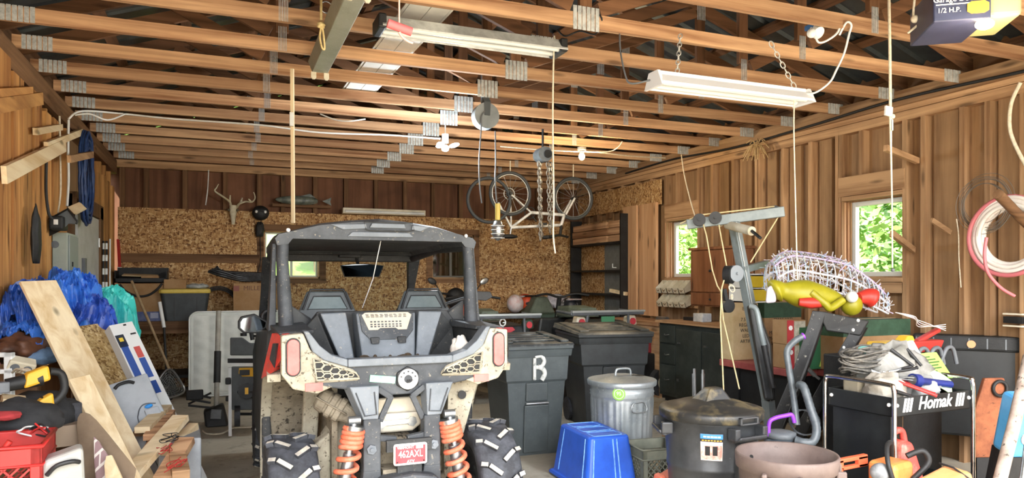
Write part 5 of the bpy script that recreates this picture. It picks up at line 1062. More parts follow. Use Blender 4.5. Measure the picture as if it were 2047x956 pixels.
for k in range(760):
    i=rnd.randrange(len(ctr)-1); a=rad(rnd.uniform(-35,215)); q=ringp(i,a); r_=V((rnd.uniform(-1,1),rnd.uniform(-1,1),rnd.uniform(-1,1)))*rnd.uniform(.015,.06)
    (m,m,m,m,m,m,m2,m3,m)[k%9].tube([q,q+r_],.003 if k%2 else .005,4)
m.build('wire_frame',WW,t,world=True); m2.build('lilac_light_string',LIL,t,world=True); m3.build('blue_light_string',PBL,t,world=True)
t=thing('lawn_figure','yellow green and red plastic figure lying on its side inside the wire decoration','lawn figure',cam(1650,628,5.75)); YG=pm('yellow_green_plastic','b0a726',.45,col2='98921c',sc=4); LR=pm('lawn_red','cf3b30',.45)
def LF(n,fn,mat,**k): m=MB(); fn(m); return m.build(n,mat,t,world=True,**k)
z=5.7
LF('body',lambda m:m.tube(bez([cam(1545,585,z),cam(1556,580,z),cam(1575,583,z),cam(1605,588,z),cam(1640,592,z),cam(1670,598,z),cam(1685,602,z)],5),[q*1.3 for q in [.05,.06,.07,.075,.07,.06,.055,.05,.05,.055,.06,.068,.075,.08,.085,.088,.088,.085,.08,.075,.07,.065,.06,.055,.05,.045,.04,.035,.03,.02,.01]],16),YG)
LF('sash',lambda m:m.tube([cam(1597,604,z-.10),cam(1620,606,z-.115),cam(1645,607,z-.10)],[.03,.045,.03],10),LR)
LF('arm',lambda m:m.tube(bez([cam(1622,585,z-.10),cam(1650,608,z-.13),cam(1660,616,z-.12),cam(1685,600,z-.09)],5),[.03]*16,10),YG)
LF('head',lambda m:m.sph(cam(1702,610,z-.02),(.085,.08,.085),20,14),YG); LF('hat',lambda m:m.tube(bez([cam(1716,596,z-.03),cam(1735,594,z),cam(1752,600,z)],5),[.04,.045,.05,.056,.062,.07,.076,.078,.075,.06,.035],14),LR)
LF('pompom',lambda m:m.sph(cam(1703,594,z-.12),.045,16,10),WHITE); LF('foot',lambda m:m.hull([cam(1533,575,z-.05),cam(1550,566,z-.05),cam(1552,605,z-.05),cam(1530,607,z-.05)],[cam(1533,575,z+.05),cam(1550,566,z+.05),cam(1552,605,z+.05),cam(1530,607,z+.05)]),pm('pale_lilac_cloth','d5cfdd',.7),bev=.02)
# red and yellow toy on the heap behind the cart
p=cam(1810,690,5.15); t=thing('toy_sled','red and yellow plastic toy lying behind the cart','toy',(p.x,p.y,p.z-.09)); TY_=pm('toy_yellow','e8bb3a',.45); TR_=pm('toy_red','bb3a34',.45)
MB().hull([(-.30,-.06,.05),(.0,-.06,.03),(.0,.08,.03),(-.30,.08,.05)],[(-.28,-.07,.12),(.0,-.07,.12),(.0,.09,.12),(-.28,.09,.12)]).build('nose',TY_,t,bev=.012)
MB().hull([(.0,-.06,.03),(.30,-.05,.05),(.30,.07,.05),(.0,.08,.03)],[(.0,-.07,.12),(.34,-.05,.12),(.34,.07,.12),(.0,.09,.12)]).build('hull',TR_,t,bev=.012)
MB().tube([(-.46,0,.06),(-.30,0,.07)],.016,10).build('handle',TR_,t); MB().tube([(-.30,0,.07),(-.16,0,.08)],.014,10).build('shaft',TY_,t); MB().box((.22,-.0,.15),(.24,.05,.03),(0,-.35,0)).build('paddle',TR_,t,bev=.01); MB().hull([(-.06,-.05,.12),(.04,-.05,.12),(.04,.05,.12),(-.06,.05,.12)],[(-.02,-.04,.16),(.03,-.04,.16),(.03,.04,.16),(-.02,.04,.16)]).build('seat',TY_,t,bev=.01)
t=thing('heap_crate','grey plastic rack of odds and ends behind the cart','rack',(p.x-.1,p.y+.0,0)); m=MB(); m.bx(-.45,.45,-.02,.22,0,p.z-.06); m.build('rack_body',DBLACK,t,bev=.01)
for k in range(6): MB().tube(bez([(-.4+.13*k,-.16,p.z-.12),(-.36+.13*k,-.17,p.z-.02),(-.28+.13*k,-.16,p.z-.02),(-.24+.13*k,-.16,p.z-.13)],4),.014,8).build('hook',GREYP,t)
# tailgate/toolbox at the right edge
p=cam(1965,800,5.6); t=thing('truck_tailgate','black truck tailgate with small orange marker lights against the right wall','tailgate',(p.x+.1,p.y,0),(0,0,-.9))
MB().bx(-.54,.5,-.06,.06,.25,1.02).build('tailgate_panel',BLK,t,bev=.02); MB().bx(-.54,.5,-.09,.09,.93,1.05).build('top_rail',DBLACK,t,bev=.02)
for x in(-.42,-.14): MB().cyl((x,-.095,.985),(x,-.10,.985),.03,n=16).build('marker_light',pm('amber_lens','e79a6a',.4) if 'amber_lens' not in bpy.data.materials else bpy.data.materials['amber_lens'],t)
for k in range(8): MB().bx(-.52+.12*k,-.51+.12*k,-.094,-.088,.95,1.03).build('rail_slot',GREYP,t)
for x in(-.45,.4): MB().bx(x-.05,x+.05,-.05,.05,0,.25).build('stand_foot',DBLACK,t)
p=cam(2008,820,4.9); t=thing('rusty_blade','rusty orange steel plate behind the chrome post of the cart','steel plate',(p.x,p.y,0),(0,0,-.3)); RST=pm('rust_orange','9a5d3c',.8,col2='764129',sc=8,col3='4f2a18',sc3=30,lo3=.62,hi3=.72)
m=MB(); m.prism([(-.22,.28),(.20,.28),(.20,.66),(.05,.62),(.0,.82),(-.14,.82),(-.22,.58)],(0,0,0),EX,EZ,(0,.03,0)); m.build('plate',RST,t,bev=.006); MB().torus((-.04,-.01,.75),.05,.012,Euler((pi/2,0,0)).to_matrix(),20,8).build('handle_loop',DBLACK,t); MB().bx(-.2,.18,0,.05,0,.28).build('plate_foot',DBLACK,t)
# birch pole and blue package at the right edge
p,q=cam(2052,735,3.9),cam(1995,975,3.5); t=thing('birch_pole','pale birch branch leaning at the right edge','branch',(q.x,q.y,0)); BIR=pm('birch_bark','a3948a',.8,col2='85756a',sc=12,col3='4d443b',sc3=26,lo3=.6,hi3=.66)
MB().tube([p+(p-q)*.1,(p+q)/2+V((.012,0,.01)),q,q+(q-p)*.7 if False else V((q.x-.06,q.y-.08,0.02))],.03,12).build('trunk',BIR,t,world=True)
t=thing('diaper_package','blue plastic package with a baby picture at the lower right edge','package',(cam(2060,880,4.05).x+.05,cam(2060,880,4.05).y+.1,.50),(.25,0,-.35)); PB=pm('package_blue','58a9e0',.35,col2='3f8fd0',sc=4)
MB().box((.06,0,.17),(.34,.16,.36)).build('pack',PB,t,bev=.03,seg=3); MB().box((.03,-.083,.19),(.12,.004,.12)).build('dark_panel',pm('package_navy','22387f',.4),t); MB().cyl((-.02,-.081,.12),(-.02,-.086,.12),.045,n=20).build('baby_picture',pm('baby_skin','dcae98',.6),t); MB().box((.05,-.0865,.22),(.08,.002,.012)).build('print',WINK,t); MB().box((.05,-.0865,.195),(.06,.002,.010)).build('print',WINK,t)
MB().bx(-.1,.22,-.08,.08,-.62,0).build('package_stand',DBLACK,t)
t=thing('grey_pipe','grey steel pipe leaning beside the birch branch','pipe',(cam(2010,956,3.6).x,cam(2010,956,3.6).y,0)); MB().cyl(cam(2074,740,3.92),V((cam(2017,985,3.52).x,cam(2017,985,3.52).y,.02)),.016,n=12).build('tube',STEEL,t,world=True)
# mower behind the bins
MR=pm('mower_red','9c2f38',.5,col2='7f2630'); p=onZ(1322,790,0); t=thing('garden_tractor','small dark red garden machine with a pale wheel hub beside the green cabinet','garden machine',(p.x-.05,p.y+.1,0))
MB().bx(-.35,.05,-.2,.3,.18,.55).build('chassis',DBLACK,t,bev=.02); MB().hull([(-.16,-.12,.55),(.0,-.12,.55),(.0,.1,.55),(-.16,.1,.55)],[(-.15,-.11,.83),(-.02,-.11,.83),(-.02,.09,.83),(-.15,.09,.83)]).build('red_cowl',MR,t,bev=.01)
text('rey',.06,WINK,t,frame((-.075,-.125,.60),EX,EZ))
w_=MB().cyl((-.02,-.30,.19),(-.02,-.20,.19),.19,n=30).build('wheel',RUBBER,t,bev=.03); MB().cyl((-.02,-.31,.19),(-.02,-.28,.19),.11,n=26).build('wheel_hub',CREAM,w_); MB().cyl((-.02,-.318,.19),(-.02,-.3,.19),.03,n=14).build('hub_cap',DBLACK,w_)
# two quad bikes behind the bins
QG=pm('olive_seat','6a7566',.6,col2='525c4f'); QT=pm('quad_black','1e2123',.45,col2='34383a',sc=6); RL=pm('red_tail_lens','c8404a',.35,emit=0); QGR=pm('quad_dark_green','3e5648',.45,col2='33473b')
def quad(label,x,y,zz,badge):
    p=cam(x,y,zz); t=thing('quad_bike',label,'quad bike',(p.x,p.y,0),(0,0,0))
    def Q(n,mat,fn,par=None,**k): m=MB(); fn(m); return m.build(n,mat,par or t,**k)
    Q('body',QT,lambda m:(m.hull([(-.38,0,.62),(.38,0,.62),(.38,.5,.7),(-.38,.5,.7)],[(-.36,.0,.84),(.36,.0,.84),(.30,.5,.86),(-.30,.5,.86)]),m.bx(-.2,.2,.3,1.6,.4,.75),m.hull([(-.40,1.1,.6),(.40,1.1,.6),(.36,1.6,.62),(-.36,1.6,.62)],[(-.36,1.1,.85),(.36,1.1,.85),(.30,1.6,.8),(-.30,1.6,.8)])),bev=.03)
    r=Q('rear_rack',GREYP,lambda m:(m.tube([(-.46,-.05,.94),(.46,-.05,.94)],.022,10),m.tube([(-.46,-.05,.94),(-.42,.45,.95)],.016,8),m.tube([(.46,-.05,.94),(.42,.45,.95)],.016,8),[m.tube([(a,-.03,.93),(a,.42,.95)],.010,6) for a in(-.25,-.08,.08,.25)],m.tube([(-.26,-.05,.94),(-.28,-.02,.74)],.015,8),m.tube([(.26,-.05,.94),(.28,-.02,.74)],.015,8)))
    Q('rack_rail',pm('rack_silver','aeb4b4',.4,.4) if 'rack_silver' not in bpy.data.materials else bpy.data.materials['rack_silver'],lambda m:m.bar((-.47,-.06,.962),(.47,-.06,.962),.05,.02),r)
    for sg in(-1,1):
        l=Q('tail_lamp',QGR if badge else CREAM,lambda m:m.hull([(sg*.27,-.03,.79),(sg*.40,-.02,.81),(sg*.38,-.02,.91),(sg*.28,-.03,.90)],[(sg*.27,.1,.79),(sg*.40,.1,.81),(sg*.38,.1,.91),(sg*.28,.1,.90)]),bev=.015)
        Q('lamp_lens',RL,lambda m:m.cyl((sg*.33,-.02,.85),(sg*.33,-.045,.85),.036,n=18),l)
        for yy in(.35,1.30): 
            Q('wheel',RUBBER,lambda m:m.lathe([(.14,-.11),(.24,-.12),(.30,-.09),(.31,0),(.30,.09),(.24,.12),(.14,.11)],(sg*.45,yy,.31),28,Euler((0,rad(90),0)).to_matrix()))
    Q('reflector',RL,lambda m:m.hull([(-.13,-.02,.83),(.13,-.02,.83),(.16,-.02,.80),(.08,-.02,.765),(-.08,-.02,.765),(-.16,-.02,.80)],[(-.13,.02,.83),(.13,.02,.83),(.16,.02,.80),(.08,.02,.765),(-.08,.02,.765),(-.16,.02,.80)]))
    if badge: Q('tail_badge',WINK,lambda m:(m.torus((0,-.035,.88),.035,.008,Euler((pi/2,0,0)).to_matrix(),20,6),m.bar((0,-.035,.88),(.035,-.035,.88),.01,.01)))
    else: Q('plate',pm('green_plate','4f8f68',.5),lambda m:m.box((0,-.04,.87),(.17,.01,.075)))
    Q('seat',QG,lambda m:m.loft([[(-.14,.45,.88),(.14,.45,.88),(.10,.45,.98),(-.10,.45,.98)],[(-.17,.75,.86),(.17,.75,.86),(.12,.75,1.0),(-.12,.75,1.0)],[(-.12,1.15,.86),(.12,1.15,.86),(.09,1.15,.98),(-.09,1.15,.98)]],sm=False),bev=.03)
    Q('handlebar',DBLACK,lambda m:m.tube(bez([(-.38,1.2,1.1),(-.2,1.25,1.12),(0,1.3,1.08),(.2,1.25,1.12),(.38,1.2,1.1)],4),.014,8)); Q('steering_column',DBLACK,lambda m:m.cyl((0,1.3,1.08),(0,1.4,.8),.03))
    return t
qa=quad('quad bike with a round badge on its tail, directly right of the big vehicle',1003,640,8.4,True); qa.scale=(1.0,1.0,1.12); qa.rotation_euler=(0,0,-.05)
qb=quad('quad bike with a small green plate, behind the black wheelie bin',1212,640,8.7,False); qb.scale=(1.06,1.0,1.15); qb.rotation_euler=(0,0,.0)
p=cam(1082,642,11.2); t=thing('fuel_pack','olive green moulded seat pack between the two quad bikes','seat pack',(p.x-.02,10.14,0.0)); zt=1.22; zb=.958
MB().hull([(-.26,-.1,zb),(.20,-.1,zb),(.20,.3,zb),(-.26,.3,zb)],[(-.10,-.05,zt),(.08,-.05,zt),(.08,.25,zt),(-.10,.25,zt)]).build('pack_shell',QG,t,bev=.04,seg=3); MB().hull([(-.30,-.42,zb-.12),(.36,-.42,zb-.12),(.36,-.28,zb-.12),(-.30,-.28,zb-.12)],[(-.22,-.40,zb+.01),(.30,-.40,zb+.03),(.30,-.28,zb+.03),(-.22,-.28,zb+.01)]).build('pack_base',QGR,t,bev=.02); text('wr',.05,WINK,t,frame((-.08,-.425,zb-.05),EX,EZ))
# helmets
def helmet(label,x,y,zz,mat,vis,trim):
    p=cam(x,y,zz); t=thing('helmet',label,'helmet',(p.x,p.y,p.z-.15),(0,0,.3)); m=MB(); m.sph((0,0,.15),(.125,.155,.14),24,16,fn=lambda v:1.0 if v.z>-.2 else 1.02); m.build('shell',mat,t)
    MB().sph((0.0,-.06,.14),(.10,.105,.065),20,12).build('visor',vis,t); MB().hull([(-.08,-.12,.05),(.08,-.12,.05),(.06,-.19,.06),(-.06,-.19,.06)],[(-.09,-.10,.10),(.09,-.10,.10),(.06,-.19,.10),(-.06,-.19,.10)]).build('chin_guard',trim,t,bev=.012); MB().hull([(-.10,-.10,.24),(.10,-.10,.24),(.09,-.20,.25),(-.09,-.20,.25)],[(-.10,-.05,.27),(.10,-.05,.27),(.09,-.20,.265),(-.09,-.20,.265)]).build('peak',trim,t,bev=.01); return t
HW=pm('helmet_white','e6e0e0',.35,col2='d9b7b4',sc=12); OPL=bpy.data.materials['orange_plastic']
qa_h=helmet('white helmet with orange trim resting left of the olive seat pack',1030,607,11.0,HW,DBLACK,HW); qa_h.rotation_euler=(0,0,2.4)
helmet('orange and black helmet beside the white one behind the olive seat pack',1050,605,11.35,OPL,DBLACK,DBLACK)
helmet('black and white helmet with an open dark face, right of the olive seat pack',1138,612,11.3,pm('helmet_black_white','2a2d33',.35,col2='c9cbd0',sc=11,lo=.55,hi=.6),DBLACK,HW)
o=blob('jacket','crumpled white and grey riding jacket behind the olive seat pack','jacket',pm('white_grey_jacket','cfcbd0',.8,col2='8d8890',sc=9),tuple(cam(1112,604,11.5)),(.20,.12,.12),.15,5)
# stand that carries helmets and jacket
p0=cam(1085,626,11.3); t=thing('gear_table','dark low table that carries the helmets and the jacket','table',(p0.x,p0.y+.05,0)); MB().bx(-.92,.60,-.33,.30,.92,.955).build('table_top',DBLACK,t); [MB().bx(a-.02,a+.02,b-.02,b+.02,0,.92).build('leg',DBLACK,t) for a in(-.88,.55) for b in(-.28,.25)]
# motorcycle seen beyond the vehicle
t=thing('motorcycle','orange and black motorcycle with stalk mirrors, seen behind the cab','motorcycle',(3.30,10.22,0)); t.scale=(1,.62,1); 
def MC(n,mat,fn,**k): m=MB(); fn(m); return m.build(n,mat,t,**k)
MC('fuel_tank',OPL,lambda m:m.sph((0,.0,.98),(.16,.28,.14),18,12)); MC('front_fairing',DBLACK,lambda m:m.sph((.0,.35,1.2),(.16,.14,.16),18,12)); MC('handlebar',DBLACK,lambda m:m.tube(bez([(-.36,.1,1.28),(-.18,.2,1.27),(0,.25,1.22),(.2,.2,1.27),(.40,.1,1.28)],4),.016,8))
for sx in(-1,1): MC('mirror_stalk',DBLACK,lambda m:m.tube([(sx*.25,.18,1.27),(sx*.36,.15,1.42)],.008,6)); MC('mirror',STEEL if sx>0 else BLACK,lambda m:m.sph((sx*.41,.13,1.46),(.075,.02,.045),16,10,Euler((0,-sx*.5,0)).to_matrix()))
MC('seat',DBLACK,lambda m:m.bx(-.12,.12,-.75,-.2,.78,.9),bev=.04)
for y in(-.7,.75): MC('wheel',RUBBER,lambda m:m.torus((0,y,.31),.26,.055,Euler((0,pi/2,0)).to_matrix(),28,10)); 
MC('engine',DBLACK,lambda m:m.bx(-.14,.14,-.3,.35,.25,.8),bev=.04); MC('fork',STEEL,lambda m:(m.cyl((-.08,.75,.31),(-.08,.4,1.15),.02),m.cyl((.08,.75,.31),(.08,.4,1.15),.02))); MC('side_cover',OPL,lambda m:m.hull([(.10,-.3,.7),(.10,.3,.75),(.10,.25,1.0),(.10,-.2,.95)],[(.2,-.3,.7),(.2,.3,.75),(.2,.25,1.0),(.2,-.2,.95)]))
# ================= heap along the left wall =================
t=thing('work_counter','dark wooden counter along the left wall, buried under tarps','counter',(-1.12,6.2,0))
MB().bx(-.16,.06,-1.0,1.3,.93,.98).build('counter_top',W['darkY'],t); 
for y in(-.9,.2,1.2): MB().bx(-.15,.05,y-.03,y+.03,0,.93).build('counter_leg',W['darkZ'],t)
MB().bx(-.15,.05,-.95,1.25,.40,.44).build('counter_shelf',DBLACK,t)
def tarp(name,label,cols,c,w,d,h,amp,seed,drop=.25,rz=0,sc=9):
    # a crumpled sheet heaped over a hidden mound, falling over its edges
    r_=random.Random(seed); K=[(r_.uniform(4,13),r_.uniform(4,13),r_.uniform(0,6),r_.uniform(.3,1)) for _ in range(9)]
    def fn(u,v):
        x,y=(u-.5)*2,(v-.5)*2; e=max(abs(x),abs(y)); q=(x*x+y*y)
        z=h*max(0,(1-q*.62))**.7; nz=noise.noise(V((x*2.4+seed,y*2.4,seed*.7))); n2=abs(noise.noise(V((x*5+seed,y*5,seed))))+.5*abs(noise.noise(V((x*11,y*11+seed,seed))))
        n=sum(a*abs(sin(fx*x*.5+fy*y*.35+p)) for fx,fy,p,a in K)/4.2
        fall=max(0,e-.72)/.28
        return ((x*w/2)*(1-.12*fall*1)+.02*sin(9*y+seed),(y*d/2)*(1-.12*fall)+.02*sin(8*x),z+amp*(n-.55)*.6+amp*.9*nz-amp*1.1*n2-drop*fall*(.6+.5*sin(5*x+4*y+seed)))
    m=MB(); m.grid(fn,70,70,.004,False); o=m.build(name,pm(name+str(seed),cols[0],.38,col2=cols[1],sc=sc,lo=.42,hi=.66),None,loc=c,rot=(0,0,rz)); return tag(o,label,'tarp')
tarp('blue_tarp','crumpled bright blue tarp heaped high behind the long pale board',('3f86ee','2353c0'),tuple(cam(128,640,5.5)+V((.05,0,0))),.46,.62,.36,.10,3)
tarp('blue_tarp','dark blue tarp drooping toward the osb sheet beside the bright blue one',('3360cf','1f3a94'),tuple(cam(178,668,5.45)),.40,.42,.28,.09,8,.10)
tarp('blue_tarp','navy blue tarp at the left edge, left of the long pale board',('2c5cbf','18326f'),tuple(cam(28,660,4.70)+V((.11,0,0))),.27,.70,.33,.10,5,.12)
tarp('blue_tarp','low fold of mid blue tarp on brown hides at the far left',('3a74d2','22489a'),tuple(cam(40,672,4.5)+V((.04,0,0))),.30,.46,.10,.06,13,.02)
tarp('teal_tarp','turquoise tarp draped over the far end of the heap beside the door',('45d6cd','2fb5ad'),tuple(cam(218,655,6.0)),.46,.50,.33,.07,21,.34)
o=blob('brown_hide','rolled brown leather hide on the counter at the far left','hide',pm('brown_leather','6d4630',.6,col2='452b1d',sc=6),tuple(cam(35,690,4.5)+V((.05,0,0))),(.14,.34,.10),.12,4)
o=blob('denim_cloth','faded blue grey cloth hanging below the brown hide','cloth',pm('faded_denim','66809c',.9,col2='4a6079',sc=6),tuple(cam(72,712,4.45)),(.12,.16,.06),.12,4)
def leanboard(name,label,cat,p0,p1,w,th,mat,nrm,side=1,cat2=None,top=None):
    """plank from foot p1 up to head p0; its width runs sideways from that edge"""
    d=(p0-p1).normalized(); s=d.cross(V(nrm)).normalized()*side; n=s.cross(d).normalized()
    m=MB(); a=p1; b=p0
    poly=[(0,0),(w,0)]+(top or [(w,(b-a).length),(0,(b-a).length)])
    m.prism(poly,a,s,d,n*th); o=m.build(name,mat,None,bev=.002); return tag(o,label,cat)
NRM=(.75,-.66,.25)
def floorpt(x,y,z):
    p=cam(x,y,z); return p
def plank(label,x0,y0,z0,x1,y1,z1,w,mat,th=.02,name='plank',cat='board',top=None):
    # top edge's left corner (x0,y0) at depth z0; foot runs on past (x1,y1,z1) down to the floor
    a=cam(x0,y0,z0); b=cam(x1,y1,z1); d=b-a; k=(a.z-.004)/(a.z-b.z); f=a+d*k
    return leanboard(name,label,cat,a,f,w,th,mat,NRM,1,top=top)
plank('long pale smooth board leaning over the whole heap on the left',37,566,4.35,226,950,4.15,.235,W['freshZ'],.02)
plank('short pale board with a mitred end in front of the long pale board',133,762,3.85,220,938,3.8,.128,W['freshZ'],.022)
o=plank('big sheet of osb leaning behind the pale boards',112,660,5.0,215,845,4.9,.42,OSBL,.012,'osb_offcut','sheet')
HB=pm('hardboard','7d6b57',.75,col2='6a5947',sc=5)
# brick-pattern offcut and pale lath in front of it
t=NT('brick_print'); bt=t.n('ShaderNodeTexBrick'); bt.inputs['Scale'].default_value=9; bt.inputs['Color1'].default_value=srgb('9a7f80'); bt.inputs['Color2'].default_value=srgb('8a7072'); bt.inputs['Mortar'].default_value=srgb('d8d0c8'); bt.inputs['Mortar Size'].default_value=.03
tc=t.n('ShaderNodeTexCoord'); t.l(tc.outputs['Object'],bt.inputs['Vector']); t.l(bt.outputs[0],t.b.inputs['Base Color']); t.b.inputs['Roughness'].default_value=.7; BRK=t.mat
def cutboard(name,label,cat,pts,z,mat,th=.012,back=.35):
    # flat offcut standing in a plane through pixel outline pts; lower points come nearer
    P=[cam(x,y,z-(y-pts[0][1])*.0008) for x,y in pts]; n=(P[1]-P[0]).cross(P[2]-P[0]).normalized()
    if n.y<0: n=-n
    m=MB(); m.hull(P,[p+n*th for p in P]); o=m.build(name,mat,None,bev=.0015); return tag(o,label,cat)
cutboard('hardboard_panel','brown hardboard piece with a rounded pointed top at the bottom left','board',[(153,852),(155,836),(160,827),(168,824),(179,828),(192,840),(215,867),(243,902),(272,938),(262,985),(240,1050),(178,1050),(162,940)],3.46,HB,.006)
cutboard('brick_panel','mauve brick-patterned panel leaning on the hardboard','panel',[(187,873),(196,882),(262,985),(232,1050),(200,1050),(188,925)],3.36,BRK)
cutboard('wood_lath','pale rounded wooden lath on the brick-patterned panel','lath',[(212,912),(222,910),(252,975),(250,1050),(218,1050),(208,930)],3.30,W['freshZ'],.014)
# long white carton with blue print, leaning
def slab(label,name,cat,head,foot,w,d,mat):
    pass
t=thing('heater_carton','long white carton with blue and red print leaning behind the folded table','carton',(0,0,0))
A=cam(222,650,5.15); B=cam(312,840,5.0); dd=(A-B).normalized(); B=A-dd*((A.z-.01)/dd.z); M_=frame(B,dd.cross(V((.55,-.8,.1))).normalized(),dd); L=(A-B).length
t.location=B; t.rotation_euler=M_.to_euler(); 
CW_=pm('glossy_carton_white','e4e5e3',.4); BLP=pm('carton_blue','2b4f9a',.45); RDP2=pm('carton_red','c2504a',.45); YLP=pm('carton_yellow','e3c33f',.45)
MB().box((.07,L/2,-.045),(.17,L,.09)).build('carton',CW_,t,bev=.004)
MB().box((.02,L-.36,.001),(.05,.42,.003)).build('blue_print',BLP,t); MB().box((.10,L-.38,.001),(.045,.16,.003)).build('blue_print',BLP,t); MB().box((.10,L-.25,.001),(.045,.09,.003)).build('red_print',RDP2,t); MB().box((.02,L-.14,.001),(.06,.1,.003)).build('dark_print',pm('carton_navy','232b3a',.5),t); MB().box((.02,L-.13,.003),(.028,.03,.003)).build('yellow_print',YLP,t); MB().box((.10,L-.54,.001),(.045,.1,.003)).build('blue_print',BLP,t); MB().box((.09,L-.02,.002),(.02,.012,.003)).build('dark_print',INK,t); MB().box((.12,L-.1,.002),(.04,.012,.003)).build('dark_print',INK,t)
# folded grey table
t=thing('folding_table','folded light grey plastic table with a black handle leaning in the heap','folding table',(0,0,0))
A=cam(207,772,4.72); B=cam(280,940,4.52); C_=cam(262,738,4.86); dd=(A-B).normalized(); B=A-dd*((A.z-.03)/dd.z); M_=frame(B,C_-A,dd,True); L=(A-B).length; t.location=B; t.rotation_euler=M_.to_euler()
TG=pm('table_grey','b7bdc2',.5,col2='a5abb1',sc=4)
MB().box((.13,L/2,-.02),(.28,L,.04)).build('table_half',TG,t,bev=.012,seg=3); MB().box((.13,L/2,-.075),(.28,L,.04)).build('table_half',TG,t,bev=.012,seg=3)
MB().box((-.015,L/2,-.048),(.012,L*.97,.02)).build('folding_frame',DBLACK,t); MB().tube([(-.018,.05,-.005),(-.018,L-.05,-.005)],.008,8).build('edge_rail',WHITE,t)
MB().tube(bez([(.05,L-.05,.008),(.08,L-.035,.02),(.14,L-.035,.02),(.17,L-.05,.008)],4),.011,8).build('carry_handle',DBLACK,t)
MB().tube(bez([(.10,.1,.004),(.10,L-.38,.004),(.12,L-.27,.004),(.17,L-.22,.004),(.24,L-.24,.004)],5),.004,6).build('moulded_groove',GREYP,t)
MB().box((.20,L*.48,.012),(.09,L*.5,.024)).build('moulded_block',TG,t,bev=.012); MB().sph((.19,L-.25,.02),(.026,.014,.012),12,8).build('blue_latch',pm('blue_latch','2f8fe0',.4),t)
MB().box((-.02,L-.09,-.03),(.03,.04,.05)).build('hinge',DBLACK,t)
# pile of timber scraps on a grey panel
t=tag(MB().box((0,0,.26),(.24,.45,.52)).build('grey_bin',pm('pale_grey_panel','a9adb2',.6,col2='8f9499',sc=4),None,loc=(cam(345,900,4.45).x+.035,cam(345,900,4.45).y+.12,0),rot=(0,0,.05),bev=.01),'pale grey panelled bin under the pile of timber scraps','bin')
scr=[((345,940),(495,622),.11,.045,'long pale two by four slanting up across the scrap pile'),]
SC=[ # (x0,y0,z0)-(x1,y1,z1), w,h, mat, label
 ((262,950,3.95),(362,835,4.5),.10,.04,'freshX','long pale two by four across the front of the scrap pile'),
 ((325,960,4.0),(372,880,4.35),.10,.045,'beamX','orange brown block standing at the foot of the scrap pile'),
 ((362,950,3.95),(352,900,4.3),.09,.05,'studX','short brown block at the right foot of the scrap pile'),
 ((300,905,4.25),(322,872,4.6),.09,.045,'beamX','short cut block in the left middle of the scrap pile'),
 ((284,860,4.45),(330,815,4.95),.09,.04,'freshX','upper left timber offcut of the scrap pile'),
 ((300,875,4.4),(338,825,4.9),.08,.04,'beamX','timber offcut beside the upper left one in the scrap pile'),
 ((325,880,4.45),(348,838,4.9),.06,.05,'studX','thin brown offcut in the middle of the scrap pile'),
 ((330,905,4.3),(388,852,4.65),.06,.045,'freshX','pale offcut pointing right on the scrap pile'),
 ((280,868,4.5),(312,828,5.0),.08,.03,'darkX','dark offcut under the upper left of the scrap pile')]
for k,(a,b,w_,h_,mt,lab) in enumerate(SC):
    a,b=cam(*a),cam(*b); o=MB().bar(a,b,w_,h_).build('timber_scrap',W[mt],None,bev=.002); tag(o,lab,'timber scrap','timber scraps')
for k,(x,y,z) in enumerate([(330,905,4.15),(342,880,4.2),(352,935,3.95)]):
    m=MB(); c=cam(x,y,z)
    for q in range(3): m.tube(bez([c+V((rnd.uniform(-.06,.06),rnd.uniform(-.05,.05),rnd.uniform(-.01,.05))) for _ in range(5)],5),.0025,5)
    o=m.build('wire_snippet',DBLACK if k%2 else RED,None); tag(o,['red wire snippet on the upper middle of the scrap pile','black wire snippet among the scrap pile offcuts','red wire snippet at the foot of the scrap pile'][k],'wire')
# red crate, bag, saw and other things at the left edge
SB=tag(MB().bx(-.30,.03,-.20,.40,0,.585).build('storage_chest',DBLACK,None,loc=(-.72,3.2,0),bev=.01),'black storage chest under the red crate','chest')
crate('milk_crate','red plastic milk crate at the left edge holding a black bag',RED,(-.80,3.33,.588),.33,.33,.285,.05)
o=blob('tool_bag','black fabric tool bag sagging out of the red crate','bag',pm('black_fabric','1d1e20',.9,col2='343537',sc=6),tuple(cam(30,845,3.15)),(.17,.17,.10),.10,4)
o=blob('red_cloth','red cloth patch on the black tool bag','cloth',pm('red_cloth','b23a3c',.9,col2='8f2c2f'),tuple(cam(8,832,2.98)),(.06,.05,.02),.08,3)
m=MB(); p=cam(20,882,2.68); m.cyl(p,p+V((-.04,.0,-.06)),.011,n=12); tag(m.build('red_tube_end',RED,None),'short red tube sticking out of the red crate','tube')
for k in range(3):
    m=MB(); c=cam(66+9*k,862,2.95); m.tube(bez([c+V((rnd.uniform(-.05,.05),rnd.uniform(-.05,.05),rnd.uniform(-.03,.03))) for _ in range(6)],5),.004,6); tag(m.build('cable',[WHITE,RED,BLACK][k],None),['white','red','black'][k]+' cable looping out of the red crate','cable')
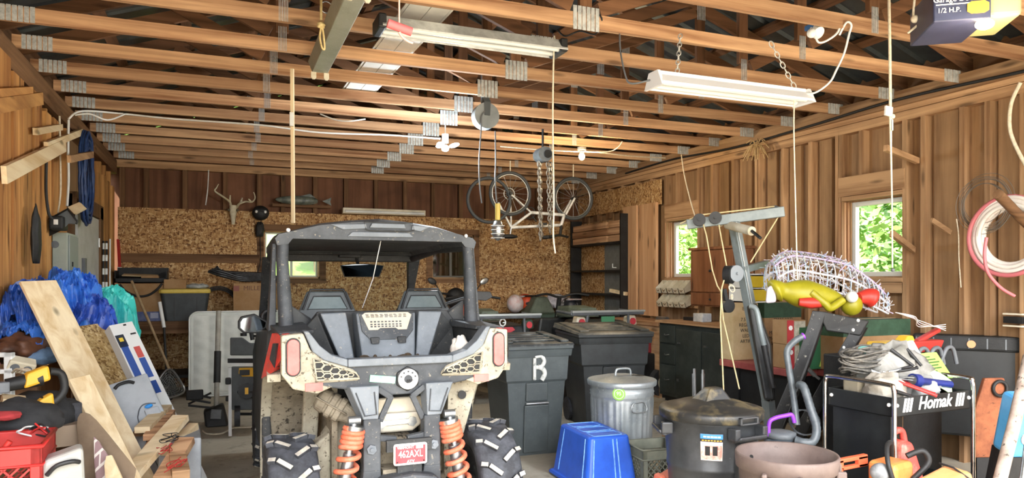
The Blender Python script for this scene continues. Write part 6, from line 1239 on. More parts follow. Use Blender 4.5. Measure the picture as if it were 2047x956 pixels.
# grey case
p=cam(112,925,2.80); t=thing('hard_case','pale grey plastic hard case with a black handle standing beside the red crate','case',(p.x,p.y,.42),(0,0,.2)); HCS=pm('case_grey','a9a9a4',.5,col2='999993',sc=4)
MB().hull([(-.13,-.05,0),(.11,-.05,0),(.11,.07,0),(-.13,.07,0)],[(-.05,-.05,.38),(.09,-.05,.42),(.09,.07,.42),(-.05,.07,.38)]).build('case_shell',HCS,t,bev=.02,seg=3); MB().tube(bez([(-.03,-.055,.33),(.0,-.075,.365),(.05,-.075,.375),(.075,-.055,.365)],4),.009,8).build('case_handle',BLACK,t); l=MB().box((-.07,-.055,.22),(.09,.02,.09)).build('latch',WHITE,t,bev=.008); MB().box((-.07,-.068,.215),(.045,.01,.05)).build('latch_clip',STEEL,l); MB().bx(-.12,.1,-.05,.07,-.42,0).build('case_lower_half',HCS,t)
# reciprocating saw
p=cam(75,800,3.35); t=thing('reciprocating_saw','yellow and black power saw lying on the black bag','power saw',p,(0,0,.5)); YT=pm('tool_yellow','e0a92e',.45)
MB().tube([(-.12,.02,.08),(.02,.0,.10)],[.03,.035],12).build('gear_housing',DBLACK,t); MB().hull([(-.06,-.03,.06),(.05,-.03,.09),(.05,.03,.09),(-.06,.03,.06)],[(-.05,-.028,.13),(.04,-.028,.16),(.04,.028,.16),(-.05,.028,.13)]).build('motor_case',YT,t,bev=.012); MB().tube(bez([(.05,0,.13),(.10,0,.11),(.11,0,.03),(.06,0,-.02),(.01,0,.0)],5),.018,10).build('handle_loop',DBLACK,t); MB().hull([(.0,-.025,-.08),(.07,-.025,-.07),(.07,.025,-.07),(.0,.025,-.08)],[(.0,-.025,.0),(.06,-.025,.03),(.06,.025,.03),(.0,.025,.0)]).build('battery_foot',YT,t,bev=.012); MB().box((-.15,.0,.075),(.07,.05,.05)).build('shoe',GREYP,t,bev=.006)
o=blob('black_duffel','black duffel bag under the yellow power saw','bag',bpy.data.materials['black_fabric'],tuple(cam(70,835,3.5)),(.17,.15,.13),.08,3)
p=cam(28,835,3.1); o=MB().box((0,0,0),(.09,.10,.04),(.1,.2,.3)).build('wood_block',W['freshX'],None,loc=tuple(cam(27,803,3.25))); tag(o,'small orange brown wood block beside the black bag','block')
# white rack at left edge and small parts
t=thing('white_rack','white plastic rack standing at the far left edge','rack',tuple(cam(-5,830,3.9)),(0,0,-.25)); z1=cam(0,705,3.9).z-t.location.z
m=MB(); m.bx(-.28,.08,-.02,.02,z1-.025,z1); m.bx(.04,.08,-.02,.02,-.25,z1); m.bx(-.28,.08,-.02,.02,z1*.33,z1*.33+.05); m.bx(-.28,.08,-.02,.02,z1*.66,z1*.66+.025); m.build('rack_frame',WHITE,t,bev=.004)
for k,z in enumerate((z1*.40,z1*.72)): MB().sph((-.10,.03,z+.03),(.10,.05,.05),12,8).build('stored_cloth',[RED,pm('pinkish_cloth','c0747a',.8)][k] if k==0 else bpy.data.materials['pinkish_cloth'] if 'pinkish_cloth' in bpy.data.materials else pm('pinkish_cloth','c0747a',.8),t)
p=cam(42,730,3.95); t=thing('wall_timer','small dusty white electrical box with sockets beside the white rack','electrical box',p,(.5,.3,.4)); MB().box((0,0,0),(.13,.07,.07)).build('housing',CREAM,t,bev=.008)
for a in(-.03,.03): MB().cyl((a,-.036,0),(a,-.04,0),.022,n=14).build('socket',GREYP,t)
for k in range(3):
    m=MB(); m.tube(bez([cam(25+8*k,745,3.7),cam(35+10*k,738,3.65),cam(60+5*k,745+4*k,3.6),cam(72,755+6*k,3.55)],6),.006,6); tag(m.build('cord_loop',ROPEW,None),['upper','middle','lower'][k]+' loop of white cord behind the yellow power saw','cord')
o=MB().box((0,0,0),(.16,.2,.16)).build('charcoal_box',pm('charcoal_rough','2d2e31',.9,bump=.5,col2='404146',sc=20),None,loc=tuple(cam(118,835,3.6)),rot=(0,0,.4),bev=.01); tag(o,'charcoal grey block between the black bag and the pale boards','block')
o=MB().box((0,0,0),(.14,.12,.10)).build('tan_box',pm('dull_tan','8b7a68',.8),None,loc=tuple(cam(128,868,3.5)),rot=(0,0,.3)); tag(o,'dull tan box beneath the charcoal block','box')
# ================= left wall fittings =================
def wl_pt(x,y,off=.03): return onX(x,y,XL+off)
def wallboard(label,x0,y0,x1,y1,h_,mat=W['freshY'],off=.035,name='nailed_board'):
    a,b=onX(x0,y0,XL+off),onX(x1,y1,XL+off); o=MB().bar(a,b,.03,h_,(1,0,0) if False else (0,0,1)).build(name,mat,None); tag(o,label,'board'); return o
wallboard('golden board nailed level across the studs at the upper left',-10,190,62,184,.075,W['goldY'],.06)
wallboard('golden board just below the upper level one at the left edge',-10,212,82,197,.09,W['goldY'],.07)
wallboard('broad pale board slanting up across the left wall studs',8,350,128,290,.11,W['freshY'],.07)
wallboard('thin pale board above the broad slanting one on the left wall',92,292,162,264,.06,W['freshY'],.065)
wallboard('short pale board high on the left wall near the cable',70,263,122,254,.05,W['freshY'],.06)
wallboard('dark short board holding the blue hose on the left wall',138,318,184,309,.06,W['studY'],.16)
p=wl_pt(167,337,.08); m=MB()
HBL=pm('navy_hose','2c4676',.5,col2='1f3460',sc=20)
for k in range(9): m.tube([(.02*(k%3)+.01*rnd.random(),(.22+.012*(k%4))*cos(a),(.36+.015*(k%4))*sin(a)-.02*k%3) for a in [2*pi*i/30 for i in range(30)]],.013,7,closed=True)
o=m.build('hose_coil',HBL,None,loc=p); tag(o,'coiled navy blue hose hanging high on the left wall','hose')
def run(name,label,cat,pts,r,mat,n=6): 
    m=MB(); m.tube(bez(pts,n),r,6); return tag(m.build(name,mat,None),label,cat)
run('wall_cable','white electrical cable running down the left wall to the panel','cable',[wl_pt(137,240,.07),wl_pt(136,300,.07),wl_pt(137,360,.07),wl_pt(134,412,.07)],.011,WHITE)
run('pale_lath','thin pale cable left of the white one on the left wall','cable',[wl_pt(119,232,.06),wl_pt(120,290,.06),wl_pt(121,380,.06),wl_pt(116,425,.06)],.008,ROPEW)
# electrical panel
p0=onX(97,482,XL+.02); t=thing('breaker_panel','grey green steel breaker panel on the left wall','breaker panel',(XL+.02,7.1,1.42)); EP=pm('panel_grey_green','aab3a8',.5,col2='98a298',sc=4)
MB().bx(0,.11,-.22,.20,-.08,.46).build('cabinet_box',EP,t,bev=.005); d=MB().bx(.11,.122,-.20,.18,-.06,.44).build('panel_door',pm('panel_grey','8e9594',.5),t,bev=.004); MB().box((.125,-.1,.2),(.01,.02,.04)).build('door_latch',DBLACK,d)
for z in(.05,.36): MB().cyl((.02,-.222,z),(.02,-.226,z),.03,n=16).build('knockout',GREYP,t)
p=onX(118,475,XL+.1); t=thing('black_battery_box','small black box with a white label on top of the breaker panel','box',(p.x,p.y-.02,1.885)); MB().box((0,0,.055),(.10,.20,.11)).build('housing',DBLACK,t,bev=.015); MB().box((.0,-.102,.06),(.03,.003,.04)).build('label',WINK,t)
p=cam(118,440,5.75); t=thing('laptop_case','half black half grey clipboard box hanging tilted on the left wall','board',p,(0,0,0)); 
A=cam(78,450,5.9); m=MB(); 
def quadP(pts,z,th): return [cam(x,y,z) for x,y in pts],[cam(x,y,z)+V((-.02,.05,0)) for x,y in pts]
m=MB(); m.hull(*quadP([(77,447),(106,434),(125,460),(98,473)],5.75,.03)); m.build('black_half',DBLACK,t,world=True,bev=.004)
m=MB(); m.hull(*quadP([(106,434),(135,418),(155,443),(152,448),(138,447),(125,460)],5.74,.03)); g=m.build('grey_half',pm('mid_grey_panel','6e7478',.5),t,world=True,bev=.004)
m=MB(); m.tube([cam(*q,5.73) for q in((77,447),(106,434),(135,418),(155,443),(152,448))],.008,6); m.build('dark_edge',DBLACK,t,world=True)
o=cutboard('wood_wedge','short orange brown board poking up behind the tilted box','board',[(135,414),(158,404),(170,416),(148,428)],5.95,W['freshX'],.03)
run('black_strap','black strap hanging down the left wall studs','strap',[wl_pt(93,310,.06),wl_pt(92,380,.06),wl_pt(97,425,.08),wl_pt(104,438,.1)],.012,DBLACK)
o=blob('black_glove','black cloth hanging low on the left wall studs','cloth',DBLACK,tuple(onX(72,477,XL+.1)),(.03,.08,.22),.08,3)
o=MB().box((0,0,0),(.03,.09,.34)).build('switch_plate',GREYP,None,loc=(XL+.12,7.72,1.52)); tag(o,'narrow grey plate mounted between the breaker panel and the door','plate')
# corner things
t=thing('spirit_level','long red spirit level leaning in the back left corner','level',V((-1.19,10.52,.97))); q=V((-1.275,10.82,2.01))-t.location
MB().bar((0,0,0),q,.03,.08,(0,1,0)).build('level_body',RED,t); MB().box(q*.62+V((0,-.03,0)),(.05,.03,.07)).build('vial',WHITE,t)
for k,(x0,x1,lab) in enumerate([(207,206,'dark rod with white rings leaning nearest the door'),(213,212,'second dark rod with white rings from the door'),(220,219,'thin white rod leaning beside the red level')]):
    a,b=cam(x0,482 if k<2 else 478,8.15),cam(x1,780,7.9); t=thing('fishing_rod',lab,'rod',(b.x,b.y,.0)); b=V((b.x,b.y,.01)); MB().cyl(b,a,.012 if k<2 else .008,n=8).build('rod',DBLACK if k<2 else WHITE,t,world=True)
    if k<2:
        for f in(.62,.72,.80,.88,.95): 
            c=b+(a-b)*f; MB().cyl(c,c+(a-b).normalized()*.07,.0135,n=8).build('white_ring',WHITE,t,world=True)
# ================= back left: bench and what stands there =================
t=thing('back_workbench','dark rough workbench along the back wall left of the vehicle','workbench',(.1,10.45,0))
MB().bx(-1.3,1.5,-.38,.42,.905,.955).build('bench_top',W['darkX'],t); MB().bx(-1.3,1.5,-.37,-.33,.80,.905).build('apron',W['darkX'],t)
for x in(-1.25,-.3,.6,1.4): MB().bx(x,x+.09,-.34,-.25,0,.8).build('leg',W['darkZ'],t)
MB().bx(-1.28,1.48,-.30,.40,.22,.26).build('lower_shelf',DBLACK,t)
BZ=.957
def onB(x,y,Y=10.35): 
    p=onY(x,y,Y); return V((p.x,p.y,BZ))
p=onB(280,640,10.3); t=thing('strap_carton','brown cardboard box with a black carrying strap and blue print on the back bench','box',p); MB().box((0,.1,.24),(.56,.34,.48)).build('carton',CARD,t,bev=.005)
MB().box((0,-.072,.06),(.57,.005,.12)).build('blue_print',pm('faded_blue_print','4c5a8c',.8,col2='6f7796',sc=20),t)
for x in(-.09,.17): MB().box((x,-.076,.07),(.09,.004,.07)).build('printed_mark',pm('pale_blue_mark','a8acc0',.8) if 'pale_blue_mark' not in bpy.data.materials else bpy.data.materials['pale_blue_mark'],t)
MB().tube(bez([(-.22,-.085,.47),(-.15,-.09,.38),(-.02,-.095,.32),(.10,-.095,.33),(.20,-.09,.40),(.26,-.085,.48)],5),.014,8).build('strap',DBLACK,t)
p=onB(283,640,10.35); t=thing('open_tray','dark open box with papers sitting on the strapped carton','tray',(p.x,p.y+.1,BZ+.485)); m=MB(); m.bx(-.30,.30,-.17,.17,0,.012);m.bx(-.30,-.288,-.17,.17,0,.16);m.bx(.288,.30,-.17,.17,0,.16);m.bx(-.30,.30,.158,.17,0,.20);m.bx(-.30,.30,-.17,-.158,0,.06); m.build('tray_shell',DBLACK,t); MB().box((-.02,-.03,.10),(.40,.22,.012),(.1,.03,0)).build('paper',CARDL,t); MB().box((.1,-.06,.08),(.2,.18,.03)).build('paper_stack',CARD,t)
p=onB(371,640,10.3); t=thing('black_tote','black storage tote with a yellow lid on the back bench','storage tote',p); MB().loft([rr(0,.48,.34,.04),rr(.36,.58,.40,.05)],sm=False).build('tote_body',pm('tote_charcoal','2b3033',.5,col2='3a4043'),t); MB().loft([rr(.355,.60,.42,.05),rr(.37,.61,.43,.05),rr(.40,.60,.42,.05),rr(.41,.55,.37,.04)],sm=False).build('lid',pm('lid_yellow','dcc259',.5,col2='c9ae48'),t)
for x in(-.12,.14): MB().box((x,-.185,.18),(.01,.02,.32)).build('moulded_rib',BLACK,t)
o=MB().box((0,0,.06),(.26,.2,.12)).build('small_carton',CARD,None,loc=(p.x-.12,p.y+.0,BZ+.412),bev=.003); tag(o,'small taped carton on the yellow lid of the black tote','box')
o=blob('plastic_wrap','crumpled clear plastic wrap on the right end of the yellow lid','plastic',pm('wrap_grey','b5b8b6',.3,col2='7f8482',sc=14),(p.x+.14,p.y-.02,BZ+.44),(.14,.07,.035),.15,5)
p=onB(515,640,10.35); t=thing('printed_carton','wide brown carton with faded lettering on the back bench beside the window','box',p); MB().box((0,.12,.24),(.62,.36,.48)).build('carton',CARD,t,bev=.004); text('MILLENIUM',.085,pm('faded_print','6a4a3e',.8),t,frame((.03,-.062,.41),EX,EZ)); MB().box((-.27,-.062,.41),(.07,.003,.07)).build('printed_logo',pm('faded_red_print','8d5a52',.8),t)
m=MB(); HH=pm('glossy_black_hose','1a1b1c',.3,col2='34353a',sc=30)
for k in range(6): m.tube(bez([(-.42+.02*k,0,.10+.012*k),(-.25,.02*k-.05,.04+.03*(k%3)),(0,.03,-.02+.02*k),(.28,.0,-.01+.015*k),(.50,.02,.0)],5),.02,7)
o=m.build('hose_bundle',HH,None,loc=onY(485,558,10.25)); tag(o,'bundle of glossy black hoses lying over the printed carton','hose')
m=MB()
for k in range(3): m.torus((0,.02*k,0),.22+.02*k,.01,Euler((pi/2,0,.1*k)).to_matrix(),30,6,rad(20),rad(250))
o=m.build('cable_loop',DBLACK,None,loc=onY(436,612,10.4)); tag(o,'black cable loops standing between the black tote and the printed carton','cable')
o=blob('junk_parts','heap of small dark and white parts on the back bench behind the mattress','parts',pm('dark_parts','2d2d2c',.6,col2='a5a5a0',sc=22,lo=.55,hi=.6),tuple(onB(430,640,10.25)+V((0,0,.05))),(.16,.1,.06),.2,6)
# mattress
zM=8.95; a=cam(378,806,zM); b=cam(540,800,zM+.25)
t=thing('mattress','white quilted mattress standing on its edge against the back bench','mattress',(a.x,a.y,0)); ddir=V((1,0,0)); Lm=1.55
def matf(u,v): 
    return (u*Lm,-.012*abs(sin(v*0+u*38))-.008*abs(sin(u*19+v*9)),.03+v*1.05)
MT=pm('mattress_white','dfe2dc',.8,col2='cfd3cd',sc=5)
m=MB(); pr=[(.06+.05*0,.0)]
rrp=[(sx*(Lm/2-.10)+.10*cos(g),sz*(.53-.10)+.10*sin(g)) for sx,sz,q in((1,1,0),(-1,1,90),(-1,-1,180),(1,-1,270)) for g in [rad(q+18*k) for k in range(6)]]
rrp=[(x+Lm/2,z+.55) for x,z in rrp]
m.prism(rrp,(0,0,0),EX,EZ,(0,.20,0)); m.build('mattress_core',MT,t,bev=.03,seg=3)
m=MB(); m.grid(lambda u,v:(.05+u*(Lm-.1),-.004-.022*abs(sin(u*26))*(1 if .03<v<.97 else 0)-.006*sin(v*40+u*30),.07+v*.96),120,30); m.build('quilted_cover',MT,t)
m=MB(); m.tube([(x,0,z) for x,z in rrp],.010,6,closed=True); m.build('piping',WHITE,t)
t.rotation_euler=(-.06,0,0)
# dip net, broom handle, paddle
DN=pm('net_wood_handle','b29a74',.6,col2='94795a',sc=12); a,b=cam(263,562,8.72),cam(338,738,8.5); c=cam(336,778,8.45)
t=thing('landing_net','landing net with a long pale handle leaning on the back bench','landing net',(c.x,c.y,0))
MB().cyl(a,b,.016,n=10).build('handle',DN,t,world=True)
hoop=bez([b]+[cam(x,y,8.42) for x,y in((310,772),(307,788),(318,796),(345,794),(367,784),(364,768))],7,True)
hoop=[V((h.x,h.y,max(h.z,.02))) for h in hoop]
MB().tube(hoop,.012,8,closed=True).build('hoop',STEEL,t,world=True)
cen=sum(hoop,V())/len(hoop); m=MB()
NET=pm('net_grey','8d8f8c',.8)
for k in range(6):
    f=1-.15*k; m.tube([cen+(h-cen)*f+V((0,.03*k,0)) for h in hoop],.0035,4,closed=True)
for h in hoop[::2]: m.tube([h+(cen-h)*.0,cen+(h-cen)*.4+V((0,.12,0)),cen+V((0,.18,0))],.003,4)
m.build('net_mesh',NET,t,world=True)
t=thing('canoe_paddle','paddle with a white shaft and dark blade leaning on the back bench','paddle',cam(330,760,9.2)*1); t.location.z=.0
a,b,c=cam(319,604,8.82),cam(328,655,8.78),cam(334,790,8.7); MB().cyl(a,b,.022,n=12).build('white_shaft',WHITE,t,world=True); MB().cyl(b,V((c.x,c.y,.25)),.014,n=10).build('dark_shaft',DBLACK,t,world=True); m=MB(); m.sph((c.x,c.y,.17),(.10,.02,.17),14,10); m.build('blade',DBLACK,t,world=True)
# trolling motor standing on the floor
a,b=cam(437,622,7.6),cam(432,842,7.35); b.z=.0; t=thing('trolling_motor','electric trolling motor with a grey shaft standing in front of the mattress','trolling motor',(b.x,b.y,0))
def TM(n,fn,mat,**k): m=MB(); fn(m); return m.build(n,mat,t,world=True,**k)
b=V((b.x,b.y,.06)); TM('shaft',lambda m:m.cyl(b,a,.026,n=14),pm('shaft_grey','a39f94',.5,col2='8b877d',sc=8)); TM('black_grip',lambda m:m.cyl(b+(a-b)*.33,b+(a-b)*.62,.034,n=14),DBLACK)
TM('head_unit',lambda m:m.hull([b+V((-.10,-.14,-.055)),b+V((.12,-.14,-.055)),b+V((.12,.08,-.055)),b+V((-.10,.08,-.055))],[b+V((-.12,-.06,.10)),b+V((.07,-.06,.16)),b+V((.07,.08,.16)),b+V((-.12,.08,.10))]),DBLACK,bev=.02); TM('display',lambda m:m.box(b+V((.0,-.12,.07)),(.10,.02,.10),(-.5,.1,0)),GREYP,bev=.006)
for k in range(4): TM('clamp_arm',lambda m:m.bar(b+V((-.05,0,.12+.05*k)),b+V((-.26,-.02+.03*k,.16+.06*(k%3))),.025,.02),DBLACK)
TM('prop_blade',lambda m:m.box(b+V((-.2,0,.26)),(.16,.04,.10)),DBLACK,bev=.01); TM('prop_blade',lambda m:m.box(b+V((.13,.0,.20)),(.08,.04,.05)),DBLACK,bev=.01)
run('extension_cable','pale cord lying across the floor beside the trolling motor','cord',[V((p.x,p.y,.012)) for p in [onZ(x,y,.01) for x,y in((520,855),(470,856),(455,862),(440,868),(415,868),(405,862))]],.008,ROPEW)
# table saw on a stand
SG=pm('saw_body_grey','5d6163',.5,col2='4b4f51',sc=5); c=cam(500,850,6.85); t=thing('table_saw','grey table saw with yellow trim on a wheeled stand left of the vehicle','table saw',(c.x,c.y,0))
def TS(n,fn,mat,par=None,**k): m=MB(); fn(m); return m.build(n,mat,par or t,world=True,**k)
zz=6.8; P2=lambda x,y,z=zz: cam(x,y,z)
TS('upper_housing',lambda m:m.hull([P2(460,675),P2(485,675),P2(500,686),P2(540,686),P2(540,711),P2(460,711)],[P2(460,675,7.2),P2(485,675,7.2),P2(500,686,7.2),P2(540,686,7.2),P2(540,711,7.2),P2(460,711,7.2)]),SG,bev=.01)
TS('table_edge',lambda m:(m.hull([P2(458,713),P2(540,713),P2(540,717),P2(458,717)],[P2(458,713,7.2),P2(540,713,7.2),P2(540,717,7.2),P2(458,717,7.2)]),m.hull([P2(458,726),P2(540,726),P2(540,732),P2(458,732)],[P2(458,726,7.2),P2(540,726,7.2),P2(540,732,7.2),P2(458,732,7.2)])),WHITE)
TS('fence_rail',lambda m:m.hull([P2(455,717),P2(540,717),P2(540,726),P2(455,726)],[P2(455,717,7.2),P2(540,717,7.2),P2(540,726,7.2),P2(455,726,7.2)]),DBLACK)
TS('lower_housing',lambda m:m.hull([P2(463,733),P2(540,733),P2(535,820),P2(463,820)],[P2(463,733,7.2),P2(540,733,7.2),P2(535,820,7.2),P2(463,820,7.2)]),SG,bev=.01)
y_=TS('yellow_panel',lambda m:m.hull([P2(478,736,6.78),P2(540,734,6.78),P2(540,753,6.78),P2(484,753,6.78),P2(477,747,6.78)],[P2(478,736,6.82),P2(540,734,6.82),P2(540,753,6.82),P2(484,753,6.82),P2(477,747,6.82)]),YT); TS('switch',lambda m:m.box(P2(489,745,6.77),(.09,.03,.05)),DBLACK,y_)
w_=TS('crank_wheel',lambda m:(m.cyl(P2(492,782,6.72),P2(492,782,6.78),.075,n=10,sm=False),m.cyl(P2(475,784,6.74),P2(512,784,6.74),.012)),DBLACK); text('DEWALT',.02,YT,w_,frame(CMp:=(WM(t).inverted()@P2(493,783,6.70)),EX,EZ)) if False else TS('yellow_mark',lambda m:m.box(P2(493,782,6.70),(.03,.01,.06)),YT,w_)
TS('side_lever',lambda m:m.box(P2(456,762,6.8),(.05,.06,.06)),DBLACK,bev=.01)
TS('stand_leg',lambda m:m.bar(P2(460,735,6.85),V((P2(460,850,6.85).x,P2(460,850,6.85).y,.0)),.03,.05),WHITE); TS('stand_leg',lambda m:m.bar(P2(530,820,7.1),V((P2(530,850,7.1).x,P2(530,850,7.1).y,.0)),.03,.03),WHITE); TS('wheel',lambda m:m.cyl(P2(473,832,6.8)+V((-.02,0,0)),P2(473,832,6.8)+V((.03,0,0)),.10,n=20),RUBBER); TS('stand_bar',lambda m:m.cyl(P2(470,828,6.9),P2(530,828,6.9),.014),DBLACK); TS('riving_knob',lambda m:(m.cyl(P2(487,672,6.9),P2(487,666,6.9),.03),m.tube([P2(505,680,6.9),P2(502,664,6.9)],.02,8),m.tube([P2(502,672,6.9),P2(540,672,6.9)],.012,6)),DBLACK)
# tall light stand of the table saw is the vehicle's own mirror; brown box low beside it
o=MB().box((0,0,0),(.16,.02,.16)).build('floor_mat',DBLACK,None,loc=(0,0,0)) if False else None
# ================= things hung from the roof and on the back wall =================
# fluorescent strip along the room, no tubes
ST=pm('grey_green_enamel','8f917f',.5,col2='9c9d8d',sc=6,col3='a9aa9c',sc3=50)
t=thing('strip_light','long grey green strip light without tubes, running away from the viewer','strip light',(.66,4.72,2.99))
MB().hull([(-.055,-.98,.0),(.055,-.98,.0),(.055,.62,0),(-.055,.62,0)],[(-.085,-.98,.075),(.085,-.98,.075),(.085,.62,.075),(-.085,.62,.075)]).build('housing',ST,t,bev=.004)
for x in(-.045,.045):
    for y in(.61,-.97): MB().prism([(x-.018,.0),(x+.018,.0),(x+.018,-.04),(x+.009,-.052),(x-.009,-.052),(x-.018,-.04)],(0,y,0),EX,EZ,(0,.012,0)).build('lamp_holder',CREAM,t)
# aluminium double strip across the room
AL=pm('strip_aluminium','d9dcda',.35,.2,col2='aeb1af',sc=8); t=thing('tube_light','two-tube shop light in dull aluminium fixed across the beams','tube light',(1.52,4.40,3.03))
MB().prism([(-.11,.0),(-.05,.075),(.05,.075),(.11,0),(.105,-.005),(.048,.065),(-.048,.065),(-.105,-.005)],(-.62,0,0),(0,1,0),EZ,(1.24,0,0)).build('reflector',AL,t)
for y in(-.05,.05): MB().cyl((-.59,y,.01),(.59,y,.01),.018,n=12).build('lamp_tube',pm('unlit_tube','e6e8e4',.3) if 'unlit_tube' not in bpy.data.materials else bpy.data.materials['unlit_tube'],t)
for x in(-.62,.60): MB().box((x,0,.03),(.05,.2,.09)).build('end_cap',DBLACK,t,bev=.01)
run('pull_string','long white pull cord hanging from the right end of the aluminium light','cord',[cam(1108,72,4.85),cam(1106,145,4.83),cam(1105,250,4.83),cam(1107,400,4.83),cam(1106,470,4.83),cam(1110,507,4.83)],.006,ROPEW)
# white shop light on chains
t=thing('shop_light','white shop light hanging on two chains below the beams on the right','shop light',(3.11,3.83,2.715)); LWH=pm('enamel_white','f4f7fc',.35)
MB().prism([(-.10,.0),(-.045,.055),(.045,.055),(.10,0),(.095,-.012),(.04,.043),(-.04,.043),(-.095,-.012)],(-.60,0,0),(0,1,0),EZ,(1.20,0,0)).build('reflector',LWH,t); MB().bx(-.60,.60,-.03,.03,.05,.085).build('ballast_cover',LWH,t,bev=.004)
for y in(-.045,.045): MB().cyl((-.58,y,.005),(.58,y,.005),.018,n=12).build('lamp_tube',bpy.data.materials['unlit_tube'],t)
for x in(-.61,.60): MB().hull([(x,-.10,-.02),(x+.02,-.10,-.02),(x+.02,.1,-.02),(x,.1,-.02)],[(x,-.05,.08),(x+.02,-.05,.08),(x+.02,.05,.08),(x,.05,.08)]).build('end_cap',LWH,t)
def chain(m,a,b,ln=.05,r=.004,w=.013):
    a,b=V(a),V(b); n=max(2,int((b-a).length/(ln*.78))); d=(b-a).normalized(); s0=d.orthogonal().normalized(); s1=d.cross(s0)
    for k in range(n):
        c=a+(b-a)*((k+.5)/n); s=s0 if k%2 else s1
        m.tube([c+d*(ln/2*cos(q))+s*(w*sin(q)) for q in [2*pi*i/10 for i in range(10)]],r,5,closed=True)
for x,tx in((-.43,-.30),(.53,.36)):
    m=MB(); chain(m,(x,0,.09),(tx,.15 if tx<0 else .05,.40)); m.build('chain',pm('chain_white','cfd0cc',.4,.3) if 'chain_white' not in bpy.data.materials else bpy.data.materials['chain_white'],t)
run('light_string','white pull string dropping from the right end of the shop light','string',[cam(1588,195,4.85),cam(1587,260,4.85),cam(1590,400,4.85),cam(1594,560,4.85)],.005,ROPEW)
run('lamp_cable','white power cord swinging from the beam to the shop light','cord',[cam(1678,70,4.6),cam(1692,45,4.55),cam(1702,50,4.55),cam(1697,70,4.6),cam(1688,105,4.7),cam(1672,140,4.75),cam(1658,165,4.8),cam(1630,185,4.85),cam(1605,187,4.9)],.007,WHITE)
t=thing('ceiling_outlet','white socket with a plug under the beam at the upper right','socket',cam(1632,68,4.6)); MB().box((0,.03,.05),(.07,.07,.03)).build('blue_box',pm('outlet_blue','3d6ea5',.5),t); MB().cyl((0,.02,.03),(0,-.02,-.0),.04,n=16).build('plug_cap',WHITE,t); MB().sph((-.04,0,.0),.03,12,8).build('plug',WHITE,t); m=MB(); m.tube(bez([cam(1630,72,4.58),cam(1637,85,4.58),cam(1655,80,4.58),cam(1676,62,4.58),cam(1681,32,4.58)],6),.007,6); m.build('cord',WHITE,t,world=True)
run('grey_cable','grey cord drooping from the beam to the left end of the shop light','cord',[cam(1230,45,4.75),cam(1238,60,4.7),cam(1240,100,4.6),cam(1250,150,4.5),cam(1262,167,4.45),cam(1300,160,4.4)],.006,GREYP)
run('black_cable','black cord looping at the end of the aluminium light','cord',[cam(1115,60,4.85),cam(1130,72,4.8),cam(1160,62,4.75),cam(1190,68,4.7),cam(1203,40,4.6),cam(1193,25,4.6)],.006,DBLACK)
# red release handle and ropes
RP=pm('salmon_red','e0696a',.5); p=cam(798,55,3.1); t=thing('release_handle','pinkish red plastic pull handle hanging on a cord near the top','pull handle',p); MB().tube([(-.05,0,.012),(.055,0,-.012)],.019,12).build('handle_bar',RP,t); MB().tube([(0,0,.02),(0,-.0,.45)],.004,6).build('cord',pm('pale_pink_cord','e3b9ae',.7),t); MB().tube(bez([(0,0,-.02),(.015,0,-.04),(.04,0,-.055),(.06,0,-.06)],4),.006,6).build('rope_tail',bpy.data.materials['pale_pink_cord'],t)
p=cam(642,40,4.3); t=thing('knotted_rope','yellow white rope with a knot and loop hanging at the upper left','rope',p); MB().tube([(0,0,.0),(0,0,.2)],.008,8).build('rope',ROPEY,t); MB().sph((0,0,-.03),(.025,.02,.02),10,8,fn=lambda v:1+.2*sin(9*v.x+7*v.z)).build('knot',ROPEY,t); MB().tube(bez([(-.0,0,-.04),(-.008,0,-.10),(.005,0,-.165),(.02,0,-.17),(.015,0,-.10),(.008,0,-.05)],5),.006,6).build('loop',ROPEY,t); m=MB(); m.torus((.03,0,.08),.035,.004,Euler((1.57,0,0)).to_matrix(),20,6); m.build('metal_hook',STEEL,t)
# garage door opener
OPN=pm('opener_navy','262a44',.45,col2='303450'); OPG=pm('opener_lens','a39a6c',.5); p=cam(1925,12,3.35); t=thing('door_opener','navy garage door opener box with a glowing lamp at the upper right','door opener',(p.x+.02,p.y+.05,p.z-.06)); t.rotation_euler=(0,0,-.62)
MB().box((0,.1,.07),(.24,.36,.17)).build('motor_box',OPN,t,bev=.006); MB().box((.19,.1,.07),(.14,.30,.14)).build('lamp_cover',OPG,t,bev=.02,seg=3)
text('Garage Door',.034,WINK,t,frame((-.03,-.083,.085),EX,EZ)); text('1/2 H.P.',.031,WINK,t,frame((-.055,-.083,.035),EX,EZ)); MB().bx(-.11,.06,-.0835,-.081,.061,.065).build('printed_line',WINK,t); MB().prism([(a*.045,b*.028) for a,b in((-1,-.6),(-.6,-1),(.6,-1),(1,-.6),(1,.6),(.6,1),(-.6,1),(-1,.6))],(.065,-.082,.04),EX,EZ,(0,-.003,0)).build('yellow_emblem',YT,t)
BULB=pm('glowing_bulb_warm','ffe2a0',.4,emit=14); MB().sph((.10,-.06,-.035),(.04,.03,.025),16,10).build('lamp_bulb',BULB,t)
MB().bx(-.03,.03,.2,.26,.15,.45).build('hanger_strap',STEEL,t)
p=WM(t)@V((.10,-.14,-.16)); light('opener_lamp','POINT',p,OPEN_W,(1,.80,.5),.05)
m=MB(); m.tube(bez([cam(1828,0,3.6),cam(1826,30,3.6),cam(1830,40,3.6),cam(1836,48,3.6),cam(1815,66,3.6)],5),.006,6); m.sph(cam(1829,38,3.6),.02,10,8); tag(m.build('small_rope',ROPEW,None),'short knotted white rope hanging left of the door opener','rope')
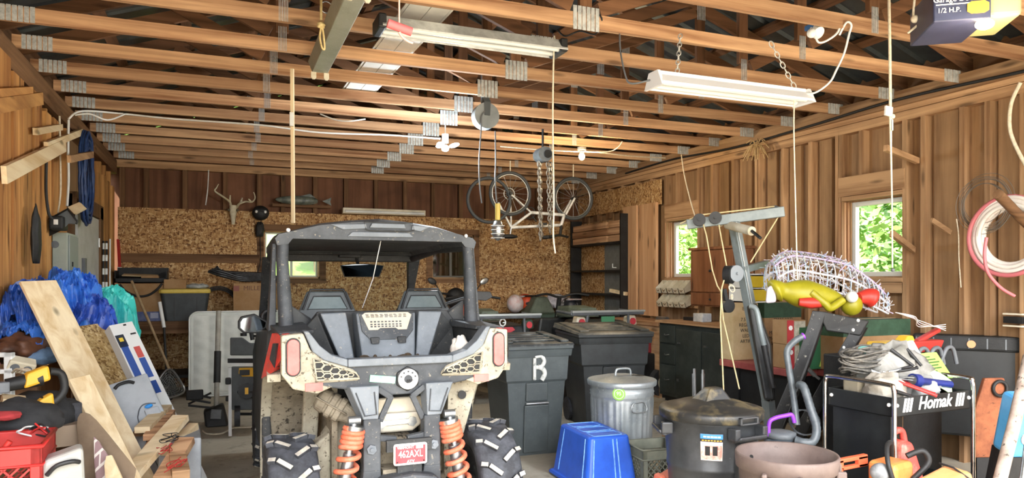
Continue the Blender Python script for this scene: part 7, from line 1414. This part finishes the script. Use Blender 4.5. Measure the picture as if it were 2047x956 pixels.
# rope with tag
t=thing('hoist_line','white line with a white tag hanging in front of the nearer right window','line',cam(1778,230,4.55)); 
m=MB(); m.tube([cam(1777,-5,4.55),cam(1779,100,4.55),cam(1780,235,4.55),cam(1781,300,4.55),cam(1783,400,4.55),cam(1784,535,4.55)],[.009,.009,.009,.006,.005,.005],8); m.build('line',ROPEW,t,world=True)
MB().box((-.02,-.01,.02),(.06,.012,.06),(0,.1,0)).build('tag',WHITE,t); MB().cyl((.012,-.01,-.03),(.012,-.01,-.10),.008).build('snap_hook',STEEL,t); MB().sph((.015,-.01,-.01),.016,10,8).build('knot',ROPEW,t); m=MB(); m.sph(cam(1785,540,4.55),.012,10,8); m.build('bead',GREYP,t,world=True)
# cord reel and work light
p=cam(970,233,6.4); RL_=pm('reel_grey','8f979b',.5,col2='7e868a',sc=5); t=thing('cord_reel','round grey cord reel hung under the beams','cord reel',p); MB().cyl((0,.05,0),(0,-.05,0),.115,n=36).build('reel_drum',RL_,t,bev=.01); MB().hull([(-.03,-.06,.12),(.03,-.06,.12),(.025,-.06,.0),(-.025,-.06,.0)],[(-.03,-.05,.14),(.03,-.05,.14),(.025,-.05,.0),(-.025,-.05,.0)]).build('reel_bracket',pm('reel_dark','4c5358',.5),t); MB().bx(-.03,.03,-.03,.03,.11,.42).build('hanger',bpy.data.materials['reel_dark'],t); m=MB(); m.tube(bez([(-.03,-.07,.03),(-.06,-.07,-.02),(-.06,-.06,-.14),(-.075,-.05,-.40),(-.07,-.05,-.62),(-.05,-.05,-.78)],6),.006,6); m.build('cord',GREYP,t)
run('reel_cable','grey cord dropping from the reel to the caged work light','cord',[cam(990,262,6.35),cam(991,320,6.3),cam(990,360,6.25),cam(993,405,6.2)],.006,GREYP)
p=cam(995,440,6.15); t=thing('work_light','caged work light with a yellow handle hanging by its cord','work light',p); MB().cyl((0,0,.0),(0,0,.14),.022,n=14).build('handle',pm('handle_yellow','d8bd62',.5),t); MB().lathe([(.0,0),(.03,-.01),(.05,-.06),(.05,-.13),(.02,-.17),(0,-.18)],n=20).build('lamp_shade',STEEL,t); m=MB(); [m.torus((0,0,-.05-.035*k),.058,.003,n=20,m=5) for k in range(4)]; m.build('cage',WHITE,t)
# chain hoist
p=cam(1085,310,7.2); t=thing('chain_hoist','grey chain hoist with hanging loops of rusty chain','chain hoist',p); MB().cyl((0,.07,0),(0,-.07,0),.075,n=28).build('hoist_drum',pm('hoist_grey','7d8488',.45,.3,col2='62686c',sc=9),t,bev=.012); MB().cyl((.02,-.07,0),(.02,-.09,0),.04,n=18).build('hub',DBLACK,t); MB().tube([(0,0,.08),(0,0,.26)],.012,8).build('hook_shank',DBLACK,t); MB().torus((.07,0,.06),.02,.005,Euler((1.57,0,0)).to_matrix(),14,6).build('shackle',STEEL,t)
CHN=pm('chain_steel','8d8578',.5,.5,col2='6b5f50',sc=20)
for x,z,y in((-.045,-.86,0),(-.02,-.82,.03),(.045,-.66,-.02),(.07,-.78,.02),(.085,-.70,.0)):
    m=MB(); chain(m,(x,y,-.07),(x*1.0+.02,y,z),.055,.006,.016); m.build('chain',CHN,t)
# lamp clusters
p=cam(890,290,6.6); t=thing('led_lamp','bright three-lobed white lamp glowing under the beams','lamp',p); LED=pm('led_glow','eaf6ff',.4,emit=30); MB().cyl((0,0,.02),(0,0,.10),.03,n=14).build('socket',WHITE,t); MB().sph((0,0,-.03),(.035,.035,.03),14,10).build('lamp_core',LED,t)
for a in(-.3,2.0,4.0): MB().sph((.085*cos(a),.05*sin(a),.0),(.05,.03,.018),14,8,Euler((0,-.3*cos(a),a)).to_matrix()).build('lamp_wing',LED,t)
MB().cyl((0,0,.1),(0,0,.28),.006).build('cord',WHITE,t); light('led_lamp_light','POINT',p+V((0,-.02,-.12)),LED_W,(.86,.94,1),.07)
p=cam(1163,313,8.0); t=thing('light_bulb','bare warm light bulb glowing under the beams near the back wall','light bulb',p); MB().sph((0,0,0),(.034,.034,.042),16,12).build('bulb',BULB,t); MB().cyl((0,0,.03),(0,0,.075),.022,n=14).build('lamp_socket',CREAM,t); MB().cyl((0,0,.07),(0,0,.10),.05,n=18).build('ceiling_rose',CREAM,t); light('bulb_light','POINT',p+V((0,-.0,-.09)),BULB_W,(1,.78,.48),.04)
run('wire_run','pale wire looping along the far beams right of the light bulb','wire',[cam(1000,293,7.6),cam(1060,298,7.7),cam(1130,302,7.9),cam(1200,305,8.2),cam(1260,312,8.6),cam(1330,316,9.0)],.007,ROPEW)
run('wire_run','pale wire curling up beside the light bulb','wire',[cam(1160,302,7.9),cam(1215,303,8.1),cam(1235,295,8.1),cam(1244,283,8.1)],.006,ROPEW)
run('wire_run','long white wire sagging along the beams on the left','wire',[cam(137,238,5.6),cam(165,222,5.7),cam(250,228,6.0),cam(350,238,6.1),cam(520,250,6.2),cam(640,265,6.4),cam(780,270,6.6),cam(880,277,6.6)],.008,WHITE)
run('wire_run','short white wire loop near the left wall top','wire',[cam(150,230,5.6),cam(180,228,5.65),cam(215,240,5.75),cam(250,228,6.0)],.007,WHITE)
run('wire_run','white wire sagging between two beams in the middle','wire',[cam(640,228,6.2),cam(672,240,6.2),cam(700,242,6.2),cam(730,238,6.3)],.006,WHITE)
# wooden pole hanging above the vehicle
a,b=cam(584,138,5.45),cam(586,446,5.45); t=thing('hanging_pole','thin pale wooden pole hanging from a beam behind the vehicle roof','pole',a); MB().bar(b,a,.024,.024).build('pole',W['freshZ'],t,world=True); MB().bar(cam(583,225,5.4),cam(583,252,5.4),.03,.02).build('white_wrap',WHITE,t,world=True)
# bicycle hung upside down
BKW=pm('bike_white','dcdcda',.35,col2='a9aaa9',sc=8); BT=pm('bike_tyre','3c3f42',.7)
t=thing('bicycle','white and black mountain bicycle hanging upside down at the back','bicycle',(0,0,0)); zb_=9.55
Bp=lambda x,y,z=zb_: cam(x,y,z)
rw,fw=Bp(1020,387,9.45),Bp(1146,397,9.75); t.location=(rw.x,rw.y,0)
def BK(n,fn,mat,par=None,**k): m=MB(); fn(m); return m.build(n,mat,par or t,world=True,**k)
du=(fw-rw); du.z=0; du.normalize(); nrm=du.cross(V((0,0,1)))
RW=Matrix((du,V((0,0,1)),nrm)).transposed()
WRAD=.275
for c in(rw,fw):
    w_=BK('bike_wheel',lambda m:m.torus(c,WRAD,.022,RW,36,8),BT); BK('rim',lambda m:m.torus(c,WRAD-.025,.008,RW,36,6),STEEL,w_)
    BK('spoke',lambda m:[m.tube([c,c+RW@V((WRAD*.92*cos(a),WRAD*.92*sin(a),0))],.0022,4) for a in [2*pi*k/16 for k in range(16)]],STEEL,w_); BK('hub',lambda m:m.cyl(c-nrm*.05,c+nrm*.05,.022),DBLACK,w_)
BK('brake_disc',lambda m:m.torus(rw-nrm*.04,.075,.006,RW,24,6),STEEL); BK('rear_cog',lambda m:m.cyl(rw-nrm*.03,rw-nrm*.045,.045,n=20),DBLACK)
bbp=Bp(1062,425,9.55); st=Bp(1022,455,9.5); hd=Bp(1122,450,9.7); ht=Bp(1128,430,9.7)
for a,b,r in((rw,bbp,.012),(bbp,st,.018),(st,hd,.02),(bbp,ht,.022),(st,rw,.011),(Bp(996,405,9.45),st,.014),(hd,ht,.022)): BK('frame_tube',lambda m:m.cyl(a,b,r,n=10),BKW)
for s in(-1,1): BK('fork_leg',lambda m:m.cyl(ht+nrm*.05*s,fw+nrm*.05*s,.014),BKW)
BK('chainring',lambda m:m.torus(bbp-nrm*.05,.075,.008,RW,24,6),DBLACK); BK('crank',lambda m:m.bar(bbp-nrm*.06,bbp-nrm*.06+RW@V((.1,-.12,0)),.02,.012),DBLACK); BK('saddle',lambda m:m.sph(Bp(1017,473,9.5),(.13,.07,.03),16,10),DBLACK); BK('seat_post',lambda m:m.cyl(st,Bp(1020,468,9.5),.014),STEEL); BK('handlebar',lambda m:m.tube([Bp(1098,474,9.5)-nrm*.3*0,Bp(1118,470,9.6),Bp(1135,474,9.75)],.016,8),DBLACK); BK('stem',lambda m:m.cyl(hd,Bp(1120,470,9.65),.018),DBLACK); BK('grip',lambda m:m.cyl(Bp(1085,475,9.5),Bp(1108,473,9.55),.024),DBLACK); BK('pedal',lambda m:m.box(Bp(1085,448,9.5),(.1,.06,.03)),DBLACK)
BK('third_wheel',lambda m:(m.torus(Bp(995,398,9.4)+V((-.12,.0,-.02)),WRAD*1.05,.022,RW,36,8)),BT)
BK('hanging_strap',lambda m:(m.tube([rw+V((0,0,WRAD)),V((rw.x,rw.y,3.05))],.008,6),m.tube([fw+V((0,0,WRAD)),V((fw.x,fw.y,3.05))],.008,6)),ROPEW)
# back wall items
p=onY(466,425,10.84); BONE=pm('bone','d9d2ba',.6,col2='b9ad8c',sc=12); t=thing('deer_skull','pale deer skull with antlers mounted on the back wall','antlers',p)
MB().loft([[(x*.075,y-.02,.10) for x,y in((-1,0),(0,-.05),(1,0),(0,.04))],[(x*.085,y-.03,.02) for x,y in((-1,0),(0,-.06),(1,0),(0,.04))],[(x*.05,y-.03,-.07) for x,y in((-1,0),(0,-.06),(1,0),(0,.03))],[(x*.035,y-.02,-.17) for x,y in((-1,0),(0,-.04),(1,0),(0,.02))]],sm=True).build('skull',BONE,t,sub=1)
for s in(-1,1): MB().sph((s*.055,-.05,.03),(.022,.015,.02),10,8).build('eye_socket',pm('socket_dark','5c5340',.8) if s<0 else bpy.data.materials['socket_dark'],t)
def ant(pts): 
    n=len(bez(pts,5)); m=MB(); m.tube(bez(pts,5),[.018-.012*k/n for k in range(n)],8); return m
q=lambda x,y,d=-.08: onY(x,y,10.84)-p+V((0,d,0))
for pts in([q(461,412,0),q(459,405),q(447,396,-.12),q(430,385,-.16),q(433,378,-.16),q(437,371,-.17)],[q(459,405),q(460,392,-.1)],[q(474,414,0),q(478,409),q(490,405,-.12),q(503,406,-.16),q(509,398,-.16),q(506,387,-.17)],[q(480,408),q(484,397,-.1)],[q(501,406,-.14),q(496,400,-.16)]): ant(pts).build('antler',BONE,t)
p=onY(521,426,10.80); t=thing('round_spotlight','round black lamp with two white spots on the back wall beside the antlers','lamp',p); MB().sph((0,0,0),(.115,.07,.105),24,16).build('lamp_housing',DBLACK,t); MB().hull([(-.08,-.062,.045),(.08,-.062,.045),(.085,-.06,.0),(.05,-.075,-.01),(0,-.08,.02),(-.05,-.075,-.01),(-.085,-.06,0)],[(-.08,-.05,.045),(.08,-.05,.045),(.085,-.05,.0),(.05,-.05,-.01),(0,-.05,.02),(-.05,-.05,-.01),(-.085,-.05,0)]).build('lens',BLACK,t,bev=.004)
for s in(-1,1): MB().sph((s*.06,-.07,.012),(.02,.012,.02),10,8).build('white_spot',WHITE,t)  # two small white spheres on the front of the black housing
o=blob('dark_hood','black hood hanging under the round lamp beside the window','hood',DBLACK,tuple(onY(519,460,10.82)),(.06,.04,.12),.12,3)
run('lamp_wire','thin dark wire hanging from the round lamp','wire',[onY(522,440,10.85),onY(520,470,10.85),onY(521,520,10.85),onY(515,545,10.85)],.005,DBLACK)
p=onY(602,401,10.8); t=thing('mounted_fish','long dark mounted fish on the back wall above the vehicle','mounted fish',p); FISH=pm('fish_green_grey','4a534c',.45,col2='7d8378',sc=10); MB().sph((0,0,0),(.36,.05,.065),28,14,fn=lambda v:1-.35*max(0,v.x)**2).build('fish_body',FISH,t); MB().hull([(.30,-.01,.0),(.43,-.01,.06),(.41,-.01,0),(.43,-.01,-.06)],[(.30,.01,.0),(.43,.01,.06),(.41,.01,0),(.43,.01,-.06)]).build('tail_fin',FISH,t); MB().hull([(-.05,-.01,.05),(.12,-.01,.10),(.2,-.01,.05)],[(-.05,.01,.05),(.12,.01,.10),(.2,.01,.05)]).build('dorsal_fin',FISH,t)
o=MB().bx(-.40,.42,-.02,.02,-.02,.02).build('mount_board',W['darkX'],None,loc=tuple(onY(602,412,10.85))); tag(o,'dark narrow board below the mounted fish','board')
a,b=onY(685,423,10.72),onY(850,424,10.72); t=thing('wall_tube_light','long white unlit tube light on the back wall above the vehicle','tube light',(a+b)/2); L=(b-a).length; MB().bx(-L/2,L/2,-.03,.09,-.045,.04).build('housing',CREAM,t,bev=.008); MB().cyl((-L/2+.03,-.045,-.015),(L/2-.03,-.045,-.015),.02,n=12).build('lamp_tube',WHITE,t)
run('thin_white_rod','thin white wire hanging on the back wall left of the antlers','wire',[onY(417,340,10.84),onY(415,380,10.84),onY(411,410,10.84)],.008,WHITE)
# straw bunch, pegs, hose coil on the right wall
p=cam(1513,290,7.9); m=MB()
for k in range(46):
    d=V((rnd.uniform(-.10,.06),rnd.uniform(-.16,.16),rnd.uniform(-.17,.03))); m.tube([(0,0,0),d*.55+V((0,0,.05)),d],.005,4)
o=m.build('straw_bunch',pm('straw','d5b98a',.9,col2='b2925f',sc=20),None,loc=p); tag(o,'bunch of dry straw tucked on the ledge at the top of the right wall','straw')
def peg(lab,x0,y0,x1,y1,off,w_=.035,h_=.05):
    b=onX(x1,y1,XR-.012); zb2=b.x*sT+b.y*cT; a=cam(x0,y0,zb2-off); o=MB().bar(a,b,w_,h_).build('wooden_peg',W['studX'],None); tag(o,lab,'peg')
peg('wooden peg sticking out of the right wall above the nearer window',1770,296,1834,322,.32)
peg('wooden peg sticking out beside the nearer right window',1783,467,1826,500,.28)
peg('thin wooden peg right of the nearer window',1862,440,1900,465,.05,.02,.04)
a=cam(1995,388,4.85); b=onX(2075,470,XR-.02); tag(MB().cyl(a,a+(b-a)*.8,.034,n=12).build('branch_peg',W['darkX'],None),'thick bark peg through the white hose coil','peg')
p=cam(2022,472,5.22); t=thing('hose_coil','big coil of white and pinkish hose on the right wall','hose',p); HWM=pm('white_hose','e2dcd6',.5,col2='cfb4b2',sc=9,lo=.55,hi=.75); HPM=pm('pink_hose','c06a70',.5); Rm=Euler((0,pi/2,0)).to_matrix()
for k in range(12): MB().torus((-.012*(k%4),0,0),.205+.0075*k,.016,Rm@Euler((.05*sin(k*2.1),.05*cos(k*1.7),0)).to_matrix(),40,7).build('hose_turn',HWM if k%6!=5 else HPM,t)
m=MB(); m.tube(bez([cam(1972,475,4.95),cam(1968,510,4.95),cam(1975,545,4.95),cam(2000,575,4.95),cam(2028,592,4.95)],6),.011,8); m.build('hose_end',HPM,t,world=True)
p=cam(1968,410,5.4); m=MB()
for k in range(9): m.torus((rnd.uniform(-.02,.02),0,rnd.uniform(-.02,.02)),.15+.009*k,.0026,Euler((0,pi/2+.06*rnd.uniform(-1,1),.06*rnd.uniform(-1,1))).to_matrix(),32,4)
tag(m.build('wire_coil',pm('dull_wire','83796e',.5,.5),None,loc=p),'coil of thin dull wire behind the white hose','wire')
run('wall_hose','white hose hanging down the right wall at the right edge','hose',[onX(2040,165,XR-.06),onX(2022,205,XR-.06),onX(2018,250,XR-.06),onX(2027,285,XR-.06),onX(2050,330,XR-.06)],.014,ROPEW)
run('wall_string','doubled white string hanging on a nail right of the window','string',[onX(1912,438,XR-.03),onX(1916,470,XR-.03),onX(1917,520,XR-.03),onX(1921,575,XR-.03)],.005,ROPEW)
run('dark_cable','black cable stapled along the ledge of the right wall','cable',[V((XR-.068,y,3.05+.03*sin(y*1.7))) for y in(2.8,3.6,4.6,5.6,6.8,8.0,9.2)],.013,DBLACK)
run('dangling_wire','white wire looping down in front of the farther window','wire',[cam(1362,310,8.2),cam(1368,350,8.0),cam(1380,400,7.6),cam(1392,440,7.0)],.007,ROPEW)
p=onX(2030,640,XR-.03); t=thing('switch_box','dark wall box with pale strips at the right edge of the wall','box',(XR-.02,p.y,p.z)); MB().box((-.02,0,.0),(.05,.14,.05)).build('box_body',DBLACK,t); MB().box((-.025,0,.045),(.05,.14,.012)).build('pale_strip',CREAM,t); MB().box((-.025,0,-.045),(.05,.14,.012)).build('pale_strip',CREAM,t)
m=MB(); c=cam(1790,625,5.0)
for k in range(4): m.tube(bez([c,c+V((.12,-.02*k,-.03)),c+V((.30,.02*k,-.08-.01*k)),c+V((.50,.0,-.14+.015*k))],5),.003,4)
tag(m.build('white_wires',WW,None),'thin white wires trailing right from the wire decoration','wire')
